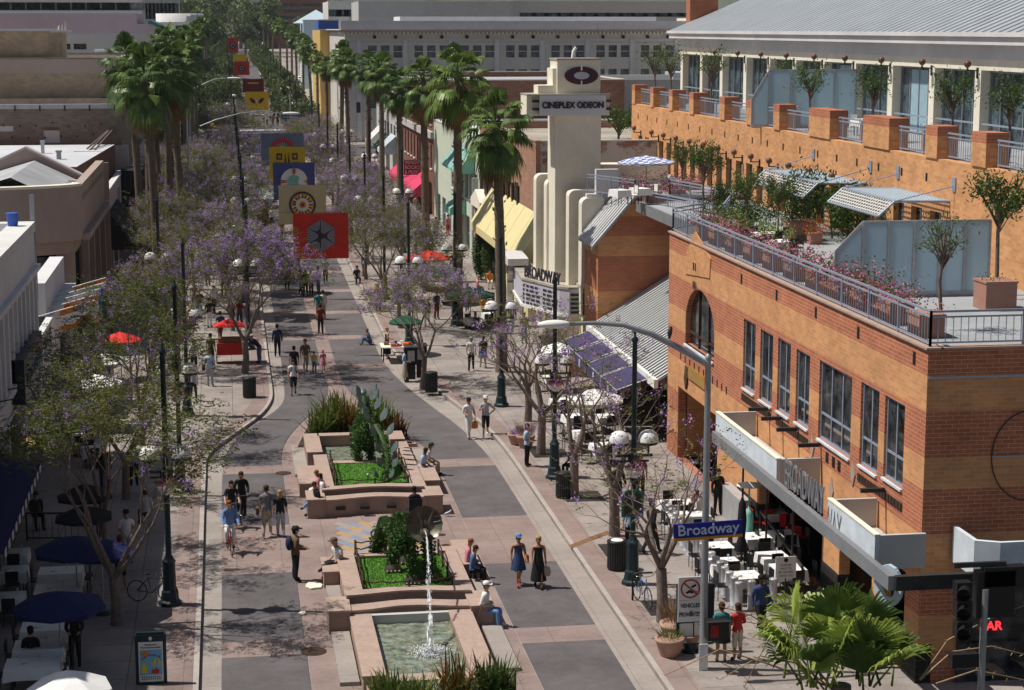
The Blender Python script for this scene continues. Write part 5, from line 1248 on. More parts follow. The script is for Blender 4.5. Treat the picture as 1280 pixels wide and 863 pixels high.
low_fence([(3.95,61.),(3.9,56.6),(5.3,56.35),(6.68,56.6),(6.72,60.9)],.52,'low brown fence round the near lawn in front of the horned bowl')
low_fence([(3.88,75),(3.85,70.2),(5.3,69.95),(6.6,70.2),(6.68,75)],.52,'low brown fence round the farther lawn')
low_fence([(3.95,61.2),(5.0,61.3)],.52,'short length of low brown fence beside the person in yellow')
# flax
fl=['leaf_flax','leaf_flax','leaf_green'];rd=['leaf_flax_red','leaf_flax','leaf_flax_red']
for i,(x,y,h,ms,n,lab) in enumerate(((3.7,80.9,1.5,fl,150,'yellow green flax clump at the left end of the far bed'),(4.3,81.8,1.9,fl,190,'tall yellow flax clump second from left in the far bed'),(5.0,81.4,1.9,rd,170,'bronze flax clump left of the topiary in the far bed'),(4.7,83.6,1.8,fl,150,'yellow flax clump at the back of the far bed'),(6.3,81.8,1.9,['leaf_green','leaf_flax'],190,'dark green flax clump right of the topiary'),(7.0,81.0,1.3,rd,120,'low bronze flax clump at the right end of the far bed'),
   (3.9,47.3,1.15,['leaf_green','leaf_flax'],170,'green flax clump at the bottom edge left of the pool'),(4.6,47.1,1.1,['leaf_green','leaf_flax'],150,'green flax clump at the bottom edge, second from left'),(5.75,47.5,1.4,rd,120,'reddish bronze flax clump at the bottom edge in front of the splash'),(6.75,47.6,1.3,['leaf_green','leaf_flax'],190,'tall green flax clump at the bottom edge right of the pool'))):
    spray_plant(x,y,.3,n,h,.22,ms,20+i,label=lab,w=.035 if y<60 else .045)
# --- topiary dinosaurs
def ivy(mb,c,rad,n,r,m='leaf_ivy',rot=None,s=.11):
    e=Euler(rot).to_matrix() if rot else Matrix.Identity(3)
    for i in range(n):
        d=Vector((r.gauss(0,1),r.gauss(0,1),r.gauss(0,1))).normalized();p=Vector((d.x*rad[0],d.y*rad[1],d.z*rad[2]))*r.uniform(.9,1.08)
        mb.leaf(Vector(c)+e@p,s*r.uniform(.7,1.4),s*r.uniform(.6,1.),m,r,(d+Vector((r.uniform(-1,1),r.uniform(-1,1),r.uniform(-1,1)))*.8))
def tcol(mb,pts,rs,r,n):
    mb.tube(pts,[q*.86 for q in rs],'leaf_dark',8)
    P=[Vector(p) for p in pts]
    for i in range(n):
        k=r.randrange(len(P)-1);u=r.random();c=P[k].lerp(P[k+1],u);q=rs[k]*(1-u)+rs[k+1]*u
        d=Vector((r.gauss(0,1),r.gauss(0,1),r.gauss(0,.3))).normalized()
        mb.leaf(c+d*q*r.uniform(.85,1.1),.1*r.uniform(.7,1.4),.08,'leaf_ivy',r,d+Vector((r.uniform(-1,1),r.uniform(-1,1),r.uniform(-1,1)))*.8)
t=thing('dinosaur_topiary','ivy covered dinosaur topiary with a horned copper bowl for a head, spouting water','topiary',(5.7,58,.52))
r=random.Random(8);B=MB()
B.ell((5.3,59.1,1.85),(.32,1.1,.48),'leaf_dark',14,10);ivy(B,(5.3,59.1,1.85),(.35,1.15,.52),2000,r);ivy(B,(5.65,58.1,2.2),(.3,.4,.3),500,r)
tcol(B,[(5.0,60.9,1.7),(4.75,61.4,1.0),(4.6,61.3,.6)],[.4,.25,.12],r,300);B.build('body',t)
for x,y in((5.55,57.85),(6.1,58.0),(5.05,59.3),(5.6,60.2)):
    L_=MB();tcol(L_,[(x,y,.55),(x,y+.05,1.3),(x-.05,y+.3,2.0)],[.15,.17,.2],r,300);lg=L_.build('leg',t)
    fm=MB();fm.lathe([(.30,0),(.30,.06),(.22,.2),(.2,.26)],(x,y,.52),'copper',12)
    for q in range(4):fm.ell((x-.2+q*.13,y-.27,.57),(.06,.09,.06),'copper',8,5)
    fm.build('foot',lg)
# bowl frill facing the camera, tilted up
c=Vector((5.90,57.45,2.55));nrm=Vector((.02,-.93,.36)).normalized();ux=Vector((1,0,0));ux=(ux-nrm*ux.dot(nrm)).normalized();uz=nrm.cross(ux)*-1
if uz.z<0:uz=-uz
BS=.64
def bp(a,b,d):return c+(ux*a+uz*b+nrm*d)*BS
D=MB();n=40;rings=[(0,-.30),(.25,-.26),(.5,-.16),(.72,-.04),(.88,.07),(.90,.10),(.88,.05),(.70,-.10),(.4,-.26),(0,-.36)]
vs=[];
for rr_,dd in rings:
    for k in range(n):
        a=2*math.pi*k/n;q=rr_*(1+(.025*math.cos(a*16) if rr_>.8 else 0));vs.append(bp(q*math.cos(a),q*math.sin(a)*1.0,dd))
D.add(vs,[(i*n+k,i*n+(k+1)%n,(i+1)*n+(k+1)%n,(i+1)*n+k) for i in range(len(rings)-1) for k in range(n)],'copper',True)
for k in range(9):
    a=math.pi*(.05+.9*k/8)+math.pi*0;D.tube([bp(.15*math.cos(a),.15*math.sin(a),-.24),bp(.5*math.cos(a),.5*math.sin(a),-.12),bp(.82*math.cos(a),.82*math.sin(a),.06)],[.03,.02,.008],'copper',5)
D.build('frill_bowl',t)
Hh=MB();Hh.ell(bp(0,-.42,.12),(.17,.22,.16),'copper',14,10);Hh.tube([bp(0,-.42,.3),bp(0,-.52,.6),bp(0,-.72,.78)],[.13,.085,.02],'copper',10);Hh.ell(bp(.15,-.3,.3),.035,'black',8,6);Hh.ell(bp(-.15,-.3,.3),.035,'black',8,6);Hh.tube([bp(0,-.6,.3),bp(0,-.72,.5)],[.08,.03],'copper',8);Hh.build('head',t)
for a,b in((-.2,.62),(.22,.66),(.0,.25)):
    h_=MB();h_.tube([bp(a*.5,-.25,.18),bp(a*1.0,b*.25,.42),bp(a*1.9,b*.95,.62)],[.06,.042,.006],'copper',8);h_.build('horn',t)
# water jet
mb=MB();s0=bp(0,-.72,.78);pts=[];r=random.Random(2);vx=-.25
T=.72
for k in range(22):
    u=k/21;y=s0.y-u*4.4;z=s0.z+ (0.55*u) - (s0.z+.55-.3)*u*u
    pts.append((s0.x+r.uniform(-.015,.015),y,z))
yE=pts[-1][1]
pts=[(s0.x-.45*(k/23)+r.uniform(-.012,.012),s0.y-(s0.y-51.6)*(k/23),s0.z+.5*(k/23)-(s0.z+.5-.28)*(k/23)**2) for k in range(24)]
n=70;P_=[Vector((s0.x-.45*k/n,s0.y-(s0.y-51.6)*k/n,s0.z+.5*(k/n)-(s0.z+.5-.28)*(k/n)**2)) for k in range(n+1)]
mb.tube([p+Vector((r.gauss(0,.006),0,r.gauss(0,.01))) for p in P_[:30]],[.020+.010*abs(math.sin(k*1.7)) for k in range(30)],'water_spray',7)
k=28
while k<n:
    L_=r.randint(2,5);q=P_[k:k+L_+1];w_=.012+.03*k/n
    if len(q)>2:
        for _ in range(2):
            o=Vector((r.gauss(0,w_),r.gauss(0,w_),r.gauss(0,w_)));mb.tube([p+o for p in q],[.004]+[r.uniform(.010,.026) for _ in q[2:]]+[.004],'water_spray',5)
    k+=r.randint(1,3)
for k in range(700):
    u=r.random()**.7;p=Vector((s0.x-.45*u,s0.y-(s0.y-51.6)*u,s0.z+.5*u-(s0.z+.5-.28)*u*u));w_=.012+.05*u
    mb.ell(p+Vector((r.gauss(0,w_),r.gauss(0,w_),r.gauss(0,w_))),r.uniform(.004,.014),'water_spray',4,3)
for k in range(1100):
    a=r.uniform(0,6.28);q=abs(r.gauss(0,.26));mb.ell((s0.x-.45+math.cos(a)*q*1.25,51.6+math.sin(a)*q,.28+abs(r.gauss(0,.13))*max(0,1-q)),r.uniform(.008,.03),'water_spray',5,3)
mb.build('water_jet',label='white jet of water falling from the dinosaur beak into the near pool',cat='water jet',loc=tuple(s0))
# plated topiary on the far island
t=thing('plated_topiary','ivy covered dinosaur topiary with grey green metal back plates on the far lawn','topiary',(5.6,74,.52))
r=random.Random(9);B=MB();SP=[(5.55,77.4,2.9),(5.5,76.8,2.75),(5.55,75.8,2.45),(5.75,74.6,2.05),(6.0,73.4,1.5),(6.0,72.3,.95),(5.75,71.4,.62)]
B.ell((5.35,75.9,1.6),(.38,1.,.6),'leaf_dark',14,9);ivy(B,(5.35,75.9,1.6),(.42,1.05,.65),1900,r);tcol(B,SP[3:],[.24,.17,.11,.06],r,700);tcol(B,[(5.5,76.7,2.1),(5.45,77.6,2.7)],[.3,.2],r,200);B.build('body',t)
for x,y in((5.0,75.2),(5.55,75.4),(5.0,76.4)):
    L_=MB();tcol(L_,[(x,y,.55),(x,y,1.2),(x+.1,y+.2,1.7)],[.15,.17,.24],r,260);L_.build('leg',t)
hd=MB();hd.ell((5.42,78.0,2.85),(.2,.42,.2),'plate_green',12,8);hd.build('head',t)
for i in range(8):
    u=i/7*(len(SP)-1.6)+.5;k=int(u);q=Vector(SP[k]).lerp(Vector(SP[min(k+1,len(SP)-1)]),u-k)
    for sd in(-1,1):
        s_=.62*(1-.5*abs(i-3)/5);a=.5*sd;d=Vector((math.sin(a)*.9,-.15,math.cos(a))).normalized();o=Vector((.35*sd,-.8,.1)).cross(d).normalized() if 0 else Vector((0,-1,0))
        o=Vector((sd*.45,-.75,-.1)).normalized();b=q+Vector((sd*.22,0,.12 if i<5 else .02))
        ring=[b,b+d*s_*.35+o*s_*.34,b+d*s_*.75+o*s_*.28,b+d*s_*1.15,b+d*s_*.75-o*s_*.3,b+d*s_*.35-o*s_*.34]
        th=d.cross(o).normalized()*.02;pm=MB();pm.add([p+th for p in ring]+[p-th for p in ring],[tuple(range(6)),tuple(reversed(range(6,12)))]+[(j,(j+1)%6,6+(j+1)%6,6+j) for j in range(6)],'plate_green');pm.build('back_plate',t)
mb=MB();mb.box(6.15,6.55,70.4,70.75,.52,.56,'steel_grey');mb.build('access_hatch',label='small grey metal hatch lying in the corner of the far lawn',cat='hatch')
mb=MB();p=G(460,600,.55);mb.cyl(p,(p[0],p[1],.72),.03,.03,'black',6);mb.ell((p[0],p[1],.75),.06,'galv_light',8,6);mb.build('garden_light',label='tiny spotlight standing in the far lawn',cat='light')
# ============ trees ============
def jac(seed,h,leafn,flown,spread=.62,trunk=2.0,rad=.17,bark='bark',maxd=5,leafm='leaf_jac',twiggy=1.0,lean=0):
    r=random.Random(seed);tr=MB();cr=MB();tips=[]
    def grow(p,d,L_,rad,dep):
        pts=[p.copy()];rs=[rad];q=p.copy();dd=d.copy();n=3 if dep<maxd-1 else 2
        for i in range(n):
            dd=(dd+Vector((r.gauss(0,.13),r.gauss(0,.13),r.gauss(0,.08)+.05))).normalized();q=q+dd*L_/n;pts.append(q.copy());rs.append(rad*(1-.38*(i+1)/n))
        tr.tube(pts,rs,bark,7 if dep<2 else 5 if dep<4 else 4,caps=dep==maxd)
        if dep>=maxd-1:
            for s_ in pts[1:]:tips.append((s_,dd,dep))
        if dep>=maxd:return
        k=r.choice([2,3,3]) if dep>0 else r.choice([3,4])
        a0=r.uniform(0,6.28)
        for i in range(k):
            a=a0+i*2*math.pi/k+r.uniform(-.4,.4);t=r.uniform(.3,.62)*(spread/.62) if dep>0 else r.uniform(.38,.7)*(spread/.62)
            o=dd.orthogonal().normalized();w=dd.cross(o);nd=(dd*math.cos(t)+(o*math.cos(a)+w*math.sin(a))*math.sin(t)).normalized();nd.z=abs(nd.z)*.9+.06;nd.normalize()
            grow(q,nd,L_*r.uniform(.66,.9)*(1 if dep else .85),rs[-1]*r.uniform(.62,.8),dep+1)
    L0=(h-trunk)/2.9
    # trunk
    p0=Vector((0,0,-.1));p1=Vector((lean+r.uniform(-.1,.1),r.uniform(-.1,.1),trunk*.5));p2=Vector((lean*1.8,r.uniform(-.15,.15),trunk))
    tr.tube([p0,p1,p2],[rad*1.25,rad*1.02,rad],bark,9)
    for i in range(4):
        a=i*math.pi/2+r.uniform(-.4,.4);t=r.uniform(.35,.75);grow(p2,Vector((math.cos(a)*math.sin(t),math.sin(a)*math.sin(t),math.cos(t))),L0,rad*.62,1)
    if len(tips)==0:return tr,cr
    for i in range(int(leafn)):
        p,d,_=r.choice(tips);c=p+Vector((r.gauss(0,.24),r.gauss(0,.24),r.gauss(0,.2)));
        # feathery frond: a few thin leaflets
        f=Vector((r.uniform(-1,1),r.uniform(-1,1),r.uniform(-.4,.6))).normalized();o=f.cross(Vector((r.uniform(-.3,.3),r.uniform(-.3,.3),1))).normalized();mm=leafm if r.random()<.8 else 'leaf_jac_bright';fl_=r.uniform(.2,.36)
        for q in range(3):
            for s_ in(-1,1):cr.leaf(c+f*fl_*(q/3),fl_*.42,fl_*.16,mm,r,f*.6+o*s_*.8)
    big=[t for t in tips]
    for i in range(int(flown)):
        p,d,_=r.choice(big);c=p+Vector((0,0,.1))
        for k in range(16):
            cr.leaf(c+Vector((r.gauss(0,.085),r.gauss(0,.085),r.gauss(.04,.12))),r.uniform(.06,.105),r.uniform(.05,.08),'blossom',r)
    return tr,cr
def tree_proto(name,label,tr,cr):
    t=thing(name,label,'tree',(0,0,0));o=tr.build('trunk',t);cr.build('crown',t);return Proto(t)
P_near=[tree_proto('jacaranda_tree','x',*jac(s,h,l,f,trunk=1.7,maxd=5,spread=w_,bark='bark')) for s,h,l,f,w_ in((11,5.9,130,26,.8),(12,6.3,190,36,.75),(13,5.6,90,18,.85),(14,7.6,2300,60,.5))]
P_full=[tree_proto('jacaranda_tree','x',*jac(s,h,l,f,trunk=1.8,maxd=5,spread=.7)) for s,h,l,f in((21,7.8,2900,340),(22,7.4,2500,480),(23,8.2,3600,230))]
def at(px,py):
    g=G(px,py);return (g[0],g[1],g[2]+.1)
near=[((828,782),0,.98,.3,'bare jacaranda with a pale leaning trunk beside the clay pots, nearest on the right'),((768,674),2,1.05,1.9,'bare jacaranda growing behind the black litter bin on the right'),((717,627),1,1.0,3.3,'third jacaranda on the right pavement, in front of the white café umbrella'),((676,572),1,1.02,4.4,'bare jacaranda beside the man in the pale shirt by the flower pots'),
      ((146,786),3,.88,2.2,'tall leafy jacaranda in the left shade above the bicycle and sign'),((132,700),3,.82,.7,'leafy jacaranda in the left shade behind the nearest one'),((158,628),3,.85,5.1,'jacaranda left of the second left lamp post'),((176,560),3,.9,3.9,'leafy green jacaranda in front of the flag shop'),
      ((660,530),2,.9,2.6,'small bare jacaranda just right of the palm base')]
for (px,py),k,sc,rz,lab in near:P_near[k].put(at(px,py),rz,sc,lab)
full=[((306,470),1,.98,.2,'flowering jacaranda in front of the red vendor cart'),((528,486),1,.8,1.2,'jacaranda with violet blossom behind the black litter bin near the phones'),((222,470),0,.8,4.,'violet jacaranda left of the shoppers on the left pavement')]
for (px,py),k,sc,rz,lab in full:P_full[k].put(at(px,py),rz,sc,lab)
r=random.Random(77)
y=112.
names_l=['violet jacaranda directly behind the red vendor cart','broad jacaranda left of the red banner','jacaranda left of the beige banner','jacaranda below the blue banner on the left side']
names_r=['jacaranda right of the red banner','jacaranda beyond the red umbrella, behind the lamp','jacaranda right of the beige banner','jacaranda right of the yellow banner']
i=0
while y<232:
    for side,x in((0,.3),(1,9.9)):
        k=r.randrange(3);nm=(names_l if side==0 else names_r)
        lab=nm[i] if i<4 else ('one of the purple flowering jacarandas along the far left kerb' if side==0 else 'one of the purple flowering jacarandas along the far right kerb')
        P_full[k].put((x+r.uniform(-.5,.5),y+r.uniform(-1,1),gz(y)+.1),r.uniform(0,6.28),r.uniform(.68,.86) if side==0 else r.uniform(.62,.78),lab,None if i<4 else ('far left jacarandas' if side==0 else 'far right jacarandas'))
        if side==0 and i<8:
            P_full[(k+1)%3].put((x-3.2+r.uniform(-.4,.4),y+4+r.uniform(-1,1),gz(y)+.1),r.uniform(0,6.28),r.uniform(.7,.85),'one of the inner row jacarandas between the left palms and the kerb','inner left jacarandas')
        elif side==1 and i in(2,4,6):
            P_full[(k+1)%3].put((x+2.6,y+5,gz(y)+.1),r.uniform(0,6.28),.6,'one of the small inner jacarandas beside the right palms','inner right jacarandas')
    y+=9.6;i+=1
# ---- palms
def palm(seed,h,rt=.24,nl=40,cr_r=2.2):
    r=random.Random(seed);tr=MB();cr=MB();sk=MB();n=26;pts=[];rs=[];bx,by=r.uniform(-.25,.25),r.uniform(-.2,.2)
    for i in range(n+1):
        u=i/n;pts.append((bx*u*u*2,by*u*u*2,h*u-.1));rs.append((rt*(1.25-.45*u))*(1+.07*(i%2))*(1.3 if i==0 else 1))
    tr.tube(pts,rs,'bark_palm',10);top=Vector(pts[-1])
    for i in range(90):
        u=r.uniform(.5,.99);a=r.uniform(0,6.28);q=rt*(1.25-.45*u)*1.02;p=Vector((bx*u*u*2+math.cos(a)*q,by*u*u*2+math.sin(a)*q,h*u));tr.leaf(p,.22,.1,'bark_palm',r,(math.cos(a)*.6,math.sin(a)*.6,.8))
    def fan(mb,base,az,el,pl,fr,m,droop):
        d=Vector((math.cos(az)*math.cos(el),math.sin(az)*math.cos(el),math.sin(el)));e=base+d*pl;e.z-=droop*pl*.25
        mb.tube([base,base.lerp(e,.55)+Vector((0,0,.05)),e],[.035,.025,.018],m,4,caps=False)
        side=Vector((-math.sin(az),math.cos(az),0));up=side.cross(d).normalized();nb=15
        for k in range(nb):
            t=(k/(nb-1)-.5)*2.5;dd=(d*math.cos(t)+side*math.sin(t)).normalized();L_=fr*(1-.22*abs(t)/1.25)*r.uniform(.88,1.08);w=fr*.062
            p1=e+dd*L_*.55+up*(.05*math.cos(t*3));p1.z-=droop*L_*.10;p2=e+dd*L_*.82;p2.z-=droop*L_*.42;p3=e+dd*L_*.94;p3.z-=droop*L_*.85
            s_=dd.cross(up).normalized()*w
            mb.add([e,p1-s_,p1+s_,p2-s_*.8,p2+s_*.8,p3],[(0,1,2),(1,3,4,2),(3,5,4)],m)
    for i in range(nl):
        u=i/nl;el=R(82)-u*R(138)+r.gauss(0,.16);az=i*2.4+r.uniform(-.4,.4);fan(cr,top+Vector((0,0,-.3*u)),az,el,cr_r*r.uniform(.36,.62),cr_r*r.uniform(.40,.60),'leaf_palm',.35+.9*u)
    for i in range(16):
        fan(sk,top+Vector((0,0,-.5)),i*2.4,R(-62)+r.gauss(0,.1),cr_r*.35,cr_r*.42,'leaf_palm_dead',1.6)
    return tr,cr,sk
def palm_proto(seed,h,**k):
    tr,cr,sk=palm(seed,h,**k);t=thing('fan_palm','x','palm',(0,0,0));tr.build('trunk',t);cr.build('crown',t);sk.build('dead_skirt',t);return Proto(t)
PP=[palm_proto(31,13.,cr_r=2.05),palm_proto(32,14.2,cr_r=2.1),palm_proto(33,13.4,cr_r=1.9),palm_proto(34,13.8,cr_r=1.85)]
PH=[13.,14.2,13.4,13.8]
def put_palm(px_crown,py_crown,X,k,lab,rz,group=None,Y=None):
    a=AX(px_crown,py_crown,X) if Y is None else AY(px_crown,py_crown,Y)
    g=gz(a[1]);s_=(a[2]-g)/PH[k];PP[k].put((a[0],a[1],g),rz,(max(.8,min(1.1,s_)),)*2+(s_,),lab,group)
for (px,py,X,k,lab,rz) in((627,150,14.1,0,'nearest right hand palm, full green crown standing beside the tall lamp post',.3),(571,92,13.6,1,'second right hand palm, tallest crown left of the cinema tower',1.1),(531,97,13.6,2,'third palm of the right hand row, crown touching the second',2.),(499,103,13.6,3,'fourth palm of the right hand row, by the magenta awning',2.9),
   (476,86,13.7,1,'fifth palm of the right hand row',4.),(459,80,13.7,2,'sixth palm of the right hand row',5.1),(434,76,13.2,1,'seventh palm of the right hand row, first of a close trio',.5),(425,68,13.2,0,'eighth palm of the right hand row, second of a close trio',1.7)):
    put_palm(px,py,X,k,lab,rz)
r=random.Random(5)
for (px,py,X) in((396,72,13.5),(388,58,13.5),(378,52,13.5),(370,44,13.6),(364,40,13.6),(358,33,13.8),(350,30,14),(340,27,14.),(335,24,14.),(329,22,14.),(322,20,14.),(408,80,13.4)):
    put_palm(px,py,X,r.randrange(4),'one of the tall far palms in the right hand row across the cross street',r.uniform(0,6),'far right palms')
for (px,py,X,k,lab,rz) in((190,92,-4.4,0,'nearest left hand palm, big shaggy crown over the left pavement',.2),(206,82,-3.9,1,'second left hand palm, trunk just right of the nearest one',1.4),(196,140,-4.6,2,'shorter left hand palm whose crown hangs below the others',2.2),(214,122,-4.3,3,'short left hand palm with yellowing lower fronds',3.3),(218,70,-3.9,2,'left hand palm behind the big pair, crown merging with them',4.)):
    if k==2 and py==140:Y=150.;put_palm(px,py,X,k,lab,rz,Y=Y)
    elif py==122:put_palm(px,py,X,k,lab,rz,Y=172.)
    else:put_palm(px,py,X,k,lab,rz)
for (px,py,X) in((170,74,-6.2),(182,100,-5.8),(214,52,-5.),(222,96,-3.2),(226,60,-4),(231,66,-4.1),(233,52,-4.),(238,48,-4),(242,42,-4),(246,38,-4.1),(249,34,-4.),(252,30,-4.),(255,26,-4.2),(258,22,-4)):
    put_palm(px,py,X,r.randrange(4),'one of the merged palms receding along the left pavement',r.uniform(0,6),'far left palms')
# ---- far broadleaf trees
def blob(seed,h,n,rx):
    r=random.Random(seed);tr=MB();cr=MB();tr.tube([(0,0,-.3),(.1,0,h*.3),(0,.1,h*.5)],[.35,.28,.2],'bark',7)
    C=[]
    for i in range(16):
        a=r.uniform(0,6.28);q=rx*math.sqrt(r.random())*.8;C.append((Vector((math.cos(a)*q,math.sin(a)*q,h*r.uniform(.45,.88))),r.uniform(.22,.42)*rx))
        tr.tube([(0,0,h*.35),C[-1][0]],[.12,.04],'bark',4,caps=False)
    for i in range(n):
        c,q=r.choice(C);d=Vector((r.gauss(0,1),r.gauss(0,1),r.gauss(0,.8))).normalized();cr.leaf(c+d*q*r.uniform(.7,1.1),r.uniform(.4,.75),r.uniform(.3,.5),'leaf_far',r)
    return tr,cr
BP=[tree_proto('street_tree','x',*blob(s,9,2600,4.2)) for s in(41,42,43)]
BH=9.
y=268.
while y<640:
    for x,gname,lab in((.2,'far left street trees','one of the dark street trees lining the left side beyond the cross street'),(9.9,'far right street trees','one of the dark street trees lining the right side beyond the cross street'),(-5.2,'outer far left street trees','one of the outer trees by the far left shopfronts')):
        if x==9.9 and r.random()<.15:continue
        BP[r.randrange(3)].put((x+r.uniform(-.5,.5),y+r.uniform(-3,3),gz(y)),r.uniform(0,6),(r.uniform(.5,.72),r.uniform(.5,.72),r.uniform(.6,.85)),lab,gname)
    y+=13
for i in range(60):
    y=r.uniform(660,1150);x=r.uniform(-70,140)
    if -2<x<10 and r.random()<.4:continue
    BP[r.randrange(3)].put((x*(y/900),y,gz(y)),r.uniform(0,6),r.uniform(1.2,2.1),'one of the hazy trees massed at the far end of the street','trees at the street end')
for px,py,Y in((205,25,500),(240,30,520),(262,26,560),(225,12,620),(250,10,700),(300,14,760),(270,8,820),(320,10,700)):
    a=AY(px,py,Y);g=gz(Y);s_=(a[2]-g)/7.;BP[r.randrange(3)].put((a[0],Y,g),r.uniform(0,6),(min(s_,2.2),min(s_,2.2),s_),'one of the tall dark trees above the left palms','tall trees at the upper left')
# ---- terrace plants
def small_tree(seed,h,n,rx,m='leaf_green'):
    r=random.Random(seed);tr=MB();cr=MB();tr.tube([(0,0,0),(.05,.03,h*.3),(-.03,.02,h*.6)],[.05,.045,.035],'bark',6)
    for i in range(26):
        a=r.uniform(0,6.28);q=rx*r.uniform(.3,1);e=Vector((math.cos(a)*q,math.sin(a)*q,h*r.uniform(.62,1.0)));b=Vector((0,0,h*r.uniform(.42,.62)));mi=b.lerp(e,.5)+Vector((0,0,.08));tr.tube([b,mi,e],[.022,.014,.006],'bark',4,caps=False)
        for k in range(n//26):
            p=mi.lerp(e,r.uniform(.2,1.15));cr.leaf(p+Vector((r.gauss(0,.11),r.gauss(0,.11),r.gauss(0,.1))),r.uniform(.09,.17),r.uniform(.03,.05),m,r)
    return tr,cr
SP_=[tree_proto('potted_tree','x',*small_tree(s,2.6,n,.75)) for s,n in((51,420),(52,900),(53,1500))]
def ptree(px,py,z,h,k,lab,Y=None,X=None):
    if X is not None:a=AX(px,py,X)
    else:a=G(px,py,z)
    SP_[k].put((a[0],a[1],z),rnd.uniform(0,6),h/2.6,lab)
ptree(1176,390,9.95,2.9,0,'thin little tree in the corner planter in front of the frosted screen')
ptree(1246,352,10.,3.6,2,'tree in the big square clay planter right of the frosted screen')
ptree(932,290,9.6,2.6,2,'slim leafy terrace tree left of the lattice awnings, first from the left railing')
ptree(972,296,9.6,2.5,2,'slim leafy terrace tree in front of the left lattice awning')
ptree(1060,300,9.45,2.3,2,'wide bushy terrace tree at the left end of the frosted screen')
ptree(1040,298,9.45,2.2,2,'wide bushy terrace tree beside the red geranium pot')
ptree(1118,270,9.6,2.9,2,'terrace tree standing between the two lattice awnings')
ptree(1196,300,9.6,2.6,2,'terrace tree right of the second lattice awning')
ptree(852,246,9.5,2.9,1,'sparse terrace tree against the brick wall near the striped parasol')
ptree(880,262,9.5,3.2,2,'leafy terrace tree against the brick piers, right of the striped parasol')
for px,lab in((818,'first thin balcony tree from the left on the upper terrace'),(838,'second thin balcony tree from the left on the upper terrace'),(890,'third thin balcony tree on the upper terrace, left of the screen'),(972,'balcony tree in front of the upper frosted screen, left one'),(1012,'balcony tree in front of the upper frosted screen, right one'),(1092,'balcony tree with an open crown in front of the curtained window'),(1190,'balcony tree with a round crown above the rail'),(1262,'balcony tree at the right edge of the upper terrace')):
    a=AX(px,150,27.4);SP_[0 if px<900 else 1].put((27.4,a[1],13.2),rnd.uniform(0,6),1.22 if px>900 else 1.5,lab)
mb=MB();p=G(768,200,9.4);SP_[2].put((p[0]+.3,p[1],9.3),1.,(1.9,1.9,1.45),'bushy dark tree right of the cinema tower')

def bush(seed,m):
    r=random.Random(seed);t=thing('terrace_shrub','x','shrub',(0,0,0));mb=MB();mb.tube([(0,0,0),(.05,0,.6)],.04,'bark',5);mb.build('stem',t);mb=MB()
    C=[Vector((r.gauss(0,.4),r.gauss(0,.4),r.uniform(.35,1.25))) for _ in range(14)]
    for i in range(2100):
        c=r.choice(C);mb.leaf(c+Vector((r.gauss(0,.17),r.gauss(0,.17),r.gauss(0,.17))),r.uniform(.09,.17),r.uniform(.03,.06),m,r)
    mb.build('foliage',t);return Proto(t)
BU=[bush(61,'leaf_green'),bush(62,'leaf_dark')]
for i,(px,py,sc,k,lab) in enumerate(((1062,292,1.35,0,'broad green shrub at the left end of the frosted screen'),(938,280,.9,0,'green shrub left of the two lattice awnings'),(904,262,.9,1,'dark shrub against the far brick piers'),(1128,268,1.1,0,'green shrub between the two lattice awnings'),(1198,292,1.3,0,'green shrub right of the second lattice awning'),(1008,282,1.5,1,'dark tall shrub under the left lattice awning'))):
    g=G(px,py,9.8);BU[k].put((g[0],g[1],9.42),i*1.3,(sc,sc,sc*1.25),lab)
# ============ street lamps ============
t=thing('street_lamp','x','street lamp',(0,0,0))
mb=MB();mb.lathe([(.36,0),(.36,.12),(.29,.18),(.25,.45),(.21,.5),(.19,1.35),(.22,1.42),(.16,1.5),(.10,1.62)],(0,0,0),'lamp_green',8,smooth=False);mb.build('base',t)
mb=MB();mb.lathe([(.095,1.6),(.09,4.0),(.08,8.0),(.11,8.02),(.11,8.12),(.03,8.2),(.05,8.28),(.03,8.34)],(0,0,0),'lamp_green',10);mb.build('pole',t)
mb=MB();mb.box(-.62,.62,-.035,.035,4.25,4.33,'steel_dark');mb.box(-.5,.5,-.03,.03,4.08,4.14,'steel_dark');mb.lathe([(.2,0),(.2,.2)],(0,0,4.15),'lamp_green',8);mb.build('cross_arm',t)
for s_ in(-1,1):
    mb=MB();x=s_*.48;mb.box(x-.03,x+.03,-.03,.03,4.33,4.62,'steel_dark');mb.lathe([(.10,4.6),(.30,4.66),(.32,4.72),(.30,4.74)],(x,0,0),'steel_dark',14);l=mb.build('lamp_holder',t)
    mb=MB();mb.lathe([(.33,4.745),(.325,4.86),(.26,5.02),(.14,5.10),(.0,5.13)],(x,0,0),'globe_white',16);mb.build('globe',l)
PL=Proto(t)
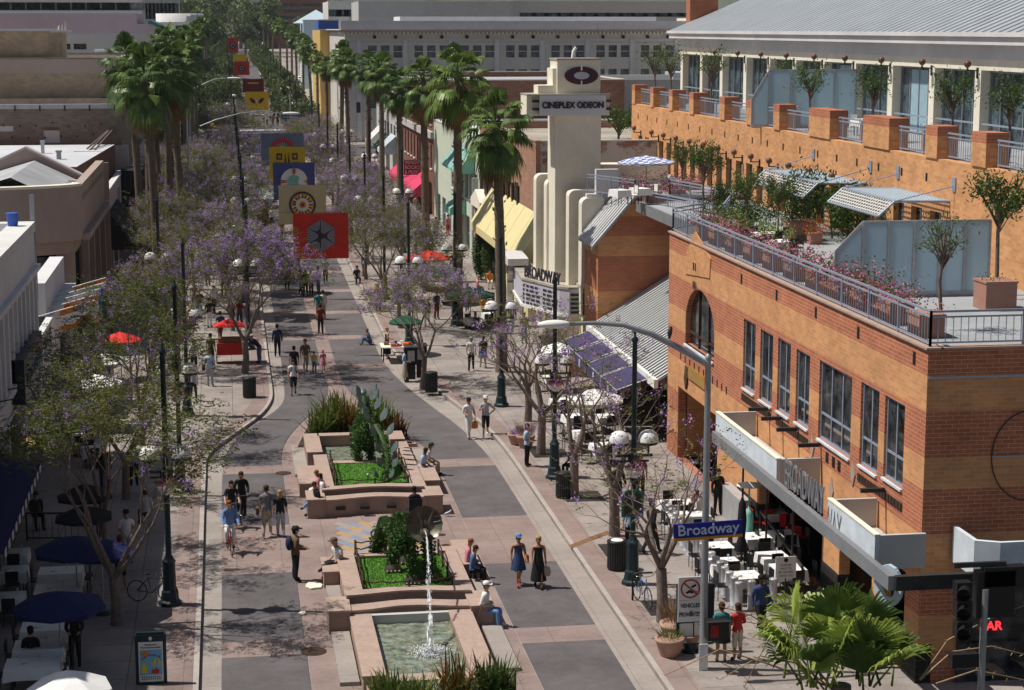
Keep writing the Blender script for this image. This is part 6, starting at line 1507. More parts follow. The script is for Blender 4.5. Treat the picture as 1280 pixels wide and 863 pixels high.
# flower basket
def flowers(mb,c,rad,n,r,m,s=.06,green='leaf_green'):
    for i in range(n):
        d=Vector((r.gauss(0,1),r.gauss(0,1),r.gauss(0,.8)));d.normalize();p=Vector(c)+Vector((d.x*rad[0],d.y*rad[1],abs(d.z)*rad[2]))*r.uniform(.6,1.05);mb.leaf(p,s*r.uniform(.8,1.5),s*.8,m if r.random()<.62 else green,r)
t=thing('flower_basket','x','flower basket',(0,0,0));mb=MB();mb.lathe([(.12,0),(.24,.08),(.27,.26)],(0,0,0),'white_cloth',12);mb.build('tub',t)
mb=MB();flowers(mb,(0,0,.26),(.34,.34,.34),420,random.Random(3),'flower_pink');mb.build('flowers',t);PF=Proto(t)
k=0
RN=['nearest lamp post on the right pavement, behind the blue bicycle','second lamp post on the right, beside the man in the pale shirt','third lamp post on the right, standing right at the palm base']
LN=['nearest lamp post on the left, in the shade behind the info sign','second lamp post on the left, among the leafy jacarandas','third lamp post on the left, beside the people walking in the sun']
for i in range(3):
    Y=57.95+14.8*i
    PL.put((12.75,Y,.13),0,1,RN[i]);PL.put((-2.1,Y,.13),0,1,LN[i])
    PF.put((12.75,Y-.22,3.75),0,1,'pink flower basket on the %s right hand lamp post'%['nearest','second','third'][i])
    if i<2:PF.put((-2.1,Y-.22,3.75),0,1,'pink flower basket on the %s left hand lamp post'%['nearest','second'][i])
Y=105.3;i=0
while Y<236:
    a='first' if i==0 else 'second';
    PL.put((1.0,Y,gz(Y)+.13),0,1,('%s lamp post on the left of the narrow street beyond the plaza'%a) if i<2 else 'one of the lamp posts receding along the left kerb',None if i<2 else 'far left lamp posts')
    PL.put((10.05,Y,gz(Y)+.13),0,1,('%s lamp post on the right of the narrow street beyond the plaza'%a) if i<2 else 'one of the lamp posts receding along the right kerb',None if i<2 else 'far right lamp posts')
    if i%2==0:
        PL.put((13.4,Y+6,gz(Y)+.13),0,1,'one of the lamp posts in the outer row beside the right palms','outer right lamp posts');PL.put((-4.0,Y+4,gz(Y)+.13),0,1,'one of the lamp posts in the outer row beside the left palms','outer left lamp posts')
    if i<2:PF.put((10.05,Y-.25,gz(Y)+3.75),0,1,'pink flower basket on the %s right lamp post beyond the plaza'%a)
    Y+=16.8;i+=1
Y=268
while Y<600:
    PL.put((.9,Y,gz(Y)+.1),0,1,'one of the tiny far lamp posts left of the street beyond the crossing','farthest left lamp posts');PL.put((9.9,Y,gz(Y)+.1),0,1,'one of the tiny far lamp posts right of the street beyond the crossing','farthest right lamp posts');Y+=24
# ============ mast arm lights ============
def mast(label,base,top_z,arm,head_len,m='galv',r=.1,green=False,ar=.085):
    t=thing('mast_arm_light',label,'street light',base);b=Vector(base);mb=MB();mb.tube([b,(b.x,b.y,top_z)],[r*1.15,r*.8],'lamp_green' if green else m,12);mb.lathe([(r*.95,0),(r*.95,.06),(0,.14)],(b.x,b.y,top_z),m,10);mb.build('pole',t)
    mb=MB();mb.tube([Vector(p) for p in arm],[ar]*(len(arm)//2)+[ar*.7]*(len(arm)-len(arm)//2),m,8);mb.build('arm',t)
    e=Vector(arm[-1]);d=(e-Vector(arm[-2]));d.z=0;d.normalize();mb=MB();L_=head_len
    mb.ell(e+d*L_*.55,(L_*.55,.17,.12),'globe_white',14,8,rot=(0,0,math.atan2(d.y,d.x)));mb.box(e.x-.1,e.x+.1,e.y-.06,e.y+.06,e.z-.05,e.z+.05,m);mb.build('lamp_head',t)
    return t
B=(12.72,49.6,0.)
bz=AY(885,448,49.6)
arm=[AY(px,py,49.6+0*i) for i,(px,py) in enumerate([(885,456),(850,436),(815,418),(780,407),(745,404),(714,405)])]
mt_=mast('tall grey mast arm street light carrying the blue street name sign at the near corner',(AY(881,700,49.6)[0],49.6,0),bz[2],arm,.85,'galv')
far1=[AY(px,py,150.) for px,py in((352,142),(330,138),(305,140),(270,150),(248,158))]
mast('thin grey mast arm light arching over the left jacarandas below the cross street',(AY(288,240,150)[0]-3.2,150,gz(150)),12.,list(reversed([AY(px,py,150.) for px,py in((352,142),(325,139),(300,142),(270,150),(250,158))])),1.3,'galv',.07,ar=.055)
mast('second thin mast arm light arching out above the far left trees',(AY(240,240,200)[0],200,gz(200)),13.,list(reversed([AY(px,py,200.) for px,py in((283,98),(268,99),(255,105),(240,112))])),1.4,'galv',.07,ar=.055)
# street name sign
a=AY(842,663,49.3);b=AY(928,661,49.3);
t=thing('street_name_sign','blue street name sign with white lettering and an orange lower edge','sign',((a[0]+b[0])/2,49.3,a[2]-.3))
tilt=(b[2]+.05-a[2])/(b[0]-a[0])
zc=AY(885,663,49.3)[2];xc=(a[0]+b[0])/2;Wd=b[0]-a[0];hh=.235
ro=-math.atan(.035);mb=MB();mb.obox((xc,49.3,zc),(Wd,.05,hh*2),'sign_blue',(0,ro,0));mb.build('panel',t)
mb=MB();mb.obox((xc+.0,49.265,zc-hh+.03),(Wd,.02,.075),'sign_orange',(0,ro,0));mb.build('edge_stripe',t)
mb=MB();ud=(math.cos(ro),0,-math.sin(ro));put_text(mb,'Broadway',.42,(xc,49.26,zc+.035),ud,(math.sin(ro),0,math.cos(ro)),'sign_text',.01,width=Wd*.88,bold=.006);mb.build('lettering',t)
mb=MB();mb.obox((xc,49.38,zc),(.2,.12,.3),'galv');mb.build('clamp',t)
# vehicles prohibited
Y=50.3;a=AY(848,722,Y);b=AY(878,722,Y);c=AY(848,751,Y);d=AY(848,778,Y)
t=thing('prohibition_sign','white sign with a red ring over a car and the words VEHICLES PROHIBITED','sign',((a[0]+b[0])/2,Y,d[2]))
mb=MB();mb.box(a[0],b[0],Y-.02,Y+.02,c[2]+.01,a[2],'sign_white');mb.build('symbol_panel',t)
mb=MB();mb.box(a[0],b[0],Y-.02,Y+.02,d[2],c[2]-.01,'sign_white');lp=mb.build('word_panel',t)
cx=(a[0]+b[0])/2;cz=(a[2]+c[2])/2;R_=(a[2]-c[2])*.42;n=32
mb=MB();
for k in range(n):
    u,v=2*math.pi*k/n,2*math.pi*(k+1)/n;mb.quad((cx+R_*math.cos(u),Y-.024,cz+R_*math.sin(u)),(cx+R_*math.cos(v),Y-.024,cz+R_*math.sin(v)),(cx+R_*.82*math.cos(v),Y-.024,cz+R_*.82*math.sin(v)),(cx+R_*.82*math.cos(u),Y-.024,cz+R_*.82*math.sin(u)),'sign_red')
mb.obox((cx,Y-.026,cz),(R_*1.75,.004,R_*.16),'sign_red',(0,R(42),0));mb.build('red_ring',t)
mb=MB();
def car_icon(x,z,s):
    mb.prismY([(x-s,z),(x-s,z+.35*s),(x-.6*s,z+.4*s),(x-.35*s,z+.72*s),(x+.35*s,z+.72*s),(x+.6*s,z+.4*s),(x+s,z+.3*s),(x+s,z)],Y-.0225,Y-.0205,'black')
    for q in(-.55,.55):mb.prismY([(x+q*s+.2*s*math.cos(i*.8),z+.2*s*math.sin(i*.8)) for i in range(8)],Y-.0226,Y-.0206,'black')
car_icon(cx-.02,cz-.13,.12);mb.prismY([(cx+.0,cz+.06),(cx+.16,cz+.14),(cx+.17,cz+.07),(cx+.06,cz+.02)],Y-.0225,Y-.0205,'black');mb.build('car_symbol',t)
mb=MB();w_=b[0]-a[0];put_text(mb,'VEHICLES',.17,(cx,Y-.026,c[2]-.16),(1,0,0),(0,0,1),'black',.006,width=w_*.8,bold=.004);put_text(mb,'PROHIBITED',.17,(cx,Y-.026,c[2]-.42),(1,0,0),(0,0,1),'black',.006,width=w_*.9,bold=.004);mb.build('lettering',lp)
for z_ in((a[2]+c[2])/2,(c[2]+d[2])/2):
    mb=MB();mb.tube([(cx,Y+.03,z_),(cx+.2,49.7,z_)],.02,'steel_dark',4);mb.build('bracket',t)
# notice case
Y=51.;a=AY(846,780,Y);b=AY(892,803,Y)
t=thing('notice_case','dark green notice case on a thick post with white timetable sheets','notice board',((a[0]+b[0])/2,Y,0))
mb=MB();mb.box(a[0],b[0],Y,Y+.16,b[2]-.05,a[2]+1.15,'lamp_green');mb.build('case',t)
mb=MB();mb.cyl((a[0]+.42,Y+.08,0.1),(a[0]+.42,Y+.08,b[2]),.2,.2,'lamp_green',14);mb.lathe([(.26,0),(.26,.06)],(a[0]+.42,Y+.08,.13),'lamp_green',14);mb.build('post',t)
mb=MB();mb.box(a[0]+.08,a[0]+.48,Y-.015,Y-.002,b[2]+.02,a[2]+.0,'sign_white')
for i in range(9):mb.box(a[0]+.12,a[0]+.44,Y-.018,Y-.0155,b[2]+.06+i*.045,b[2]+.07+i*.045,'sign_text')
mb.build('timetable',t)
mb=MB();mb.box(a[0]+.52,b[0]-.04,Y-.015,Y-.002,b[2]+.02,a[2]+.02,'sign_white');mb.lathe([(0,0),(.01,0)],(0,0,-50),'sign_white',4)
cc=((a[0]+.52+b[0]-.04)/2,(b[2]+a[2])/2)
for k in range(20):
    u,v=2*math.pi*k/20,2*math.pi*(k+1)/20;mb.quad(*[(cc[0]+q*math.cos(w_),Y-.018,cc[1]-.03+q*math.sin(w_)) for w_,q in((u,.13),(v,.13),(v,.10),(u,.10))],'sign_text')
mb.box(cc[0]-.16,cc[0]+.16,Y-.018,Y-.0155,a[2]-.05,a[2]-.03,'sign_blue');mb.build('notice_sheet',t)
mb=MB();p=AY(879,820,49.45);mb.box(p[0]-.13,p[0]+.13,49.42,49.45,p[2]-.45,p[2]+.35,'sign_white');mb.box(p[0]-.08,p[0]+.06,49.415,49.42,p[2]-.05,p[2]+.28,'sign_text')
mb.build('pole_notice',label='small white notice strapped low on the grey corner pole',cat='notice')
t=thing('pedestrian_signal','black pedestrian signal box on the grey corner pole with an unlit red hand','traffic light',AY(897,788,49.2));p=AY(897,788,49.2)
mb=MB();mb.box(p[0]-.30,p[0]+.30,49.1,49.45,p[2]-.28,p[2]+.28,'black');mb.build('housing',t);mb=MB();mb.box(p[0]-.22,p[0]+.0,49.08,49.098,p[2]-.18,p[2]+.18,'signal_red');mb.build('lens',t)
mb=MB();mb.box(p[0]-.36,p[0]+.36,49.0,49.1,p[2]+.28,p[2]+.3,'steel_dark');mb.build('visor',t)
# traffic signals at the lower right corner
t=thing('traffic_light','cluster of black traffic signal heads on a grey pole at the lower right corner','traffic light',(17.2,43,0))
q=AY(1228,820,43.);mb=MB();mb.cyl((q[0],43,0),(q[0],43,4.2),.09,.09,'galv',12);mb.build('pole',t)
for (px,py) in((1205,738),(1205,762),(1205,787)):
    p=AY(px,py,42.8);mb=MB();mb.box(p[0]-.2,p[0]+.2,42.75,43.05,p[2]-.2,p[2]+.2,'black');h_=mb.build('signal_head',t);v=MB();v.tube([(p[0],42.75,p[2]),(p[0]-.15,42.45,p[2]-.03)],[.15,.17],'black',12,caps=False);v.build('visor',h_)
for (px,py,w_,h) in((1243,742,.5,1.2),(1205,825,.35,.35),(1255,720,.55,.5)):
    p=AY(px,py,43.1);mb=MB();mb.box(p[0]-w_,p[0]+w_,43.0,43.3,p[2]-h*.5,p[2]+h*.5,'black');mb.build('signal_housing',t)
mb=MB();mb.box(AY(1195,710,43)[0],AY(1260,710,43)[0],43.1,43.2,AY(1200,712,43)[2],AY(1200,706,43)[2],'steel_dark');mb.build('cross_arm',t)
# traffic light + sign on the far crossing
a=AY(448,135,236.);t=thing('traffic_light','black traffic light on a curved grey pole before the department store','traffic light',(a[0],236,2.1));mb=MB();mb.tube([(a[0]+.9,236,2.1),(a[0]+.9,236,a[2]+.4),(a[0]+.3,236,a[2]+.9)],.1,'galv_light',8);mb.build('pole',t);mb=MB();mb.box(a[0]-.25,a[0]+.25,235.7,236,a[2]-.6,a[2]+.7,'black');mb.build('signal_head',t)
a=AY(363,146,240.);t=thing('street_name_sign','small blue street name sign on a pole at the far cross street','sign',(a[0],240,2.2));mb=MB();mb.box(a[0]-1.05,a[0]+1.05,239.9,240,a[2]-.25,a[2]+.25,'sign_blue');mb.build('panel',t);mb=MB();put_text(mb,'Santa Monica',.35,(a[0],239.88,a[2]),(1,0,0),(0,0,1),'sign_text',.01,width=1.8);mb.build('lettering',t);mb=MB();mb.cyl((a[0],240.1,2.2),(a[0],240.1,a[2]+3),.1,.08,'galv',8);mb.build('pole',t)
# ============ banners over the street ============
def banner(px0,py0,px1,py1,Y,m,label,design,seed=0,name='banner'):
    a=AY(px0,py0,Y);b=AY(px1,py1,Y);w_=b[0]-a[0];h=a[2]-b[2];c=((a[0]+b[0])/2,Y,(a[2]+b[2])/2)
    t=thing(name,label,'banner',(c[0],Y,b[2]));r=random.Random(seed);n=12;ph=r.uniform(0,6)
    def yy(u,v):return Y+.05*math.sin(u*9+ph)*(.3+.7*(1-v))
    mb=MB();rows=[[(a[0]+w_*i/n,yy(i/n,j/8),b[2]+h*j/8) for j in range(9)] for i in range(n+1)]
    for i in range(n):
        for j in range(8):mb.quad(rows[i][j],rows[i+1][j],rows[i+1][j+1],rows[i][j+1],m)
    mb.build('cloth',t)
    mb=MB();mb.tube([(-3 if Y<236 else a[0]-3,Y,a[2]+.5),(a[0],Y,a[2]+.03),(b[0],Y,a[2]+.03),(12. if Y<236 else b[0]+3,Y,a[2]+.5)],.012,'steel_dark',4,caps=False);mb.build('hanging_wire',t)
    d=MB()
    def P(u,v,k=0):return (c[0]+u*h/2,yy((c[0]+u*h/2-a[0])/w_,.5+v/2)-.05-.008*k,c[2]+v*h/2)
    def poly(pts,m_,k=0):
        cu=sum(p[0] for p in pts)/len(pts);cv=sum(p[1] for p in pts)/len(pts)
        vs=[P(cu,cv,k)]+[P(u,v,k) for u,v in pts];d.add(vs,[(0,i+1,(i+1)%len(pts)+1) for i in range(len(pts))],m_)
    def ring(r0,r1,m_,k,u0=0,u1=2*math.pi,cu=0,cv=0,n=28):
        for i in range(n):
            s,e=u0+(u1-u0)*i/n,u0+(u1-u0)*(i+1)/n
            d.add([P(cu+r0*math.cos(s),cv+r0*math.sin(s),k),P(cu+r1*math.cos(s),cv+r1*math.sin(s),k),P(cu+r1*math.cos(e),cv+r1*math.sin(e),k),P(cu+r0*math.cos(e),cv+r0*math.sin(e),k)],[(0,1,2,3)],m_)
    design(poly,ring)
    if d.v:d.build('motif',t)
    return t
def d_hex(poly,ring):
    hx=[(.68*math.cos(math.pi/2+k*math.pi/3),.72*math.sin(math.pi/2+k*math.pi/3)) for k in range(6)]
    poly(hx,'cinema_ink',0)
    for k in range(6):
        a,b=hx[k],hx[(k+1)%6];cpt=(0,0) if k%2 else ((a[0]+b[0])*.12,(a[1]+b[1])*.12)
        for i in range(9):
            u=(i+.25)/9;v=(i+.62)/9;p=(a[0]+(b[0]-a[0])*u,a[1]+(b[1]-a[1])*u);q=(a[0]+(b[0]-a[0])*v,a[1]+(b[1]-a[1])*v)
            s=.22;poly([p,q,(q[0]*s+cpt[0],q[1]*s+cpt[1]),(p[0]*s+cpt[0],p[1]*s+cpt[1])],'galv_light',1)
    for k in(0,2,4):
        a=hx[k];n_=(-a[1]*.03,a[0]*.03);poly([(0+n_[0],0+n_[1]),(a[0]*.3,a[1]*.3),(-n_[0],-n_[1])],'black',2)
def d_wheel(poly,ring):
    ring(.0,.66,'dark_red',0);ring(.6,.68,'purple_cloth',1);
    for k in range(16):
        a=k*math.pi/8;poly([(.58*math.cos(a),.58*math.sin(a)),(.30*math.cos(a+.19),.30*math.sin(a+.19)),(.58*math.cos(a+.38),.58*math.sin(a+.38))],'gold',1)
    ring(.0,.34,'cream_cloth',2);
    for k in range(8):
        a=k*math.pi/4+.2;poly([(.55*math.cos(a-.05),.55*math.sin(a-.05)),(.55*math.cos(a+.05),.55*math.sin(a+.05)),(.1*math.cos(a+.3),.1*math.sin(a+.3)),(.1*math.cos(a-.3),.1*math.sin(a-.3))],'cream_cloth',3)
    ring(0,.17,'orange_paint',4);ring(0,.07,'dark_red',5)
def d_halfwheel(poly,ring):
    ring(.0,.72,'white_cloth',0);ring(.40,.70,'yellow_cloth',1,math.pi*.42,math.pi*.58);ring(.40,.7,'red_cloth',1,math.pi*.46,math.pi*.54);ring(0.,.36,'aqua_cloth',2)
    for s in(0,math.pi):ring(.4,.72,'red_cloth',1,s-.14,s+.14,n=6);ring(.4,.72,'gold',2,s-.06,s+.06,n=4)
def d_ship(poly,ring):
    for s in(-1,1):poly([(s*.30,.25),(s*.62,.25),(s*.62,.62),(s*.30,.62)],'black',0);poly([(s*.38,.34),(s*.54,.34),(s*.54,.53),(s*.38,.53)],'gold',1)
    poly([(-.16,.02),(-.04,.02),(-.1,.7)],'brown_dark',0);poly([(.16,.02),(.04,.02),(.1,.7)],'brown_dark',0);poly([(-.75,.12),(-.4,-.06),(.4,-.06),(.75,.12),(.4,.0),(-.4,.0)],'brown_dark',0);poly([(-.2,-.1),(.2,-.1),(.2,-.35),(-.2,-.35)],'black',0)
def d_arc(poly,ring):
    ring(.5,.7,'red_cloth',0,0,math.pi);ring(.2,.5,'cinema_ink',0,0,math.pi);ring(0,.26,'gold',1,0,math.pi)
    for k in range(9):
        a=math.pi*(k+.5)/9;ring(.28,.46,'galv_light',1,a-.07,a+.07,n=2)
def d_wing(poly,ring):
    for s in(-1,1):poly([(s*.12,-.05),(s*.45,.28),(s*.78,.36),(s*.72,.05),(s*.5,-.2),(s*.2,-.28)],'dark_red',0);poly([(s*.2,-.05),(s*.55,.2),(s*.6,.0),(s*.3,-.18)],'black',1)
    ring(0,.16,'yellow_cloth',1)
def d_disc(poly,ring):ring(0,.5,'cinema_ink',0);ring(.2,.3,'galv',1)
def d_none(poly,ring):poly([(-.8,.3),(.8,.3),(.8,.5),(-.8,.5)],'gold',0)
M('ban_red',(.58,.035,.02),.8,.12,1.5);M('ban_cream',(.56,.47,.27),.8,.08,1.5);M('ban_blue',(.07,.09,.28),.8,.12,1.5);M('ban_yellow',(.66,.42,.02),.8,.08,1.5);M('ban_grey',(.16,.18,.28),.8,.12,1.5)
banner(366,267,436,323,104,'ban_red','nearest street banner, red with a striped black and grey hexagon',d_hex,1)
banner(348,232,408,280,124,'ban_cream','cream street banner with a red and yellow sun wheel',d_wheel,2)
banner(341,204,394,250,141,'ban_blue','blue street banner with a white half wheel',d_halfwheel,3)
banner(336,184,382,226,158,'ban_yellow','yellow street banner with two black squares and a ship shape',d_ship,4)
banner(326,167,380,207,175,'ban_grey','grey blue street banner with a red toothed arc',d_arc,5)
banner(306,115,336,138,243-4,'ban_yellow','yellow street banner with dark red wings beyond the bus',d_wing,6)
banner(303,99,330,116,270,'dark_red','dark red banner just above the winged yellow banner',d_none,7)
banner(292,77,312,94,350,'ban_red','small red banner with a grey disc far up the street',d_disc,8)
banner(291,68,308,77,390,'ban_yellow','small yellow banner with a blue arch far up the street',d_none,9)
banner(284,48,298,66,470,'ban_red','farthest banner, orange red with a pale ring',d_disc,10)
# ============ bus ============
a=AY(259,170,241.);b=AY(382,170,241.);g=gz(241)
t=thing('bus','blue and white city bus crossing at the far intersection behind the banners','bus',((a[0]+b[0])/2,241,g))
mb=MB();mb.box(a[0],b[0],240,242.5,g+.35,g+3.05,'blue_cloth');mb.box(a[0]+.3,b[0]-.3,240.2,242.3,g+3.05,g+3.15,'white_paint');mb.box(a[0],b[0],239.99,240,g+2.75,g+3.0,'white_paint');mb.build('body',t)
for i in range(8):
    x=a[0]+.8+i*(b[0]-a[0]-1.2)/8;mb=MB();mb.box(x,x+1.15,239.96,239.99,g+1.5,g+2.5,'glass_dark');mb.build('window',t)
for x in(a[0]+2,b[0]-3):
    mb=MB();mb.v=[];mb.prismY([(x+.5*math.cos(k*.4),g+.52+.5*math.sin(k*.4)) for k in range(16)],239.9,240.2,'rubber');mb.build('wheel',t)
# parked cars far away
def car(x,y,m,label,rz=0.):
    g=gz(y);t=thing('parked_car',label,'car',(x,y,g));c,s=math.cos(rz),math.sin(rz)
    mb=MB();P_=[(-2.2,.35),(-2.2,.85),(-1.5,.95),(-.9,1.42),(.7,1.45),(1.3,.98),(2.1,.85),(2.2,.35)];mb.prismX([(y+q,g+z) for q,z in P_],x-.85,x+.85,m);mb.build('body',t)
    for s_ in(-1,1):
        mb=MB();mb.box(x+s_*.86-.01,x+s_*.86+.01,y-.8,y+.6,g+1.0,g+1.35,'glass_dark');mb.build('window',t)
    mb=MB();mb.box(x-.7,x+.7,y-1.45,y-1.0,g+1.0,g+1.3,'glass_dark');mb.build('windscreen',t)
    for dx in(-.8,.8):
        for dy in(-1.3,1.4):mb=MB();mb.cyl((x+dx-.1,y+dy,g+.33),(x+dx+.1,y+dy,g+.33),.33,.33,'rubber',10);mb.build('wheel',t)
for i,(x,y,m_,lab) in enumerate(((3.,560,'white_paint','white car far up the street'),(6.5,600,'steel_dark','dark car far up the street'),(2.2,720,'dark_red','dark red car near the top of the street'),(5.6,800,'white_paint','white car highest up the street'),(-6,450,'galv','grey car on the far left cross street'),(18,452,'white_paint','white car on the far right cross street'))):car(x,y,m_,lab)
# striped kiosk canopy under the banners
a=AY(315,190,168.);b=AY(336,207,168.);g=gz(168);t=thing('vendor_kiosk','dark kiosk with a pale green striped canopy just left of the banners','kiosk',((a[0]+b[0])/2,168,g))
mb=MB();mb.box(a[0]+.3,b[0]-.1,167,169,g,g+2.2,'wood');mb.build('cabin',t);mb=MB();mb.add([(a[0]-.4,166,g+2.2),(b[0]+.4,166,g+2.2),(b[0]+.4,170,g+2.2),(a[0]-.4,170,g+2.2),((a[0]+b[0])/2,168,g+3.1)],[(0,1,4),(1,2,4),(2,3,4),(3,0,4)],'mint_wall');mb.build('canopy',t)
# ============ people ============
SK=[('skin_light',(.50,.30,.21)),('skin_tan',(.38,.20,.12)),('skin_dark',(.12,.06,.035))]
for n_,c in SK:M(n_,c,.6,.06,6)
for n_,c in(('hair_black',(.010,.008,.007)),('hair_brown',(.05,.025,.012)),('hair_blond',(.38,.24,.09)),('hair_red',(.24,.07,.02)),('hair_grey',(.3,.29,.28))):M(n_,c,.8,.25,14)
CL={'white':(.72,.72,.73),'black':(.014,.014,.016),'grey':(.16,.17,.19),'lgrey':(.36,.38,.42),'khaki':(.40,.33,.24),'blue':(.14,.26,.52),'lblue':(.36,.48,.68),'denim':(.09,.15,.30),'navy':(.02,.03,.08),'red':(.5,.03,.03),'dred':(.14,.02,.02),'pink':(.62,.22,.30),'yellow':(.66,.50,.06),'teal':(.03,.18,.20),'brown':(.14,.085,.05),'green':(.03,.09,.04),'orange':(.65,.20,.02),'cream':(.58,.52,.42),'olive':(.09,.09,.04),'dblue':(.035,.06,.15)}
for n_,c in CL.items():M('c_'+n_,c,.85,.12,9)
def mirror(p):return (-p[0],p[1],p[2])
def mkpose(name,legs,arms,dz=0.,lean=0.,head=0.):
    """joints of a 1.75 m figure facing -Y; dz lowers the trunk (sitting), lean tips it forward"""
    J=[];E_=[];Rr=[];tags=[]
    def j(p,r):J.append(Vector(p));Rr.append(r);return len(J)-1
    def ln(p):
        x,y,z=p;zz=z-.95;return (x,y-math.sin(lean)*zz,.95+dz+zz*math.cos(lean))
    def e(a,b,t):E_.append((a,b));tags.append(t)
    pel=j(ln((0,0,.95)),(.155,.115));wst=j(ln((0,0,1.12)),(.135,.10));che=j(ln((0,.0,1.32)),(.165,.115));upc=j(ln((0,.01,1.42)),(.13,.09));nk=j(ln((0,0,1.51)),(.055,.055))
    hx=ln((0,-.015,1.60));h1=j((hx[0],hx[1]-head*.02,hx[2]),(.075,.085));h2=j((hx[0],hx[1]-head*.05,hx[2]+.085),(.088,.10));h3=j((hx[0],hx[1]+.0,hx[2]+.155),(.055,.065))
    e(pel,wst,'pelvis');e(wst,che,'torso');e(che,upc,'torso');e(upc,nk,'neck');e(nk,h1,'head');e(h1,h2,'head');e(h2,h3,'head')
    for s,(el,wr) in zip((-1,1),arms):
        f=lambda p:ln((p[0]*s,p[1],p[2]));sh=j(f((.185,.01,1.425)),(.062,.06));a=j(f(el),(.047,.047));b=j(f(wr),(.031,.031))
        d=(J[b]-J[a]).normalized();hn=j(J[b]+d*.075,(.040,.022))
        e(upc,sh,'uarm');e(sh,a,'uarm');e(a,b,'farm');e(b,hn,'hand')
        o=Vector((0,-1,0));o=(o-d*o.dot(d));o=o.normalized() if o.length>.2 else Vector((1,0,0));w_=d.cross(o).normalized()
        for q in range(4):
            L_=(.062,.075,.07,.055)[q];m_=j(J[hn]+o*(q-1.5)*.021+d*L_*.55,(.0095,.0095));t_=j(J[m_]+d*L_*.5+w_*s*.018,(.008,.008));e(hn,m_,'hand');e(m_,t_,'hand')
        m_=j(J[b]+d*.04+o*-.045,(.011,.011));t_=j(J[m_]+d*.035+o*-.012,(.009,.009));e(b,m_,'hand');e(m_,t_,'hand')
    for s,(kn,an,toe) in zip((-1,1),legs):
        g=lambda p:(p[0]*s,p[1],p[2]);hp=j(ln((.09*s,0,.90)),(.098,.10));k=j(g(kn),(.062,.062));m_=(J[k]+Vector(g(an)))/2+Vector((0,.012,.05));cf=j(m_,(.056,.058));a=j(g(an),(.038,.04));t_=j(g(toe),(.04,.03))
        e(pel,hp,'pelvis');e(hp,k,'thigh');e(k,cf,'shin');e(cf,a,'shin');e(a,t_,'foot')
    me=bpy.data.meshes.new('skel');me.from_pydata([tuple(p) for p in J],E_,[]);o=bpy.data.objects.new('skel',me);COL.objects.link(o)
    sk=o.modifiers.new('s','SKIN');sk.use_smooth_shade=True;sl=me.skin_vertices[0].data
    for i,r_ in enumerate(Rr):sl[i].radius=r_;sl[i].use_root=(i==0)
    ss=o.modifiers.new('u','SUBSURF');ss.levels=1;ss.render_levels=1
    return o,J,E_,tags
D=(.235,.03,1.14);DW=(.25,-.04,.90)
stand=[((.10,0,.50),(.11,.02,.09),(.12,-.13,.035))]*2
walk=[((.095,-.16,.52),(.10,-.26,.11),(.10,-.40,.06)),((.095,.0,.50),(.10,.30,.16),(.10,.20,.04))]
walk2=[((.095,-.02,.5),(.1,.22,.13),(.1,.10,.04)),((.095,-.13,.51),(.10,-.2,.10),(.10,-.34,.04))]
sit=[((.13,-.42,.54),(.13,-.44,.09),(.13,-.59,.04))]*2
sitx=[((.15,-.40,.56),(.16,-.36,.09),(.17,-.51,.04)),((.10,-.42,.60),(.02,-.62,.40),(.02,-.74,.36))]
gnd=[((.16,-.42,.46),(.18,-.50,.09),(.2,-.64,.04))]*2
ride=[((.12,-.34,.72),(.12,-.20,.34),(.12,-.34,.30)),((.12,-.30,.55),(.12,-.12,.16),(.12,-.27,.13))]
adn=[(D,DW)]*2;asw=[((.22,.10,1.16),(.24,.02,.93)),((.22,-.08,1.16),(.23,-.22,.98))]
bent=[((.24,.03,1.16),(.15,-.24,1.10))]*2;phone=[((.25,-.10,1.22),(.13,-.13,1.50)),(D,DW)]
hip=[((.25,-.06,1.18),(.1,-.2,1.32)),((.42,.12,1.18),(.22,.02,1.04))];point=[((.35,-.22,1.36),(.42,-.50,1.44)),(D,DW)]
lap=[((.22,.0,1.14),(.14,-.26,1.02))]*2;bars=[((.26,-.22,1.18),(.26,-.48,1.06))]*2;prop=[((.24,.08,1.12),(.27,.12,.90))]*2
POSES={}
def P_(n,*a,**k):POSES[n]=mkpose(n,*a,**k)
P_('stand',stand,adn);P_('walk',walk,asw);P_('walk2',walk2,[asw[1],asw[0]]);P_('hold',stand,bent);P_('phone',walk2,phone);P_('hip',walk,hip);P_('point',stand,point)
P_('sit',sit,lap,dz=-.42,lean=.12,head=1.);P_('sitx',sitx,lap,dz=-.42,lean=.16,head=1.);P_('sitprop',sit,prop,dz=-.42,lean=.02);P_('ground',gnd,bent,dz=-.80,lean=.3);P_('ride',ride,bars,dz=-.02,lean=.22);P_('bend',stand,bent,dz=-.02,lean=.75);P_('walkhold',walk,[bent[0],asw[1]])
dg=bpy.context.evaluated_depsgraph_get();dg.update()
def segd(p,a,b):
    ab=b-a;t=max(0,min(1,(p-a).dot(ab)/max(1e-9,ab.dot(ab))));return (p-(a+ab*t)).length,t
PG={}
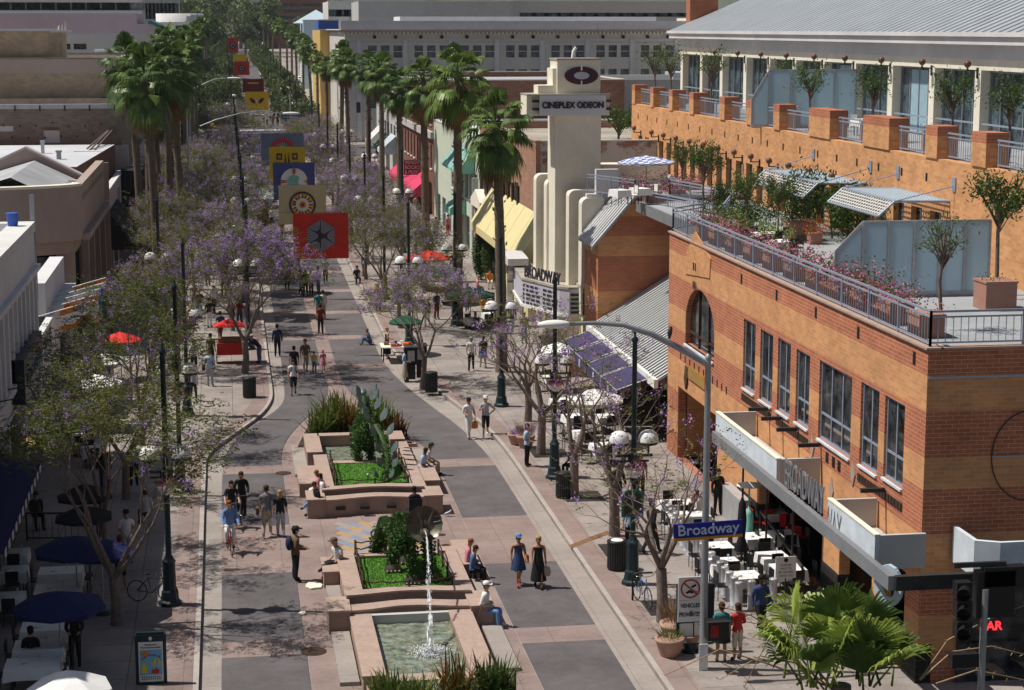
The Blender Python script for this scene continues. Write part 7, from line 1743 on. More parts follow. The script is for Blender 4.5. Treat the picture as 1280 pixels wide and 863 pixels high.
for nme,(o,J,E_,tags) in POSES.items():
    me=bpy.data.meshes.new_from_object(o.evaluated_get(dg));V=[v.co.copy() for v in me.vertices];N=[v.normal.copy() for v in me.vertices];Fs=[tuple(p.vertices) for p in me.polygons]
    cl=[]
    for f in Fs:
        c=sum((V[i] for i in f),Vector())/len(f);best=(9,'',0)
        for (a,b),tg in zip(E_,tags):
            d_,t_=segd(c,J[a],J[b]);d_-= {'torso':.12,'pelvis':.11,'thigh':.08,'head':.09,'shin':.04,'neck':.02}.get(tg,.02)
            if tg=='hand':d_+=.0
            if d_<best[0]:best=(d_,tg,t_)
        cl.append((best[1],best[2],c))
    PG[nme]=(V,N,Fs,cl,J);bpy.data.objects.remove(o);bpy.data.meshes.remove(me)
def sub(V,N,Fs,pick,offs):
    mp={};vs=[];fs=[]
    for f,k in zip(Fs,pick):
        if not k:continue
        q=[]
        for i in f:
            if i not in mp:mp[i]=len(vs);vs.append(V[i]+N[i]*offs)
            q.append(mp[i])
        fs.append(q)
    return vs,fs
def person(label,x,y,rz,pose='stand',top='white',bot='denim',hair='brown',skin=0,h=1.75,sleeve='short',low='trousers',hat=None,z=None,long_hair=False,shoes='black',wide=1.,group=None,bag=None):
    V,N,Fs,cl,J=PG[pose];g=(gz(y)+.0) if z is None else z
    t=thing('person',label,'person',(x,y,g),group);s=h/1.75
    sm_=SK[skin][0]
    def mk(name,vs,fs,m,par=t,lab=None):
        mb=MB();mb.add(vs,fs,m,True);o=bpy.data.objects.new(name,mb.mesh(name));COL.objects.link(o);o.parent=par;W[o.name]=(x,y,g);return o
    bm_=MB();bm_.add(V,Fs,sm_,True)
    hc=J[6];
    bm_.ell(hc+Vector((0,-.098,-.02)),(.014,.022,.024),sm_,6,5)
    for q in(-1,1):
        bm_.ell(hc+Vector((q*.034,-.088,.012)),(.013,.01,.009),'hair_black',6,4);bm_.ell(hc+Vector((q*.086,-.0,-.005)),(.012,.022,.032),sm_,6,5)
    bm_.ell(hc+Vector((0,-.083,-.06)),(.024,.012,.008),'dred_lip' if 'dred_lip' in MATS else sm_,6,4)
    o=bpy.data.objects.new('body',bm_.mesh('body'));COL.objects.link(o);o.parent=t
    def up(c):return c
    wz=J[0].z+.02
    def is_top(k):
        tg,u,c=k
        if tg=='torso':return sleeve!='tank' or c.z<J[3].z+.01
        if tg=='pelvis':return c.z>wz-.03
        if tg=='neck':return sleeve!='tank' and u<.35
        if tg=='uarm':return sleeve in('long',) or (sleeve=='short' and (c-J[8]).length<.27 or sleeve=='short' and abs(c.x)<.25 and c.z>J[2].z-.05)
        if tg=='farm':return sleeve=='long'
        return False
    def is_bot(k):
        tg,u,c=k
        if tg=='pelvis':return c.z<=wz-.0
        if tg=='thigh':return low in('trousers','shorts')
        if tg=='shin':return low=='trousers' and (u<.9 or True)
        return False
    mk('shirt',*sub(V,N,Fs,[is_top(k) for k in cl],.014),'c_'+top)
    if low in('trousers','shorts'):mk('trousers' if low=='trousers' else 'shorts',*sub(V,N,Fs,[is_bot(k) for k in cl],.013),'c_'+bot)
    else:
        mb=MB();L_={'skirt':.50,'dress':.55,'longdress':.86}[low];z0=J[1].z;z1=z0-L_;pr=[]
        for k in range(9):
            u=k/8;pr.append((.135+.09*math.sin(u*1.4)+.05*u,z0-L_*u))
        mb.lathe([(r_,z_) for r_,z_ in reversed(pr)],(J[0].x,J[0].y,0),'c_'+bot,18,sy=.82);vs=mb.v;o=bpy.data.objects.new('skirt',mb.mesh('skirt'));COL.objects.link(o);o.parent=t
    mk('shoes',*sub(V,N,Fs,[k[0]=='foot' or (k[0]=='shin' and k[2].z<.07) for k in cl],.014),'c_'+shoes)
    hb=MB();
    pk=[k[0]=='head' and (k[2].z>J[6].z+.028 or (k[2].y>J[6].y+.005 and k[2].z>J[5].z-.01)) for k in cl]
    hv,hf=sub(V,N,Fs,pk,.016);hb.add(hv,hf,'hair_'+hair,True)
    hb.ell(hc+Vector((0,.018,.045)),(.102,.105,.085),'hair_'+hair,12,8)
    if long_hair:hb.ell(hc+Vector((0,.055,-.08)),(.095,.065,.17),'hair_'+hair,10,8)
    o=bpy.data.objects.new('hair',hb.mesh('hair'));COL.objects.link(o);o.parent=t
    if hat:
        q=MB();q.lathe([(.112,.05),(.112,.09),(.09,.14),(.0,.155)],hc,'c_'+hat,14);q.obox(hc+Vector((0,-.13,.055)),(.14,.12,.015),'c_'+hat);o=bpy.data.objects.new('cap',q.mesh('cap'));COL.objects.link(o);o.parent=t
    if bag:
        kind,cm=bag;q=MB()
        if kind=='back':q.ell((0,.2,J[2].z-.04),(.17,.12,.24),'c_'+cm,12,8);q.obox((.1,-.1,J[2].z+.03),(.035,.02,.3),'c_'+cm);q.obox((-.1,-.1,J[2].z+.03),(.035,.02,.3),'c_'+cm);nm='backpack'
        elif kind=='side':q.obox((.30,.05,J[0].z-.02),(.10,.30,.24),'c_'+cm);q.tube([(.28,0,J[0].z+.1),(.1,-.1,J[2].z+.05),(-.1,0,J[3].z+.06),(.1,.12,J[2].z),(.28,.06,J[0].z+.1)],.012,'c_'+cm,5);nm='shoulder_bag'
        else:q.lathe([(.12,0),(.15,.12),(.12,.30),(.03,.34)],(.27,-.05,J[0].z-.52),'c_'+cm,10,sy=.5);q.tube([(.27,-.05,J[0].z-.2),(.26,-.06,J[0].z-.07)],.012,'c_'+cm,5);nm='hand_bag'
        for _ in(0,):
            o=bpy.data.objects.new(nm,q.mesh(nm));COL.objects.link(o);o.location=(x,y,g);o.rotation_euler=(0,0,rz);o.scale=(s,)*3;o['label']={'backpack':'pack','shoulder_bag':'bag','hand_bag':'bag'}[nm]+' carried by the '+' '.join(label.replace(',','').split()[:11]);o['category']='bag'
    t.rotation_euler=(0,0,rz);t.scale=(s*wide,s*wide,s)
    return t
def pp(label,px,py,face,pose='stand',**k):
    """face: compass of the figure, 0 = towards the camera, 180 = away, 90 = to the picture's right"""
    zs=k.pop('seat',None)
    g=G(px,py);
    if zs is not None:g=G(px,py,zs)
    zz=k.pop('zadd',None)
    z=g[2]+(.13 if (g[0]<lin(g[1],KL) or g[0]>lin(g[1],KR)) and zs is None else 0)
    return person(label,g[0],g[1],R(face),pose,z=z,**k)
W_='walk';W2='walk2'
pp('man in a grey t-shirt and khaki trousers walking away in the left lane',334,671,175,W_,top='grey',bot='khaki',hair='brown',h=1.85,shoes='white',bag=('side','brown'))
pp('blond woman in a black top and pale trousers walking away in the left lane',351,671,180,W2,top='black',bot='lgrey',hair='blond',h=1.68,long_hair=True,bag=('hand','white'))
pp('man in a black cap and quilted coat standing in the left lane',370,727,100,'hold',top='brown',bot='black',hair='black',h=1.8,sleeve='long',hat='black',wide=1.15,bag=('back','navy'))
pp('heavy man in a white shirt and cap reading on the near fountain wall',424,722,-60,'sitx',top='white',bot='black',hair='grey',hat='brown',skin=1,h=1.75,wide=1.12,shoes='brown')
pp('red haired woman in pink sitting on the left bench of the far fountain',400,628,-100,'sit',top='pink',bot='white',hair='red',h=1.62)
pp('man in a white shirt and jeans sitting on the left wall of the far fountain',405,636,-95,'sit',top='white',bot='denim',hair='black',h=1.75)
pp('person in black crouching over a bright blue bag by the far fountain',398,645,-70,'sitx',top='black',bot='blue',hair='brown',h=1.7,sleeve='long',skin=1)
pp('curly haired person in pale blue sitting on the right bench of the far fountain',529,600,60,'sit',top='lblue',bot='lgrey',hair='black',skin=2,h=1.7,sleeve='short')
pp('person in a green cap sitting on the right bench of the far fountain',535,594,70,'sit',top='white',bot='khaki',hair='black',hat='green',skin=1,h=1.72)
pp('person in a yellow top sitting on the paving behind the ivy dinosaur',475,692,150,'ground',top='yellow',bot='black',hair='brown',h=1.65)
pp('red haired woman in a pink blouse sitting on the right wall of the near fountain',584,722,80,'sit',top='pink',bot='black',hair='red',h=1.7)
pp('woman in a denim shirt reading on the right wall of the near fountain',590,730,75,'sit',top='denim',bot='black',hair='brown',h=1.68,sleeve='long',bag=('hand','black'))
pp('man in a white cap and t-shirt sitting on the curved wall\'s right end',607,783,65,'sitprop',top='white',bot='blue',hair='brown',hat='white',h=1.78,shoes='white')
pp('woman in a blue dress and blue cap with an orange bag in the right lane',648,732,5,W_,top='dblue',bot='dblue',low='dress',sleeve='tank',hair='brown',hat='blue',skin=1,h=1.68,shoes='red',bag=('side','orange'))
pp('woman in a long black sleeveless dress walking in the right lane',673,735,-8,W2,top='black',bot='black',low='longdress',sleeve='tank',hair='blond',skin=1,h=1.70,bag=('hand','khaki'))
pp('man in white with a dark cap carrying an orange bag',586,548,10,'walkhold',top='white',bot='white',hair='black',hat='black',skin=1,h=1.78,shoes='brown',bag=('hand','orange'))
pp('man in a grey t-shirt, white cap and black shorts, hand on hip',607,546,-5,'hip',top='lgrey',bot='black',low='shorts',hair='brown',hat='white',h=1.8,shoes='white')
pp('man in a pale shirt and black trousers standing by the flower pots',659,587,60,'hold',top='lblue',bot='black',hair='black',h=1.76,skin=1)
pp('woman in a white blouse and long khaki skirt standing at the pay phones',507,477,60,'hold',top='lblue',bot='khaki',low='longdress',hair='brown',h=1.7)
pp('blond woman in a black dress standing beside the vendor table',484,448,100,'hold',top='black',bot='black',low='longdress',hair='blond',sleeve='tank',h=1.7)
pp('person in a dark blue top sitting on the right kerb',463,431,-90,'ground',top='dblue',bot='denim',hair='red',h=1.7,sleeve='long',shoes='brown')
pp('man in a white shirt and dark trousers walking away left of the palm',589,467,170,W_,top='white',bot='black',hair='grey',h=1.78)
pp('woman in a dark top and flowered skirt walking away beside the palm',604,463,185,W2,top='black',bot='denim',low='dress',hair='brown',h=1.68)
pp('man in a brown t-shirt and shorts walking with two girls',382,467,5,W_,top='brown',bot='khaki',low='shorts',hair='brown',skin=1,h=1.8)
pp('small girl in a yellow top holding hands in the street',393,467,0,W2,top='yellow',bot='denim',hair='brown',h=1.15,low='trousers')
pp('small girl in a pink dress and cap in the street',404,465,0,W_,top='pink',bot='pink',low='dress',hair='brown',hat='pink',h=1.15)
pp('roller skater in a white t-shirt, shorts and backpack',367,494,0,W_,top='white',bot='black',low='shorts',hair='black',h=1.75,shoes='black',skin=1,bag=('back','navy'))
pp('dark haired person in black directly behind the roller skater',368,474,180,'stand',top='black',bot='black',hair='black',h=1.7)
pp('man in dark blue standing with his back turned by the red cart',347,446,180,'stand',top='navy',bot='black',hair='black',sleeve='long',h=1.78)
pp('man in a dark jacket and white cap leaning over beside the tree',324,457,-60,'bend',top='navy',bot='denim',hair='black',hat='white',sleeve='long',h=1.75)
pp('man in a blue shirt and grey trousers with a black bag on the left pavement',263,486,170,'stand',top='lblue',bot='lgrey',hair='brown',h=1.8,bag=('side','black'))
pp('man in a dark floral shirt just ahead of the man in blue',264,462,175,W_,top='olive',bot='black',hair='black',h=1.78)
pp('person in white top and dark trousers left of the man in blue',243,470,180,W2,top='white',bot='black',hair='brown',h=1.72)
pp('woman in a pale top and dark trousers under the left branches',242,505,170,W_,top='lgrey',bot='black',hair='brown',h=1.68,long_hair=True)
for i,(px,py,a,t_,b_,lab) in enumerate(((376,370,40,'cream','black','man in a cream shirt in the group of four'),(382,371,0,'black','black','man in a black shirt in the group of four'),(389,370,-40,'lgrey','black','man in a grey shirt in the group of four'),(398,367,-60,'cream','denim','man in a pale shirt and jeans at the right of the group of four'),(359,362,0,'dred','black','woman in a dark jacket left of the group of four'),(407,354,0,'lblue','black','woman in a pale top walking alone in the right lane'),(401,418,180,'dred','black','man in a dark red shirt walking away in the middle of the street'),(398,400,180,'teal','khaki','person in a teal shirt ahead of the man in dark red'),(404,399,180,'cream','khaki','person in a cream shirt ahead of the man in dark red'))):
    pp(lab,px,py,a,[W_,'stand','hold','stand',W2,W_,W2,W_,W2][i],top=t_,bot=b_,hair=['black','black','grey','black','brown','black','black','black','brown'][i],h=1.76,skin=1 if i%3==0 else 0,sleeve='short' if i!=4 else 'long')
pp('man in a denim jacket with a shoulder bag walking at the lower right',950,801,15,W_,top='dblue',bot='black',hair='black',skin=2,h=1.85,sleeve='long',shoes='white',bag=('side','black'))
pp('woman in a black skirt and dark top waiting at the corner pole',901,833,170,'stand',top='teal',bot='black',low='skirt',hair='hair' if 0 else 'brown',h=1.72,skin=1,sleeve='short',shoes='black')
pp('woman in a red top and pale shorts waiting at the corner',921,831,200,'hold',top='red',bot='cream',low='shorts',hair='brown',h=1.66,long_hair=True,skin=1,shoes='black')
pp('waiter in black standing between the lamp post and the bollards',814,697,120,'walk',top='black',bot='black',hair='black',h=1.8,sleeve='long')
pp('person in a pale shirt behind the litter bin under the bare trees',787,694,0,'stand',top='lblue',bot='black',hair='black',h=1.72)
pp('person in dark clothes sitting by the second lamp post',716,600,-60,'sit',top='black',bot='black',hair='brown',h=1.7,sleeve='long')
pp('person in dark clothes walking below the white parasol',772,640,10,W_,top='black',bot='navy',hair='black',h=1.75,sleeve='long')
pp('bare armed person in brown standing behind the bare branches',800,628,-20,'stand',top='brown',bot='black',hair='brown',h=1.75,skin=1)
# left, in the shade
pp('man in a white top and dark vest walking in the left shade',160,708,0,'hold',top='white',bot='lgrey',hair='black',hat='black',skin=1,h=1.78)
pp('person in a floral shirt and shorts walking away in the left shade',152,742,180,W_,top='teal',bot='black',low='shorts',hair='brown',h=1.76,skin=1)
pp('waitress in black with a white collar standing by the shaded tables',95,838,0,'hold',top='black',bot='black',hair='brown',h=1.7,sleeve='long')
pp('man in dark clothes standing beyond the black parasols',131,618,0,'stand',top='black',bot='navy',hair='red',h=1.8,sleeve='long',skin=1)
pp('man in a pale shirt standing in the left shade near the lamp globes',168,612,180,'stand',top='lgrey',bot='black',hair='black',h=1.78)
pp('person in a light blue shirt sitting behind the near left tree trunk',184,662,200,'sit',top='lgrey',bot='black',hair='brown',h=1.74)
pp('dark figure seated behind the railing in the left shade',46,664,20,'sit',top='black',bot='black',hair='brown',h=1.75,sleeve='long')
pp('man in a white shirt walking up the shaded left pavement',173,361,180,W_,top='white',bot='black',hair='black',h=1.78)
pp('woman in pale blue walking on the shaded left pavement',150,383,175,W2,top='lblue',bot='blue',hair='black',h=1.68)
pp('person with a blue white striped top on the shaded left pavement',166,345,170,W_,top='blue',bot='black',hair='black',h=1.75)
pp('dark dressed person by the left palm trunks',186,345,180,'stand',top='dred',bot='black',hair='black',h=1.75)
pp('person seated at the end of the shaded dining tables',40,848,180,'sit',top='black',bot='black',hair='black',h=1.72,sleeve='long')
# café guests right
for i,(px,py,face,t_,hr,lab) in enumerate(((862,668,60,'black','red','red haired guest at the first white tables behind the corner pole'),(874,662,-120,'white','brown','guest in white at the tables behind the corner pole'),(965,660,90,'black','brown','guest in black on a red chair inside the café'),(985,670,-90,'black','black','second guest on a red chair inside the café'),(897,648,10,'black','black','waiter in black beside the café wall'))):
    pp(lab,px,py,face,'sit' if i!=4 else 'stand',top=t_,bot='black',hair=hr,h=1.72,sleeve='long')
# seated groups under the umbrellas mid right
for i,(px,py,face,t_,b_) in enumerate(((604,398,30,'orange','khaki'),(618,402,-40,'brown','black'),(596,372,90,'pink','denim'),(578,356,-60,'white','denim'),(612,363,0,'orange','cream'),(622,420,200,'green','black'),(446,356,10,'navy','black'),(456,348,0,'lblue','black'),(473,392,20,'red','black'))):
    pp(['guest in an orange top seated near the green umbrella','guest in brown seated right of the green umbrella','guest in pink seated beyond the green umbrella','guest in white seated behind the red umbrella','guest in orange seated by the tall hedge shrubs','man in a green shirt standing beside the right palm','person in navy sitting on the planter edge right of the banner','person in a pale shirt by the kerb right of the banner','person in red standing under the violet jacaranda'][i],px,py,face,'sit' if i in(0,1,2,3,4,6) else 'stand',top=t_,bot=b_,hair=['brown','black','blond','brown','black'][i%5],h=1.72)
for i,(px,py) in enumerate(((440,165),(455,210),(470,225),(472,205),(545,300),(536,306),(530,310),(560,297),(500,318),(520,322),(290,400),(300,412),(276,430),(262,412),(250,400),(243,390),(310,330),(296,345),(276,350),(260,360),(340,285),(352,300),(345,320),(216,340),(226,365),(232,350),(240,420),(228,430),(300,300),(372,340),(268,395),(280,372),(320,318),(332,302),(338,262),(330,272),(430,300),(434,270),(420,240),(428,255),(450,250),(462,262),(476,300),(486,288),(492,300),(520,270),(510,285),(508,262),(540,330),(572,345),(565,352),(584,392),(546,402),(534,412),(640,420),(655,432),(230,395),(214,380),(196,372),(160,400),(140,420),(205,452),(190,470),(218,492))):
    cs=['white','black','red','lblue','navy','khaki','lgrey','dred','olive','pink'];c_=cs[(i*7)%10]
    pp(['one of the shoppers in %s among the trees'%c_][0].replace('lblue','pale blue').replace('lgrey','light grey').replace('dred','dark red')+(' on the right side of the street' if px>420 else ' on the left side of the street')+', number %d counting from the top'%(i+1) if 0 else 'distant pedestrian in %s seen through the jacaranda branches'%{'lblue':'pale blue','lgrey':'light grey','dred':'dark red'}.get(c_,c_),px,py,random.Random(i).choice([0,180,30,200]),[W_,'stand',W2][i%3],top=c_,bot=cs[(i*3+1)%10],hair=['black','brown','blond'][i%3],h=1.72,group='distant pedestrians in '+c_)
for i,(px,py) in enumerate(((304,163),(316,164),(310,163),(338,160),(343,158),(348,161),(352,163),(355,160),(334,165),(341,166),(347,166),(358,164),(362,166),(330,163),(368,160),(322,150),(374,158))):
    c_=['black','navy','brown','white','dred'][i%5];pp('tiny pedestrian in %s crossing at the far intersection'%{'dred':'dark red'}.get(c_,c_),px,py-8,[0,180][i%2],W_,top=c_,bot='black',hair='black',h=1.75,group='crowd at the far crossing in '+c_)
# ============ bicycles with riders ============
def bicycle(label,x,y,rz,fm='blue',z=.0):
    t=thing('bicycle',label,'bicycle',(x,y,z));
    def add(name,f,par=t):
        q=MB();f(q);o=bpy.data.objects.new(name,q.mesh(name));COL.objects.link(o);o.parent=par;return o
    def wheel(yc):
        def f(q):
            n=20
            for k in range(n):
                a,b=2*math.pi*k/n,2*math.pi*(k+1)/n;q.tube([(0,yc+.33*math.cos(a),.34+.33*math.sin(a)),(0,yc+.33*math.cos(b),.34+.33*math.sin(b))],.019,'rubber',5,caps=False)
            for k in range(10):
                a=math.pi*k/5;q.tube([(0,yc,.34),(0,yc+.32*math.cos(a),.34+.32*math.sin(a))],.003,'chrome',3,caps=False)
        add('wheel',f)
    wheel(-.52);wheel(.52)
    add('frame',lambda q:[q.tube(p,.017,'c_'+fm,6) for p in([(0,.52,.34),(0,.02,.30),(0,.15,.80)],[(0,.52,.34),(0,.15,.78),(0,-.34,.78)],[(0,.02,.30),(0,-.36,.70)],[(0,-.30,.92),(0,-.37,.70),(0,-.52,.34)])])
    add('saddle',lambda q:(q.ell((0,.18,.9),(.07,.13,.03),'black',8,5),q.tube([(0,.15,.78),(0,.17,.88)],.013,'chrome',5)))
    add('handlebar',lambda q:q.tube([(-.29,-.22,1.0),(-.2,-.32,1.0),(0,-.34,.98),(.2,-.32,1.0),(.29,-.22,1.0)],.014,'chrome',5))
    add('crank',lambda q:(q.tube([(.06,.02,.30),(.08,.02,.14),(.14,.02,.14)],.01,'chrome',4),q.tube([(-.06,.02,.30),(-.08,.02,.46),(-.14,.02,.46)],.01,'chrome',4)))
    t.rotation_euler=(0,0,rz);return t
for (px,py,face,fm,lab,kw) in((287,691,8,'red','bicycle ridden by the man in the blue shirt',dict(label='man in a blue shirt and white trousers cycling towards the camera',top='blue',bot='white',hair='red',sleeve='long',h=1.78)),
    (303,650,-5,'black','bicycle ridden by the rider in black',dict(label='rider in a black top cycling behind the man in blue',top='black',bot='black',hair='brown',sleeve='long',h=1.75,skin=1)),
    (290,660,4,'olive','bicycle ridden by the dark haired woman',dict(label='dark haired woman in a black top cycling between the two men',top='black',bot='denim',hair='black',h=1.68,long_hair=True))):
    g=G(px,py);bicycle(lab,g[0],g[1],R(face),fm,.02);person(kw.pop('label'),g[0]-math.sin(R(face))*.0,g[1]+.12,R(face),'ride',z=.08,low='trousers',**kw)
g=G(812,768);bicycle('blue bicycle locked to the black hoop by the right lamp post',g[0]-.1,g[1]+.6,R(8),'blue',.14);bicycle('dark bicycle parked behind the blue one at the hoop',g[0]+.55,g[1]+.9,R(-6),'black',.14)
g=G(190,770);bicycle('bicycle leaning in the left shade behind the information sign',g[0],g[1]+1,R(70),'black',.14)
t=thing('bike_rack','black hoop bicycle rack beside the right lamp post','bike rack',(G(808,755)[0],G(808,755)[1],.14));x,y,_=G(808,755);mb=MB();mb.tube([(x-.45,y,.13),(x-.45,y,.95),(x-.35,y,1.02),(x+.35,y,1.02),(x+.45,y,.95),(x+.45,y,.13)],.035,'black',6);mb.build('hoop',t)
# wheelchair
x,y=7.0,68.;x,y,_=G(519,655);t=thing('wheelchair','black folding wheelchair seen from behind beside the far fountain','wheelchair',(x,y,0))
for s_ in(-1,1):
    mb=MB();n=22
    for k in range(n):
        a,b=2*math.pi*k/n,2*math.pi*(k+1)/n;mb.tube([(x+s_*.3,y+.3*math.cos(a),.31+.3*math.sin(a)),(x+s_*.3,y+.3*math.cos(b),.31+.3*math.sin(b))],.018,'rubber',5,caps=False)
    for k in range(8):mb.tube([(x+s_*.3,y,.31),(x+s_*.3,y+.29*math.cos(k*.785),.31+.29*math.sin(k*.785))],.004,'chrome',3,caps=False)
    mb.build('wheel',t)
mb=MB();mb.box(x-.24,x+.24,y-.22,y-.19,.5,1.0,'black_cloth');mb.build('backrest',t);mb=MB();mb.box(x-.24,x+.24,y-.2,y+.25,.46,.52,'black_cloth');mb.build('seat',t)
mb=MB();
for a,b in(((-.25,.2),(.25,.5)),((.25,.2),(-.25,.5))):mb.tube([(x+a[0],y-.2,a[1]),(x+b[0],y-.2,b[1])],.012,'chrome',5)
for s_ in(-1,1):mb.tube([(x+s_*.25,y+.3,.15),(x+s_*.25,y+.25,.5),(x+s_*.25,y-.2,.5),(x+s_*.25,y-.2,1.0),(x+s_*.25,y-.32,1.03)],.014,'chrome',5)
mb.build('frame',t)
person('person in dark clothes sitting in the wheelchair',x,y+.08,R(185),'sit',top='black',bot='black',hair='black',skin=2,sleeve='long',z=.06,h=1.68)
# ============ furniture ============
def umbrella(x,y,z,r_,h,m,label,n=8,drop=.32,group=None,rot=0.,val=.12):
    t=thing('parasol',label,'parasol',(x,y,z),group);mb=MB();mb.cyl((x,y,z),(x,y,z+h+.1),.03,.025,'galv',8);mb.lathe([(.25,0),(.25,.06),(.05,.1)],(x,y,z),'steel_dark',10);mb.build('pole',t)
    mb=MB();P_=[];
    for ring,(rr,zz) in enumerate(((0.02,h),(.5*r_,h-drop*.42),(r_,h-drop),(r_*1.0,h-drop-val))):
        for k in range(n*2):
            a=rot+math.pi*k/n;q=rr*(1 if k%2==0 else .955);P_.append((x+q*math.cos(a),y+q*math.sin(a),z+zz-(.04 if k%2 and ring in(1,2) else 0)))
    N_=n*2;mb.add(P_,[(i*N_+k,i*N_+(k+1)%N_,(i+1)*N_+(k+1)%N_,(i+1)*N_+k) for i in range(3) for k in range(N_)],m);mb.build('canopy',t)
    mb=MB()
    for k in range(n):
        a=rot+2*math.pi*k/n;mb.tube([(x,y,z+h-.03),(x+r_*.98*math.cos(a),y+r_*.98*math.sin(a),z+h-drop-.02)],.012,'galv',4,caps=False)
    mb.build('ribs',t);return t
def pu(px,py,r_,h,m,label,drop=.32,n=8,rot=.2):
    """parasol whose peak shows at the pixel"""
    g=G(px,py,h);gg=gz(g[1])+.13;g=G(px,py,h+gg);umbrella(g[0],g[1],gg,r_,h,m,label,n,drop,None,rot)
pu(535,313,1.6,2.6,'red_cloth','red parasol by the right palm trunks',.5)
pu(556,333,1.3,2.4,'green_cloth','green parasol just in front of the red one',.45);pu(588,359,1.5,2.4,'green_cloth','wide green parasol below and right of the red one',.45);pu(507,394,.95,2.2,'green_cloth','small green parasol behind the vendor table',.35)
pu(697,428,1.15,2.5,'white_cloth','white square parasol just right of the palm base lamp',.35,4,.1);pu(743,486,1.35,2.5,'white_cloth','white square parasol nearer the camera behind the bare branches',.45,4,.3)
pu(94,670,1.35,2.4,'navy_cloth','navy parasol over the shaded tables, the left of two side by side',.4,4,.6);pu(126,676,1.1,2.35,'navy_cloth','navy parasol over the shaded tables, the right of two side by side',.35,4,.5);pu(73,739,1.35,2.4,'navy_cloth','nearest navy parasol over the shaded tables',.42,4,.7)
pu(105,605,1.0,2.4,'black_cloth','farther black parasol in the left shade',.4,4,.6);pu(104,632,1.0,2.4,'black_cloth','nearer black parasol in the left shade',.35,4,.5);pu(85,838,1.1,2.35,'white_cloth','white parasol peak at the bottom left corner',.45,4,.7)
pu(120,468,1.2,2.5,'white_cloth','pale parasol behind the leafy branches, in front of the flag shop',.4,4,.3);pu(132,441,1.2,2.5,'white_cloth','farther pale parasol behind the leafy branches on the left',.4,4,.5);pu(98,498,1.0,2.5,'white_cloth','small pale parasol low behind the left leaves',.4,4,.5)
pu(150,415,1.1,2.5,'red_cloth','dull red parasol in the left shade near the flags',.4);pu(391,151,2.0,2.6,'blue_cloth','bright blue parasol at the far crossing',.7);pu(268,152,1.6,2.6,'yellow_wall','yellow parasol at the far left crossing',.6)
umbrella(19.9,101.2,9.45,1.5,2.2,'stripe_blue','blue and white patterned parasol on the far roof terrace',8,.35) if 0 else None
g=G(808,197,11.3);umbrella(g[0],g[1],9.45,1.55,1.95,'stripe_blue','blue and white patterned parasol on the far roof terrace',8,.32)
# bins
def litter_bin(px,py,label):
    x,y,z=G(px,py,.13);t=thing('litter_bin',label,'litter bin',(x,y,z));mb=MB();mb.lathe([(.30,0),(.31,.05),(.31,.9),(.34,.93),(.34,1.0),(.26,1.02)],(x,y,z),'black',18);
    mb.build('drum',t)
    mb=MB()
    for k in range(24):
        a=k*math.pi/12;mb.obox((x+.318*math.cos(a),y+.318*math.sin(a),z+.48),(.02,.04,.84),'steel_dark',(0,0,a))
    mb.build('slats',t);mb=MB();mb.lathe([(.25,.985),(.2,1.03),(.0,1.05)],(x,y,z),'white_cloth' if px==771 else 'steel_dark',14);mb.build('liner',t)
litter_bin(771,712,'black slatted litter bin with a white bag under the bare trees on the right');litter_bin(312,497,'black slatted litter bin at the left kerb below the big jacaranda');litter_bin(539,490,'black slatted litter bin at the jacaranda by the phones');litter_bin(705,622,'black slatted litter bin beside the second lamp post on the right')
# phones
for i,(px,py) in enumerate(((514,474),(526,472))):
    x,y,z=G(px,py,.13);t=thing('pay_phone','%s of the two pay phones beside the woman in the long skirt'%['left','right'][i],'pay phone',(x,y,z));mb=MB();mb.box(x-.22,x+.22,y-.12,y+.12,z,z+.75,'black');mb.build('pedestal',t);mb=MB();mb.box(x-.33,x+.33,y-.05,y+.4,z+.75,z+1.75,'black');mb.box(x-.34,x+.34,y-.25,y-.05,z+1.68,z+1.76,'galv');mb.build('hood',t);mb=MB();mb.box(x-.18,x+.18,y-.1,y-.05,z+.95,z+1.5,'galv_light');mb.build('phone_unit',t)
# vendor tables and cart
x,y,z=G(498,452,.13);t=thing('vendor_table','vendor display table crowded with small goods by the right kerb','table',(x,y,z));mb=MB();mb.box(x-.9,x+.9,y,y+1.6,z+.72,z+.78,'cream_cloth');mb.build('top',t)
for a in(-.8,.8):
    for b in(.1,1.5):mb=MB();mb.box(x+a-.03,x+a+.03,y+b-.03,y+b+.03,z,z+.72,'steel_dark');mb.build('leg',t)
r=random.Random(6)
for k in range(14):
    mb=MB();a,b,s_=x+r.uniform(-.8,.8),y+r.uniform(.1,1.5),r.uniform(.06,.14);mb.box(a-s_,a+s_,b-s_,b+s_,z+.78,z+.78+r.uniform(.05,.2),r.choice(['white_paint','red_plastic','wood','orange_paint','steel_dark','sign_blue']));mb.build('small_goods',label='small item among the goods on the vendor table',cat='goods',group='goods on the vendor table')
x,y,z=G(288,454,.13);t=thing('vendor_cart','red vendor cart with spoked wheels and a red canopy under the left jacaranda','cart',(x,y,z));mb=MB();mb.box(x-.7,x+.7,y-.4,y+.5,z+.5,z+1.15,'red_cloth');mb.box(x-.6,x+.6,y-.3,y+.4,z+1.15,z+1.4,'wood');mb.build('body',t)
for a in(-.72,.72):
    mb=MB();mb.cyl((x+a-.03,y,z+.38),(x+a+.03,y,z+.38),.38,.38,'wood',16);mb.build('wheel',t)
for a in(-.6,.6):mb=MB();mb.box(x+a-.02,x+a+.02,y-.02,y+.02,z+1.15,z+2.1,'galv');mb.build('post',t)
mb=MB();mb.add([(x-.85,y-.6,z+2.05),(x+.85,y-.6,z+2.05),(x+.85,y+.6,z+2.05),(x-.85,y+.6,z+2.05),(x,y,z+2.45)],[(0,1,4),(1,2,4),(2,3,4),(3,0,4)],'red_cloth');mb.build('canopy',t)
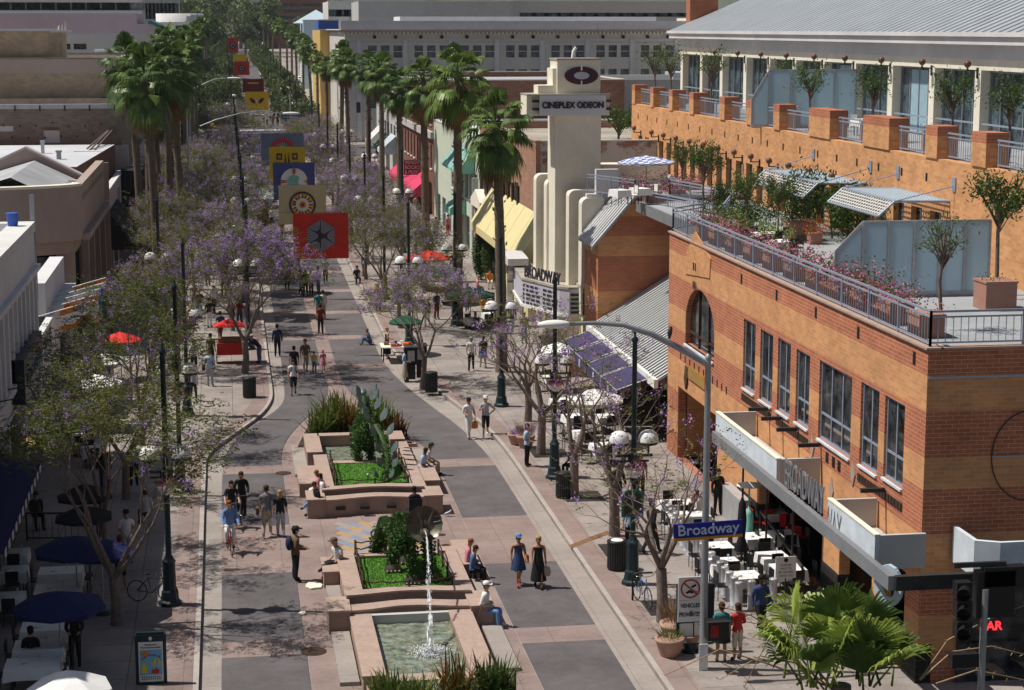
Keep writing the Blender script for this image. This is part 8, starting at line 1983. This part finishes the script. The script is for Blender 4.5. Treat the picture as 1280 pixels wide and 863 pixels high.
# bollards
a=Vector(G(923,764,.13));b=Vector(G(831,657,.13));n=19
t=None
def mk_bollard():
    t=thing('bollard','x','bollard',(0,0,0));mb=MB();mb.lathe([(.15,0),(.15,.03),(.125,.05),(.125,.86),(.135,.88),(.135,.92),(.11,.94)],(0,0,0),'galv_light',14);mb.build('post',t);mb=MB();mb.lathe([(.105,.93),(.0,.935)],(0,0,0),'brown_dark',12);mb.build('cap',t);return Proto(t)
PB=mk_bollard()
for k in range(n):
    p=a.lerp(b,k/(n-1));PB.put(tuple(p),0,1,'nearest bollard of the grey metal row in front of the café' if k==0 else 'one of the close-set grey metal bollards edging the café tables',None if k==0 else 'café bollards')
for px,py,lab in((939,762,'grey metal bollard just right of the end of the row'),(966,759,'grey metal bollard right of the man in the denim jacket')):PB.put(G(px,py,.13),0,1,lab)
# café chairs and tables
def mk_chair(m):
    t=thing('cafe_chair','x','chair',(0,0,0));mb=MB();mb.box(-.21,.21,-.21,.21,.44,.48,m);mb.build('seat',t);mb=MB();mb.box(-.2,.2,.19,.22,.58,.92,m);mb.build('backrest',t)
    for a in(-.19,.19):
        for b in(-.19,.19):mb=MB();mb.cyl((a,b,0),(a,b,.44 if b<0 else .9),.014,.014,'steel_dark',5);mb.build('leg',t)
    return Proto(t)
PCb=mk_chair('black');PCr=mk_chair('red_plastic');PCw=mk_chair('white_paint');
def mk_table():
    t=thing('cafe_table','x','table',(0,0,0));mb=MB();mb.box(-.4,.4,-.4,.4,.70,.74,'wood');mb.build('tabletop',t)
    for a in(-.34,.34):
        for b in(-.34,.34):mb=MB();mb.cyl((a,b,0),(a,b,.70),.02,.02,'steel_dark',5);mb.build('leg',t)
    return Proto(t)
def mk_cloth():
    mb=MB();r=random.Random(2);n=20;P_=[];top=[]
    ed=[(-.46+.92*k/5,-.46) for k in range(5)]+[(.46,-.46+.92*k/5) for k in range(5)]+[(.46-.92*k/5,.46) for k in range(5)]+[(-.46,.46-.92*k/5) for k in range(5)]
    mb.add([(x,y,.757) for x,y in ed],[tuple(range(20))],'white_cloth')
    lo=[(x*(1.05+.05*(k%2)),y*(1.05+.05*(k%2)),.757-.33-(.06 if k%5==0 else 0)) for k,(x,y) in enumerate(ed)];mb.add([(x,y,.757) for x,y in ed]+lo,[(k,(k+1)%20,20+(k+1)%20,20+k) for k in range(20)],'white_cloth')
    return mb.build('tablecloth',label='x',cat='tablecloth',loc=(0,0,0))
PT=mk_table();cl0=mk_cloth();cl_used=[False]
def mk_set():
    out=[]
    mb=MB();mb.lathe([(.10,0),(.11,.01),(0,.012)],(0,0,0),'cream_cloth',12);out.append(mb.build('plate',label='x',cat='plate',loc=(0,0,0)))
    mb=MB();mb.lathe([(.03,0),(.008,.01),(.008,.08),(.035,.11),(.04,.18),(.035,.18)],(0,0,0),'glass_screen',10);out.append(mb.build('wine_glass',label='x',cat='glass',loc=(0,0,0)))
    return out
SETS=mk_set();su=[False,False]
def cafe_table(px,py,label,chairs='b',rz=0.,z=.13,sx=1.,ch=(0,1,2,3),dress=True,xyz=None):
    x,y,_=G(px,py,z+.75) if xyz is None else xyz
    PT.put((x,y,z),rz,(sx,1,1),'table under '+label)
    if cl_used[0]:
        c=cl0.copy();COL.objects.link(c)
    else:c=cl0;cl_used[0]=True
    c.location=(x,y,z);c.rotation_euler=(0,0,rz);c.scale=(sx,1,1);c['label']=label;c['group']='white café tablecloths' if 0 else '';del c['group']
    P_={'b':PCb,'r':PCr,'w':PCw}[chairs]
    for k in ch:
        a=rz+k*math.pi/2;d=.72 if k%2 else .72*sx
        P_.put((x+math.sin(a)*d,y-math.cos(a)*d,z),a+math.pi,1,'one of the %s café chairs around the %s'%({'b':'black','r':'red','w':'white'}[chairs],'shaded left tables' if x<0 else 'terrace tables' if z>5 else 'tables by the brick restaurant'),'%s chairs %s'%({'b':'black','r':'red','w':'white'}[chairs],'left' if x<0 else 'terrace' if z>5 else 'right'))
    if dress:
        for i,s_ in enumerate(((-.2,-.1),(.18,.15))):
            o=SETS[i]
            if su[i]:o=o.copy();COL.objects.link(o)
            su[i]=True;o.location=(x+s_[0],y+s_[1],z+.76);o['label']=['white plate lying on a café tablecloth','glass standing on a café tablecloth'][i];o['group']=['plates on the café tables','glasses on the café tables'][i]
RTAB=[(846,628,'white cloth at the back left by the bollards',1.3),(860,643,'white cloth behind the corner pole above the street sign',1.6),(896,682,'white cloth just below the street sign, left of the closed parasol',1.1),(905,702,'white cloth under the right end of the street sign',1.1),(930,719,'white cloth nearest the end of the bollard row',1.1),(945,670,'white cloth right of the street sign by the dark rail',1.),(966,694,'white cloth in the middle of the right hand row',1.),(985,709,'white cloth nearest the standing menu sign',1.1),(978,667,'white cloth just behind the dark rail',.9),(970,640,'white cloth by the red chairs',1.)]
for px,py,lab,sx in RTAB:cafe_table(px,py,lab,'r' if 'red chairs' in lab else 'b',0.05,.14,sx)
for k,(px,py) in enumerate(((962,655),(990,660),(1000,672))):
    g=G(px,py,.6);PCr.put((g[0],g[1],.14),k*1.1,1,'one of the red café chairs inside the brick piers','red chairs inside')
LT=[(76,713,'farthest white cloth of the shaded row',1.5),(72,735,'second farthest white cloth of the shaded row',1.5),(57,783,'middle white cloth of the shaded row, below the navy parasol',1.5),(49,806,'second nearest white cloth of the shaded row',1.5),(41,829,'nearest white cloth of the shaded row',1.6)]
for px,py,lab,sx in LT:cafe_table(px,py,lab,'b',0.,.14,sx,ch=(1,3))
for i,(px,py) in enumerate(((18,712),(14,745),(20,690))):cafe_table(px,py,['white cloth under the navy awning edge','white cloth at the left frame edge in the shade','white cloth farthest under the left awning'][i],'b',.0,.14,.9,ch=(0,))
for i,(px,py) in enumerate(((730,540),(752,556),(700,500),(716,520),(690,470),(757,520))):cafe_table(px,py,'white cloth %s'%['under the nearer white parasol','right of the nearer white parasol','between the two white parasols','left of the nearer white parasol','under the farther white parasol','below the purple awnings'][i],'b',.1,.14,.9)
for i,(px,py) in enumerate(((590,398),(612,392),(575,368),(600,370))):cafe_table(px,py,'pale tablecloth %s'%['under the wide green parasol','right of the wide green parasol','between green parasols','by the tall hedge shrubs'][i],'b',.2,.14,.8)
for i,(px,py) in enumerate(((110,520),(125,490),(95,545),(130,460),(115,560))):cafe_table(px,py,'tablecloth in the left shade, %s behind the leaves'%['second','third','fourth','farthest','nearest'][i],'b',.2,.14,.9,ch=(0,2))
# navy awning bottom left
t=thing('cafe_awning','dark navy café awning hanging over the lower left edge','awning',(-8.1,62,2.4));mb=MB();mb.add([(-9.,56,3.2),(-9.,68,3.2),(-6.9,68,2.5),(-6.9,56,2.5)],[(0,1,2,3)],'navy_cloth');mb.build('canopy',t)
mb=MB();n=24
for k in range(n):mb.quad((-6.9,56+k*.5,2.5),(-6.9,56.5+k*.5,2.5),(-6.9,56.5+k*.5,2.25-.06*(k%2)),(-6.9,56+k*.5,2.25-.06*((k+1)%2)),'white_cloth' if k%2 else 'navy_cloth')
mb.build('valance',t)
g0=G(34,676,.13);g1=G(122,676,.13);railing([(g0[0],g0[1]),(g1[0],g1[1])],.13,1.0,'black',label='black café railing across the shaded left pavement',mid=False)
# white parasol tables' planters / hedge
def planter(x,y,z,w_,d_,h,label,fl=None,n=200,spread=.1,hh=.35,green='leaf_green',m='terracotta',fs=.055,cat='planter',name='planter'):
    t=thing(name,label,cat,(x,y,z));mb=MB();mb.box(x-w_/2,x+w_/2,y-d_/2,y+d_/2,z,z+h,m);mb.box(x-w_/2-.03,x+w_/2+.03,y-d_/2-.03,y+d_/2+.03,z+h,z+h+.06,m);mb.build('tub',t)
    mb=MB();r=random.Random(int(x*97+y*31));
    for i in range(n):
        p=Vector((x+r.uniform(-.5,.5)*(w_+spread*2),y+r.uniform(-.5,.5)*(d_+spread*2),z+h+abs(r.gauss(0,.5))*hh));f=fl and r.random()<.45
        mb.leaf(p,fs*r.uniform(.8,1.6),fs*.8,fl if f else green,r)
    mb.build('plants',t);return t
YY=[50.2,52.6,55.0,57.4,59.8,62.4,65.,67.6,70.2,72.8,75.2]
for i,y in enumerate(YY):
    planter(19.45,y,9.42,.75,1.0 if i else .95,.62,['corner clay planter of the roof terrace with the thin little tree','second clay planter along the terrace rail, full of magenta flowers','third clay planter along the terrace rail, full of pink flowers','fourth clay planter along the terrace rail','fifth clay planter along the terrace rail','sixth clay planter along the terrace rail','seventh clay planter along the terrace rail','eighth clay planter along the terrace rail','ninth clay planter along the terrace rail','tenth clay planter along the terrace rail','farthest clay planter along the terrace rail'][i],'flower_pink' if i else 'flower_red',60 if i==0 else 520,.25,.75 if i in(1,2) else .55,fs=.075)
for i,(y) in enumerate((53.8,56.2,58.6)):planter(19.4,y,9.42,.6,1.2,.3,'low trough of %s flowers between clay planters, %s from the corner'%(['magenta','bright pink','pink'][i],['first','second','third'][i]),'flower_pink',700,.25,.9,fs=.075)
x,y,_=G(1243,386,9.42);planter(x,y,9.42,1.,1.,.85,'big square clay planter right of the frosted screen',None,120,.0,.2)
x,y,_=G(1000,300,9.42);planter(x,y,9.42,1.1,1.1,.75,'large clay planter with a clipped bush under the left lattice awning',None,2200,.15,1.6,'leaf_dark')
x,y,_=G(1018,305,9.42);planter(x,y,9.42,.5,.5,.4,'small clay pot of red geraniums on the terrace','flower_red',380,.2,.5,fs=.07,name='flower_pot',cat='flower pot')
for i,(px,py,f,lab) in enumerate(((815,248,'flower_pink','round pink flower mound at the far terrace corner'),(792,244,'flower_pink','smaller pink flower mound at the left end of the far terrace'),(846,245,'flower_pink','boxed pink flowers against the far brick piers'),(903,262,'flower_pink','pink flower box right of the far terrace rail'),(915,290,'leaf_lime','yellow green bush behind the terrace rail'),(944,300,'leaf_green','low green shrub by the terrace table'),(968,312,'leaf_lime','lime green shrub by the terrace chair'),(895,283,'leaf_green','tangled green shrub at the gable end of the terrace'))):
    x,y,_=G(px,py,9.6);planter(x,y,9.42,.8,.7,.45,lab,f,650,.3,.8,fs=.08)
planter(23.5,96.,9.45,2.0,.8,.6,'long clay planter of pink flowers by the patterned parasol','flower_pink',600,.2,.5,fs=.08)
for i,y in enumerate((60.4,65.2,70.6,78.,83.5,89.5,95,100.4,106)):planter(27.4,y,13.2,.7,.7,.75,'clay planter on the upper balcony, %s from the right'%['first','second','third','fourth','fifth','sixth','seventh','eighth','ninth'][i],'flower_pink' if i%2 else None,160,.1,.4)
for i,(px,py) in enumerate(((958,292),(975,302))):
    x,y,_=G(px,py,10.15);cafe_table(0,0,['cream cloth on the terrace table behind the rail','second cream terrace tablecloth by the shrubs'][i],'b',.3,9.42,1.0,xyz=(x,y,0))
for i,(px,py) in enumerate(((775,240),(800,238))):
    x,y,_=G(px,py,10.1);cafe_table(0,0,['white table top at the far terrace corner','white table beside the patterned parasol'][i],'w',.3,9.45,.8,ch=(1,),xyz=(x,y,0))
for i,(y) in enumerate((82.5,79.5,62.5)):cafe_table(0,0,['white cloth on the balcony table behind the brick pillars','second balcony table cloth behind the rail','balcony table cloth near the right edge'][i],'w',.2,13.2,.8,ch=(0,2),xyz=(28.6,y,0))
# pots at the lower right
def pot(px,py,r_,h,label,m='leaf_green',n=120,ph=.25,blade=False,z=.13):
    x,y,_=G(px,py,z);t=thing('clay_pot',label,'plant pot',(x,y,z));mb=MB();mb.lathe([(r_*.62,0),(r_*.8,h*.35),(r_*.98,h*.8),(r_*1.05,h*.86),(r_*1.05,h),(r_*.85,h),(r_*.8,h*.92)],(x,y,z),'clay_pot',18);mb.lathe([(r_*.82,h*.9),(0,h*.92)],(x,y,z),'soil',14);mb.build('pot',t)
    mb=MB();r=random.Random(px)
    for i in range(n):
        a=r.uniform(0,6.28);q=r_*.8*math.sqrt(r.random());p=(x+q*math.cos(a),y+q*math.sin(a),z+h*.92+r.random()*ph*.5);mb.leaf(p,ph*r.uniform(.5,1.3) if blade else .09,.02 if blade else .06,m,r,(math.cos(a)*.6,math.sin(a)*.6,1.) if blade else None)
    mb.build('plant',t)
pot(837,820,.42,.55,'nearest clay pot with a small green tuft at the corner','leaf_green',200,.22,True);pot(846,803,.50,.6,'larger clay pot with dry brown grass behind the nearest pot','twig_dry',320,.5,True);pot(862,812,.36,.5,'clay pot half hidden behind the notice case','leaf_green',120,.2)
pot(645,556,.36,.5,'clay pot of violet flowers left of the waiting man','blossom',240,.4);pot(657,560,.40,.55,'clay pot of brown grass next to the violet flower pot','twig_dry',260,.5,True)
# tall hedge shrubs
for i,(px,py,lab) in enumerate(((601,352,'tall dark clipped shrub left of the pair at the portico'),(612,356,'tall lighter clipped shrub right of the pair at the portico'))):
    x,y,z=G(px,py);t=thing('clipped_shrub',lab,'shrub',(x,y,z+.1));mb=MB();r=random.Random(i);mb.tube([(x,y,z),(x,y,z+2.6)],.05,'bark',5);mb.build('stem',t);mb=MB();mb.ell((x,y,z+1.9),(.42,.42,1.4),'leaf_dark',10,8)
    for k in range(1500):
        d=Vector((r.gauss(0,1),r.gauss(0,1),r.gauss(0,1))).normalized();mb.leaf(Vector((x,y,z+1.9))+Vector((d.x*.55,d.y*.55,d.z*1.65))*r.uniform(.8,1.1),.15,.09,'leaf_green' if i else 'leaf_dark',r)
    mb.build('foliage',t)
for i,(px,py) in enumerate(((757,432),(722,452),(768,455))):
    x,y,_=G(px,py,.9);planter(x,y,.14,.9,.5,.6,['bright green bush by the purple awnings','low green hedge box beside the farther white parasol','small green bush under the nearest purple awning'][i],None,900,.25,1.0,'leaf_lime' if i==0 else 'leaf_green')
# standing menu sign, patio heater, closed parasol, rail
x,y,_=G(981,758,.14);t=thing('standing_sign','white lettered notice on a pole stand before the café tables','sign',(x,y,.14));mb=MB();mb.lathe([(.28,0),(.28,.03),(.03,.06)],(x,y,.14),'steel_dark',12);mb.cyl((x,y,.14),(x,y,1.1),.02,.02,'steel_dark',6);mb.build('stand',t);mb=MB();mb.box(x-.33,x+.33,y-.02,y+.01,1.05,1.75,'sign_white');p_=mb.build('board',t)
mb=MB();mb.prismY([(x+.07*math.cos(k*.5),1.64+.07*math.sin(k*.5)) for k in range(12)],y-.03,y-.021,'black')
for k,s_ in enumerate(('PLEASE','WAIT TO','BE SEATED','THANK YOU')):put_text(mb,s_,.09,(x,y-.024,1.48-k*.115),(1,0,0),(0,0,1),'cinema_ink',.004,width=[.34,.38,.46,.46][k])
mb.build('lettering',p_)
x,y,_=G(935,688,.14);t=thing('patio_heater','teal gas patio heater with a white disc hood','heater',(x,y,.14));mb=MB();mb.lathe([(.16,0),(.17,1.3),(.12,1.45),(.03,1.5),(.03,2.3)],(x,y,.14),'aqua_cloth',14);mb.build('tank',t);mb=MB();mb.lathe([(.06,2.2),(.45,2.3),(.43,2.34),(.0,2.45)],(x,y,.14),'white_paint',16);mb.build('hood',t)
x,y,_=G(926,722,.14);t=thing('closed_parasol','closed black parasol standing among the café tables','parasol',(x,y,.14));mb=MB();mb.lathe([(.02,2.75),(.12,2.5),(.16,1.9),(.12,1.35),(.26,.95),(.24,.92),(.03,1.0)],(x,y,.14),'black_cloth',10);mb.build('canopy',t);mb=MB();mb.cyl((x,y,.14),(x,y,1.2),.025,.025,'steel_dark',6);mb.lathe([(.26,0),(.26,.06),(.04,.1)],(x,y,.14),'steel_dark',12);mb.build('stand',t)
g0=G(1002,745,.14);g1=G(950,672,.14)
t=thing('glass_rail','dark rail with glass panels dividing the café tables','railing',(g0[0],g0[1],.14));mb=MB();mb.tube([(g0[0],g0[1],1.1),(g1[0],g1[1],1.1)],.05,'steel_dark',6);mb.tube([(g0[0],g0[1],.3),(g1[0],g1[1],.3)],.03,'steel_dark',5);mb.build('rail',t)
for k in range(6):
    p=Vector(g0).lerp(Vector(g1),k/5);mb=MB();mb.box(p.x-.025,p.x+.025,p.y-.025,p.y+.025,.14,1.1,'steel_dark');mb.build('post',t)
mb=MB();mb.box(17.9,18.3,63.6,66.4,.14,1.3,'galv_light');mb.build('low_wall',label='pale tiled low wall at the back of the café seating',cat='wall')
# plaque on lamp
p=AY(791,630,57.7);t=thing('map_plaque','teal framed plaque fixed to the nearest right lamp post','plaque',(p[0],57.7,p[2]-.5));mb=MB();mb.prismY([(p[0]-.36,p[2]-.45),(p[0]-.36,p[2]+.3),(p[0]-.2,p[2]+.45),(p[0]+.2,p[2]+.45),(p[0]+.36,p[2]+.3),(p[0]+.36,p[2]-.45)],57.72,57.8,'lamp_teal');mb.build('frame',t);mb=MB();mb.prismY([(p[0]-.28,p[2]-.37),(p[0]-.28,p[2]+.26),(p[0]-.16,p[2]+.37),(p[0]+.16,p[2]+.37),(p[0]+.28,p[2]+.26),(p[0]+.28,p[2]-.37)],57.70,57.719,'steel_dark');mb.prismY([(p[0]+.1*math.cos(k*.5),p[2]+.2+.1*math.sin(k*.5)) for k in range(12)],57.69,57.699,'galv');mb.build('panel',t)
# information sign bottom left
Y=50.6;a=AY(168,792,Y);b=AY(209,852,Y);x0,x1=a[0],b[0];zt,zb=a[2],b[2];cx=(x0+x1)/2
t=thing('information_sign','green framed welcome sign with yellow cartoon hand symbols in the left shade','sign',(cx,Y,0));mb=MB();mb.box(x0,x1,Y,Y+.16,zb-.1,zt-.08,'lamp_green');mb.box(x0+.04,x1-.04,Y+.02,Y+.14,zt-.08,zt,'lamp_green');mb.box(x0+.06,x0+.14,Y+.04,Y+.12,.1,zb,'lamp_green');mb.box(x1-.14,x1-.06,Y+.04,Y+.12,.1,zb,'lamp_green');mb.build('frame',t)
mb=MB();mb.box(x0+.09,x1-.09,Y-.012,Y-.002,zb+.02,zt-.26,'sign_white');po=mb.build('poster',t);M('poster_blue',(.16,.42,.62),.6,.03)
M('poster_yellow',(.75,.55,.02),.6,.03)
mb=MB();H0=zb+.02;HH=zt-.26-H0;W0=(x1-x0)-.18;mb.box(x0+.12,x1-.12,Y-.016,Y-.013,H0+HH*.17,H0+HH*.80,'poster_blue')
put_text(mb,'Welcome to the',.06,(cx,Y-.018,H0+HH*.93),(1,0,0),(0,0,1),'cinema_ink',.003,width=W0*.5,bold=.002);put_text(mb,'Third Street Promenade',.06,(cx,Y-.018,H0+HH*.86),(1,0,0),(0,0,1),'cinema_ink',.003,width=W0*.8,bold=.002)
def PQ(u,v):return (x0+.09+W0*u,H0+HH*v)
def shape(pts,m_,k=0):mb.prismY([PQ(*p) for p in pts],Y-.022-k*.003,Y-.017-k*.003,m_)
shape([(.08,.22),(.30,.22),(.36,.32),(.30,.36),(.40,.42),(.36,.45),(.28,.38),(.30,.50),(.25,.50),(.22,.40),(.19,.50),(.15,.49),(.17,.38),(.10,.44),(.08,.40),(.13,.32)],'poster_yellow')
shape([(.10+.0,.70),(.16,.76),(.28,.77),(.40,.75),(.42,.70),(.36,.65),(.24,.63),(.12,.65)],'orange_paint')
for cx_,s_ in((.62,1),(.86,-1)):
    shape([(cx_+s_*.10*math.cos(q),.44+.06*math.sin(q)) for q in [k*.6 for k in range(10)]],'poster_yellow');shape([(cx_-s_*.03,.46),(cx_+s_*.03,.46),(cx_+s_*.11,.58),(cx_+s_*.05,.60)],'poster_yellow',1);shape([(cx_+s_*.05*math.cos(q),.43+.03*math.sin(q)) for q in [k*.7 for k in range(9)]],'poster_blue',2)
shape([(.50,.22),(.52,.31),(.62,.30),(.68,.34),(.78,.31),(.84,.30),(.82,.21),(.66,.19)],'sign_red')
for k in range(8):
    shape([(.12+k*.10,.555+.10*math.sin(k*.5)*.6+.02*k/2),(.18+k*.10,.56+.10*math.sin(k*.5)*.6+.02*k/2),(.18+k*.10,.60+.10*math.sin(k*.5)*.6+.02*k/2),(.12+k*.10,.595+.10*math.sin(k*.5)*.6+.02*k/2)],['sign_red','sign_blue'][k%2],1)
for k in(0,1):
    for q in range(9):shape([(.1+q*.09,.11-k*.05),(.16+q*.09,.11-k*.05),(.16+q*.09,.135-k*.05),(.1+q*.09,.135-k*.05)],'cinema_ink')
mb.build('artwork',po);mb=MB();mb.prismY([(cx+.05*math.cos(k*.45),zt-.17+.05*math.sin(k*.45)) for k in range(14)],Y-.012,Y-.002,'sign_white');mb.build('badge',t)
# pigeons
for i,(px,py) in enumerate(((560,646),)):
    x,y,_=G(px,py);t=thing('pigeon','dark grey pigeon on the pink paving right of the wheelchair','pigeon',(x,y,.01));mb=MB();mb.tube([(x-.16,y,.10),(x-.07,y,.12),(x+.04,y,.15),(x+.10,y,.20),(x+.12,y,.25),(x+.16,y,.245)],[.015,.05,.065,.04,.03,.006],'steel_grey',8);mb.cyl((x,y-.02,0.01),(x,y-.02,.1),.006,.006,'dark_red',4);mb.cyl((x+.01,y+.02,0.01),(x+.01,y+.02,.1),.006,.006,'dark_red',4);mb.build('body',t)
for i,(px,py,Y) in enumerate(((838,419,49.6),)):
    a=AY(px,py,Y);mb=MB();mb.tube([(a[0]-.03,Y,a[2]-.10),(a[0]-.02,Y,a[2]+.05),(a[0]+.0,Y,a[2]+.16),(a[0]+.02,Y,a[2]+.22),(a[0]-.05,Y,a[2]+.22)],[.03,.07,.06,.04,.008],'steel_dark',8);mb.build('pigeon',label='dark pigeon perched on the curved street light arm',cat='pigeon')
# foreground fan palm clump, lower right
r=random.Random(12);t=thing('young_fan_palm','bright green young fan palm clump rising at the bottom right edge','palm',(14.8,43.,0.));mb=MB();mb.tube([(14.8,43,0),(14.8,43,1.9)],[.3,.25],'bark_palm',10);mb.build('trunk',t);mb=MB()
def bigfan(base,az,el,pl,fr,m,fold=2.3,nb=26,dr=.5):
    d=Vector((math.cos(az)*math.cos(el),math.sin(az)*math.cos(el),math.sin(el)));e=base+d*pl;side=Vector((-math.sin(az),math.cos(az),0));up=side.cross(d).normalized();mb.tube([base,e],[.035,.02],m,5,caps=False)
    for k in range(nb):
        q=(k/(nb-1)-.5)*fold;dd=(d*math.cos(q)+side*math.sin(q)).normalized();L_=fr*r.uniform(.85,1.1);s_=dd.cross(up).normalized()*fr*.032;P_=[e]
        p1=e+dd*L_*.5;p2=e+dd*L_*.8+Vector((0,0,-dr*.16*L_));p3=e+dd*L_*.98+Vector((r.uniform(-.05,.05),0,-dr*L_*(.4+.3*r.random())))
        mb.add([e,p1-s_+up*.02,p1+s_-up*.02,p2-s_*.7,p2+s_*.7,p3],[(0,1,2),(1,3,4,2),(3,5,4)],m)
for i in range(26):
    bigfan(Vector((14.75+r.gauss(0,.75),43+r.gauss(0,.2),1.7+r.uniform(0,.35))),i*2.4,R(r.uniform(42,88)),r.uniform(.5,1.7),r.uniform(1.1,1.6),r.choice(['leaf_lime','leaf_lime','leaf_green']))
mb.build('crown',t)
mb=MB()
for i,(pts) in enumerate([[(1150,850),(1185,800),(1235,775),(1285,755)],[(1150,850),(1190,815),(1240,808),(1280,818)],[(1040,860),(1000,810),(940,770),(900,758)],[(1040,860),(960,830),(900,812),(830,845)],[(1030,862),(985,800),(965,790),(930,860)],[(1040,862),(1000,830),(950,820),(900,850)],[(1170,855),(1220,838),(1280,850)]]):
    P_=[AY(px,py,43.2+.1*i) for px,py in pts];Q=[]
    for k in range(len(P_)-1):
        for u in(0,.33,.66):Q.append(Vector(P_[k]).lerp(Vector(P_[k+1]),u))
    Q.append(Vector(P_[-1]));mb.tube(Q,[.03-.022*k/len(Q) for k in range(len(Q))],'twig_dry',5)
    for k in range(3,len(Q)):
        for _ in range(3):mb.leaf(Q[k],.16,.02,'twig_dry',r,(r.uniform(-1,1),r.uniform(-.4,.4),r.uniform(-1,.6)))
mb.build('flower_stalk',t)
# ============ air ============
m=bpy.data.materials.new('haze');m.use_nodes=True;nt=m.node_tree;nt.nodes.clear();o=nt.nodes.new('ShaderNodeOutputMaterial');v=nt.nodes.new('ShaderNodeVolumePrincipled')
v.inputs['Color'].default_value=(.86,.91,1,1);v.inputs['Density'].default_value=.00008;v.inputs['Anisotropy'].default_value=.3;nt.links.new(v.outputs[0],o.inputs['Volume']);MATS['haze']=m
mb=MB();mb.box(-1100,1700,-80,2400,-2,130,'haze');mb.build('haze',label='faint pale summer haze over the far end of the street',cat='haze',kind='stuff',loc=(300,1160,-2))
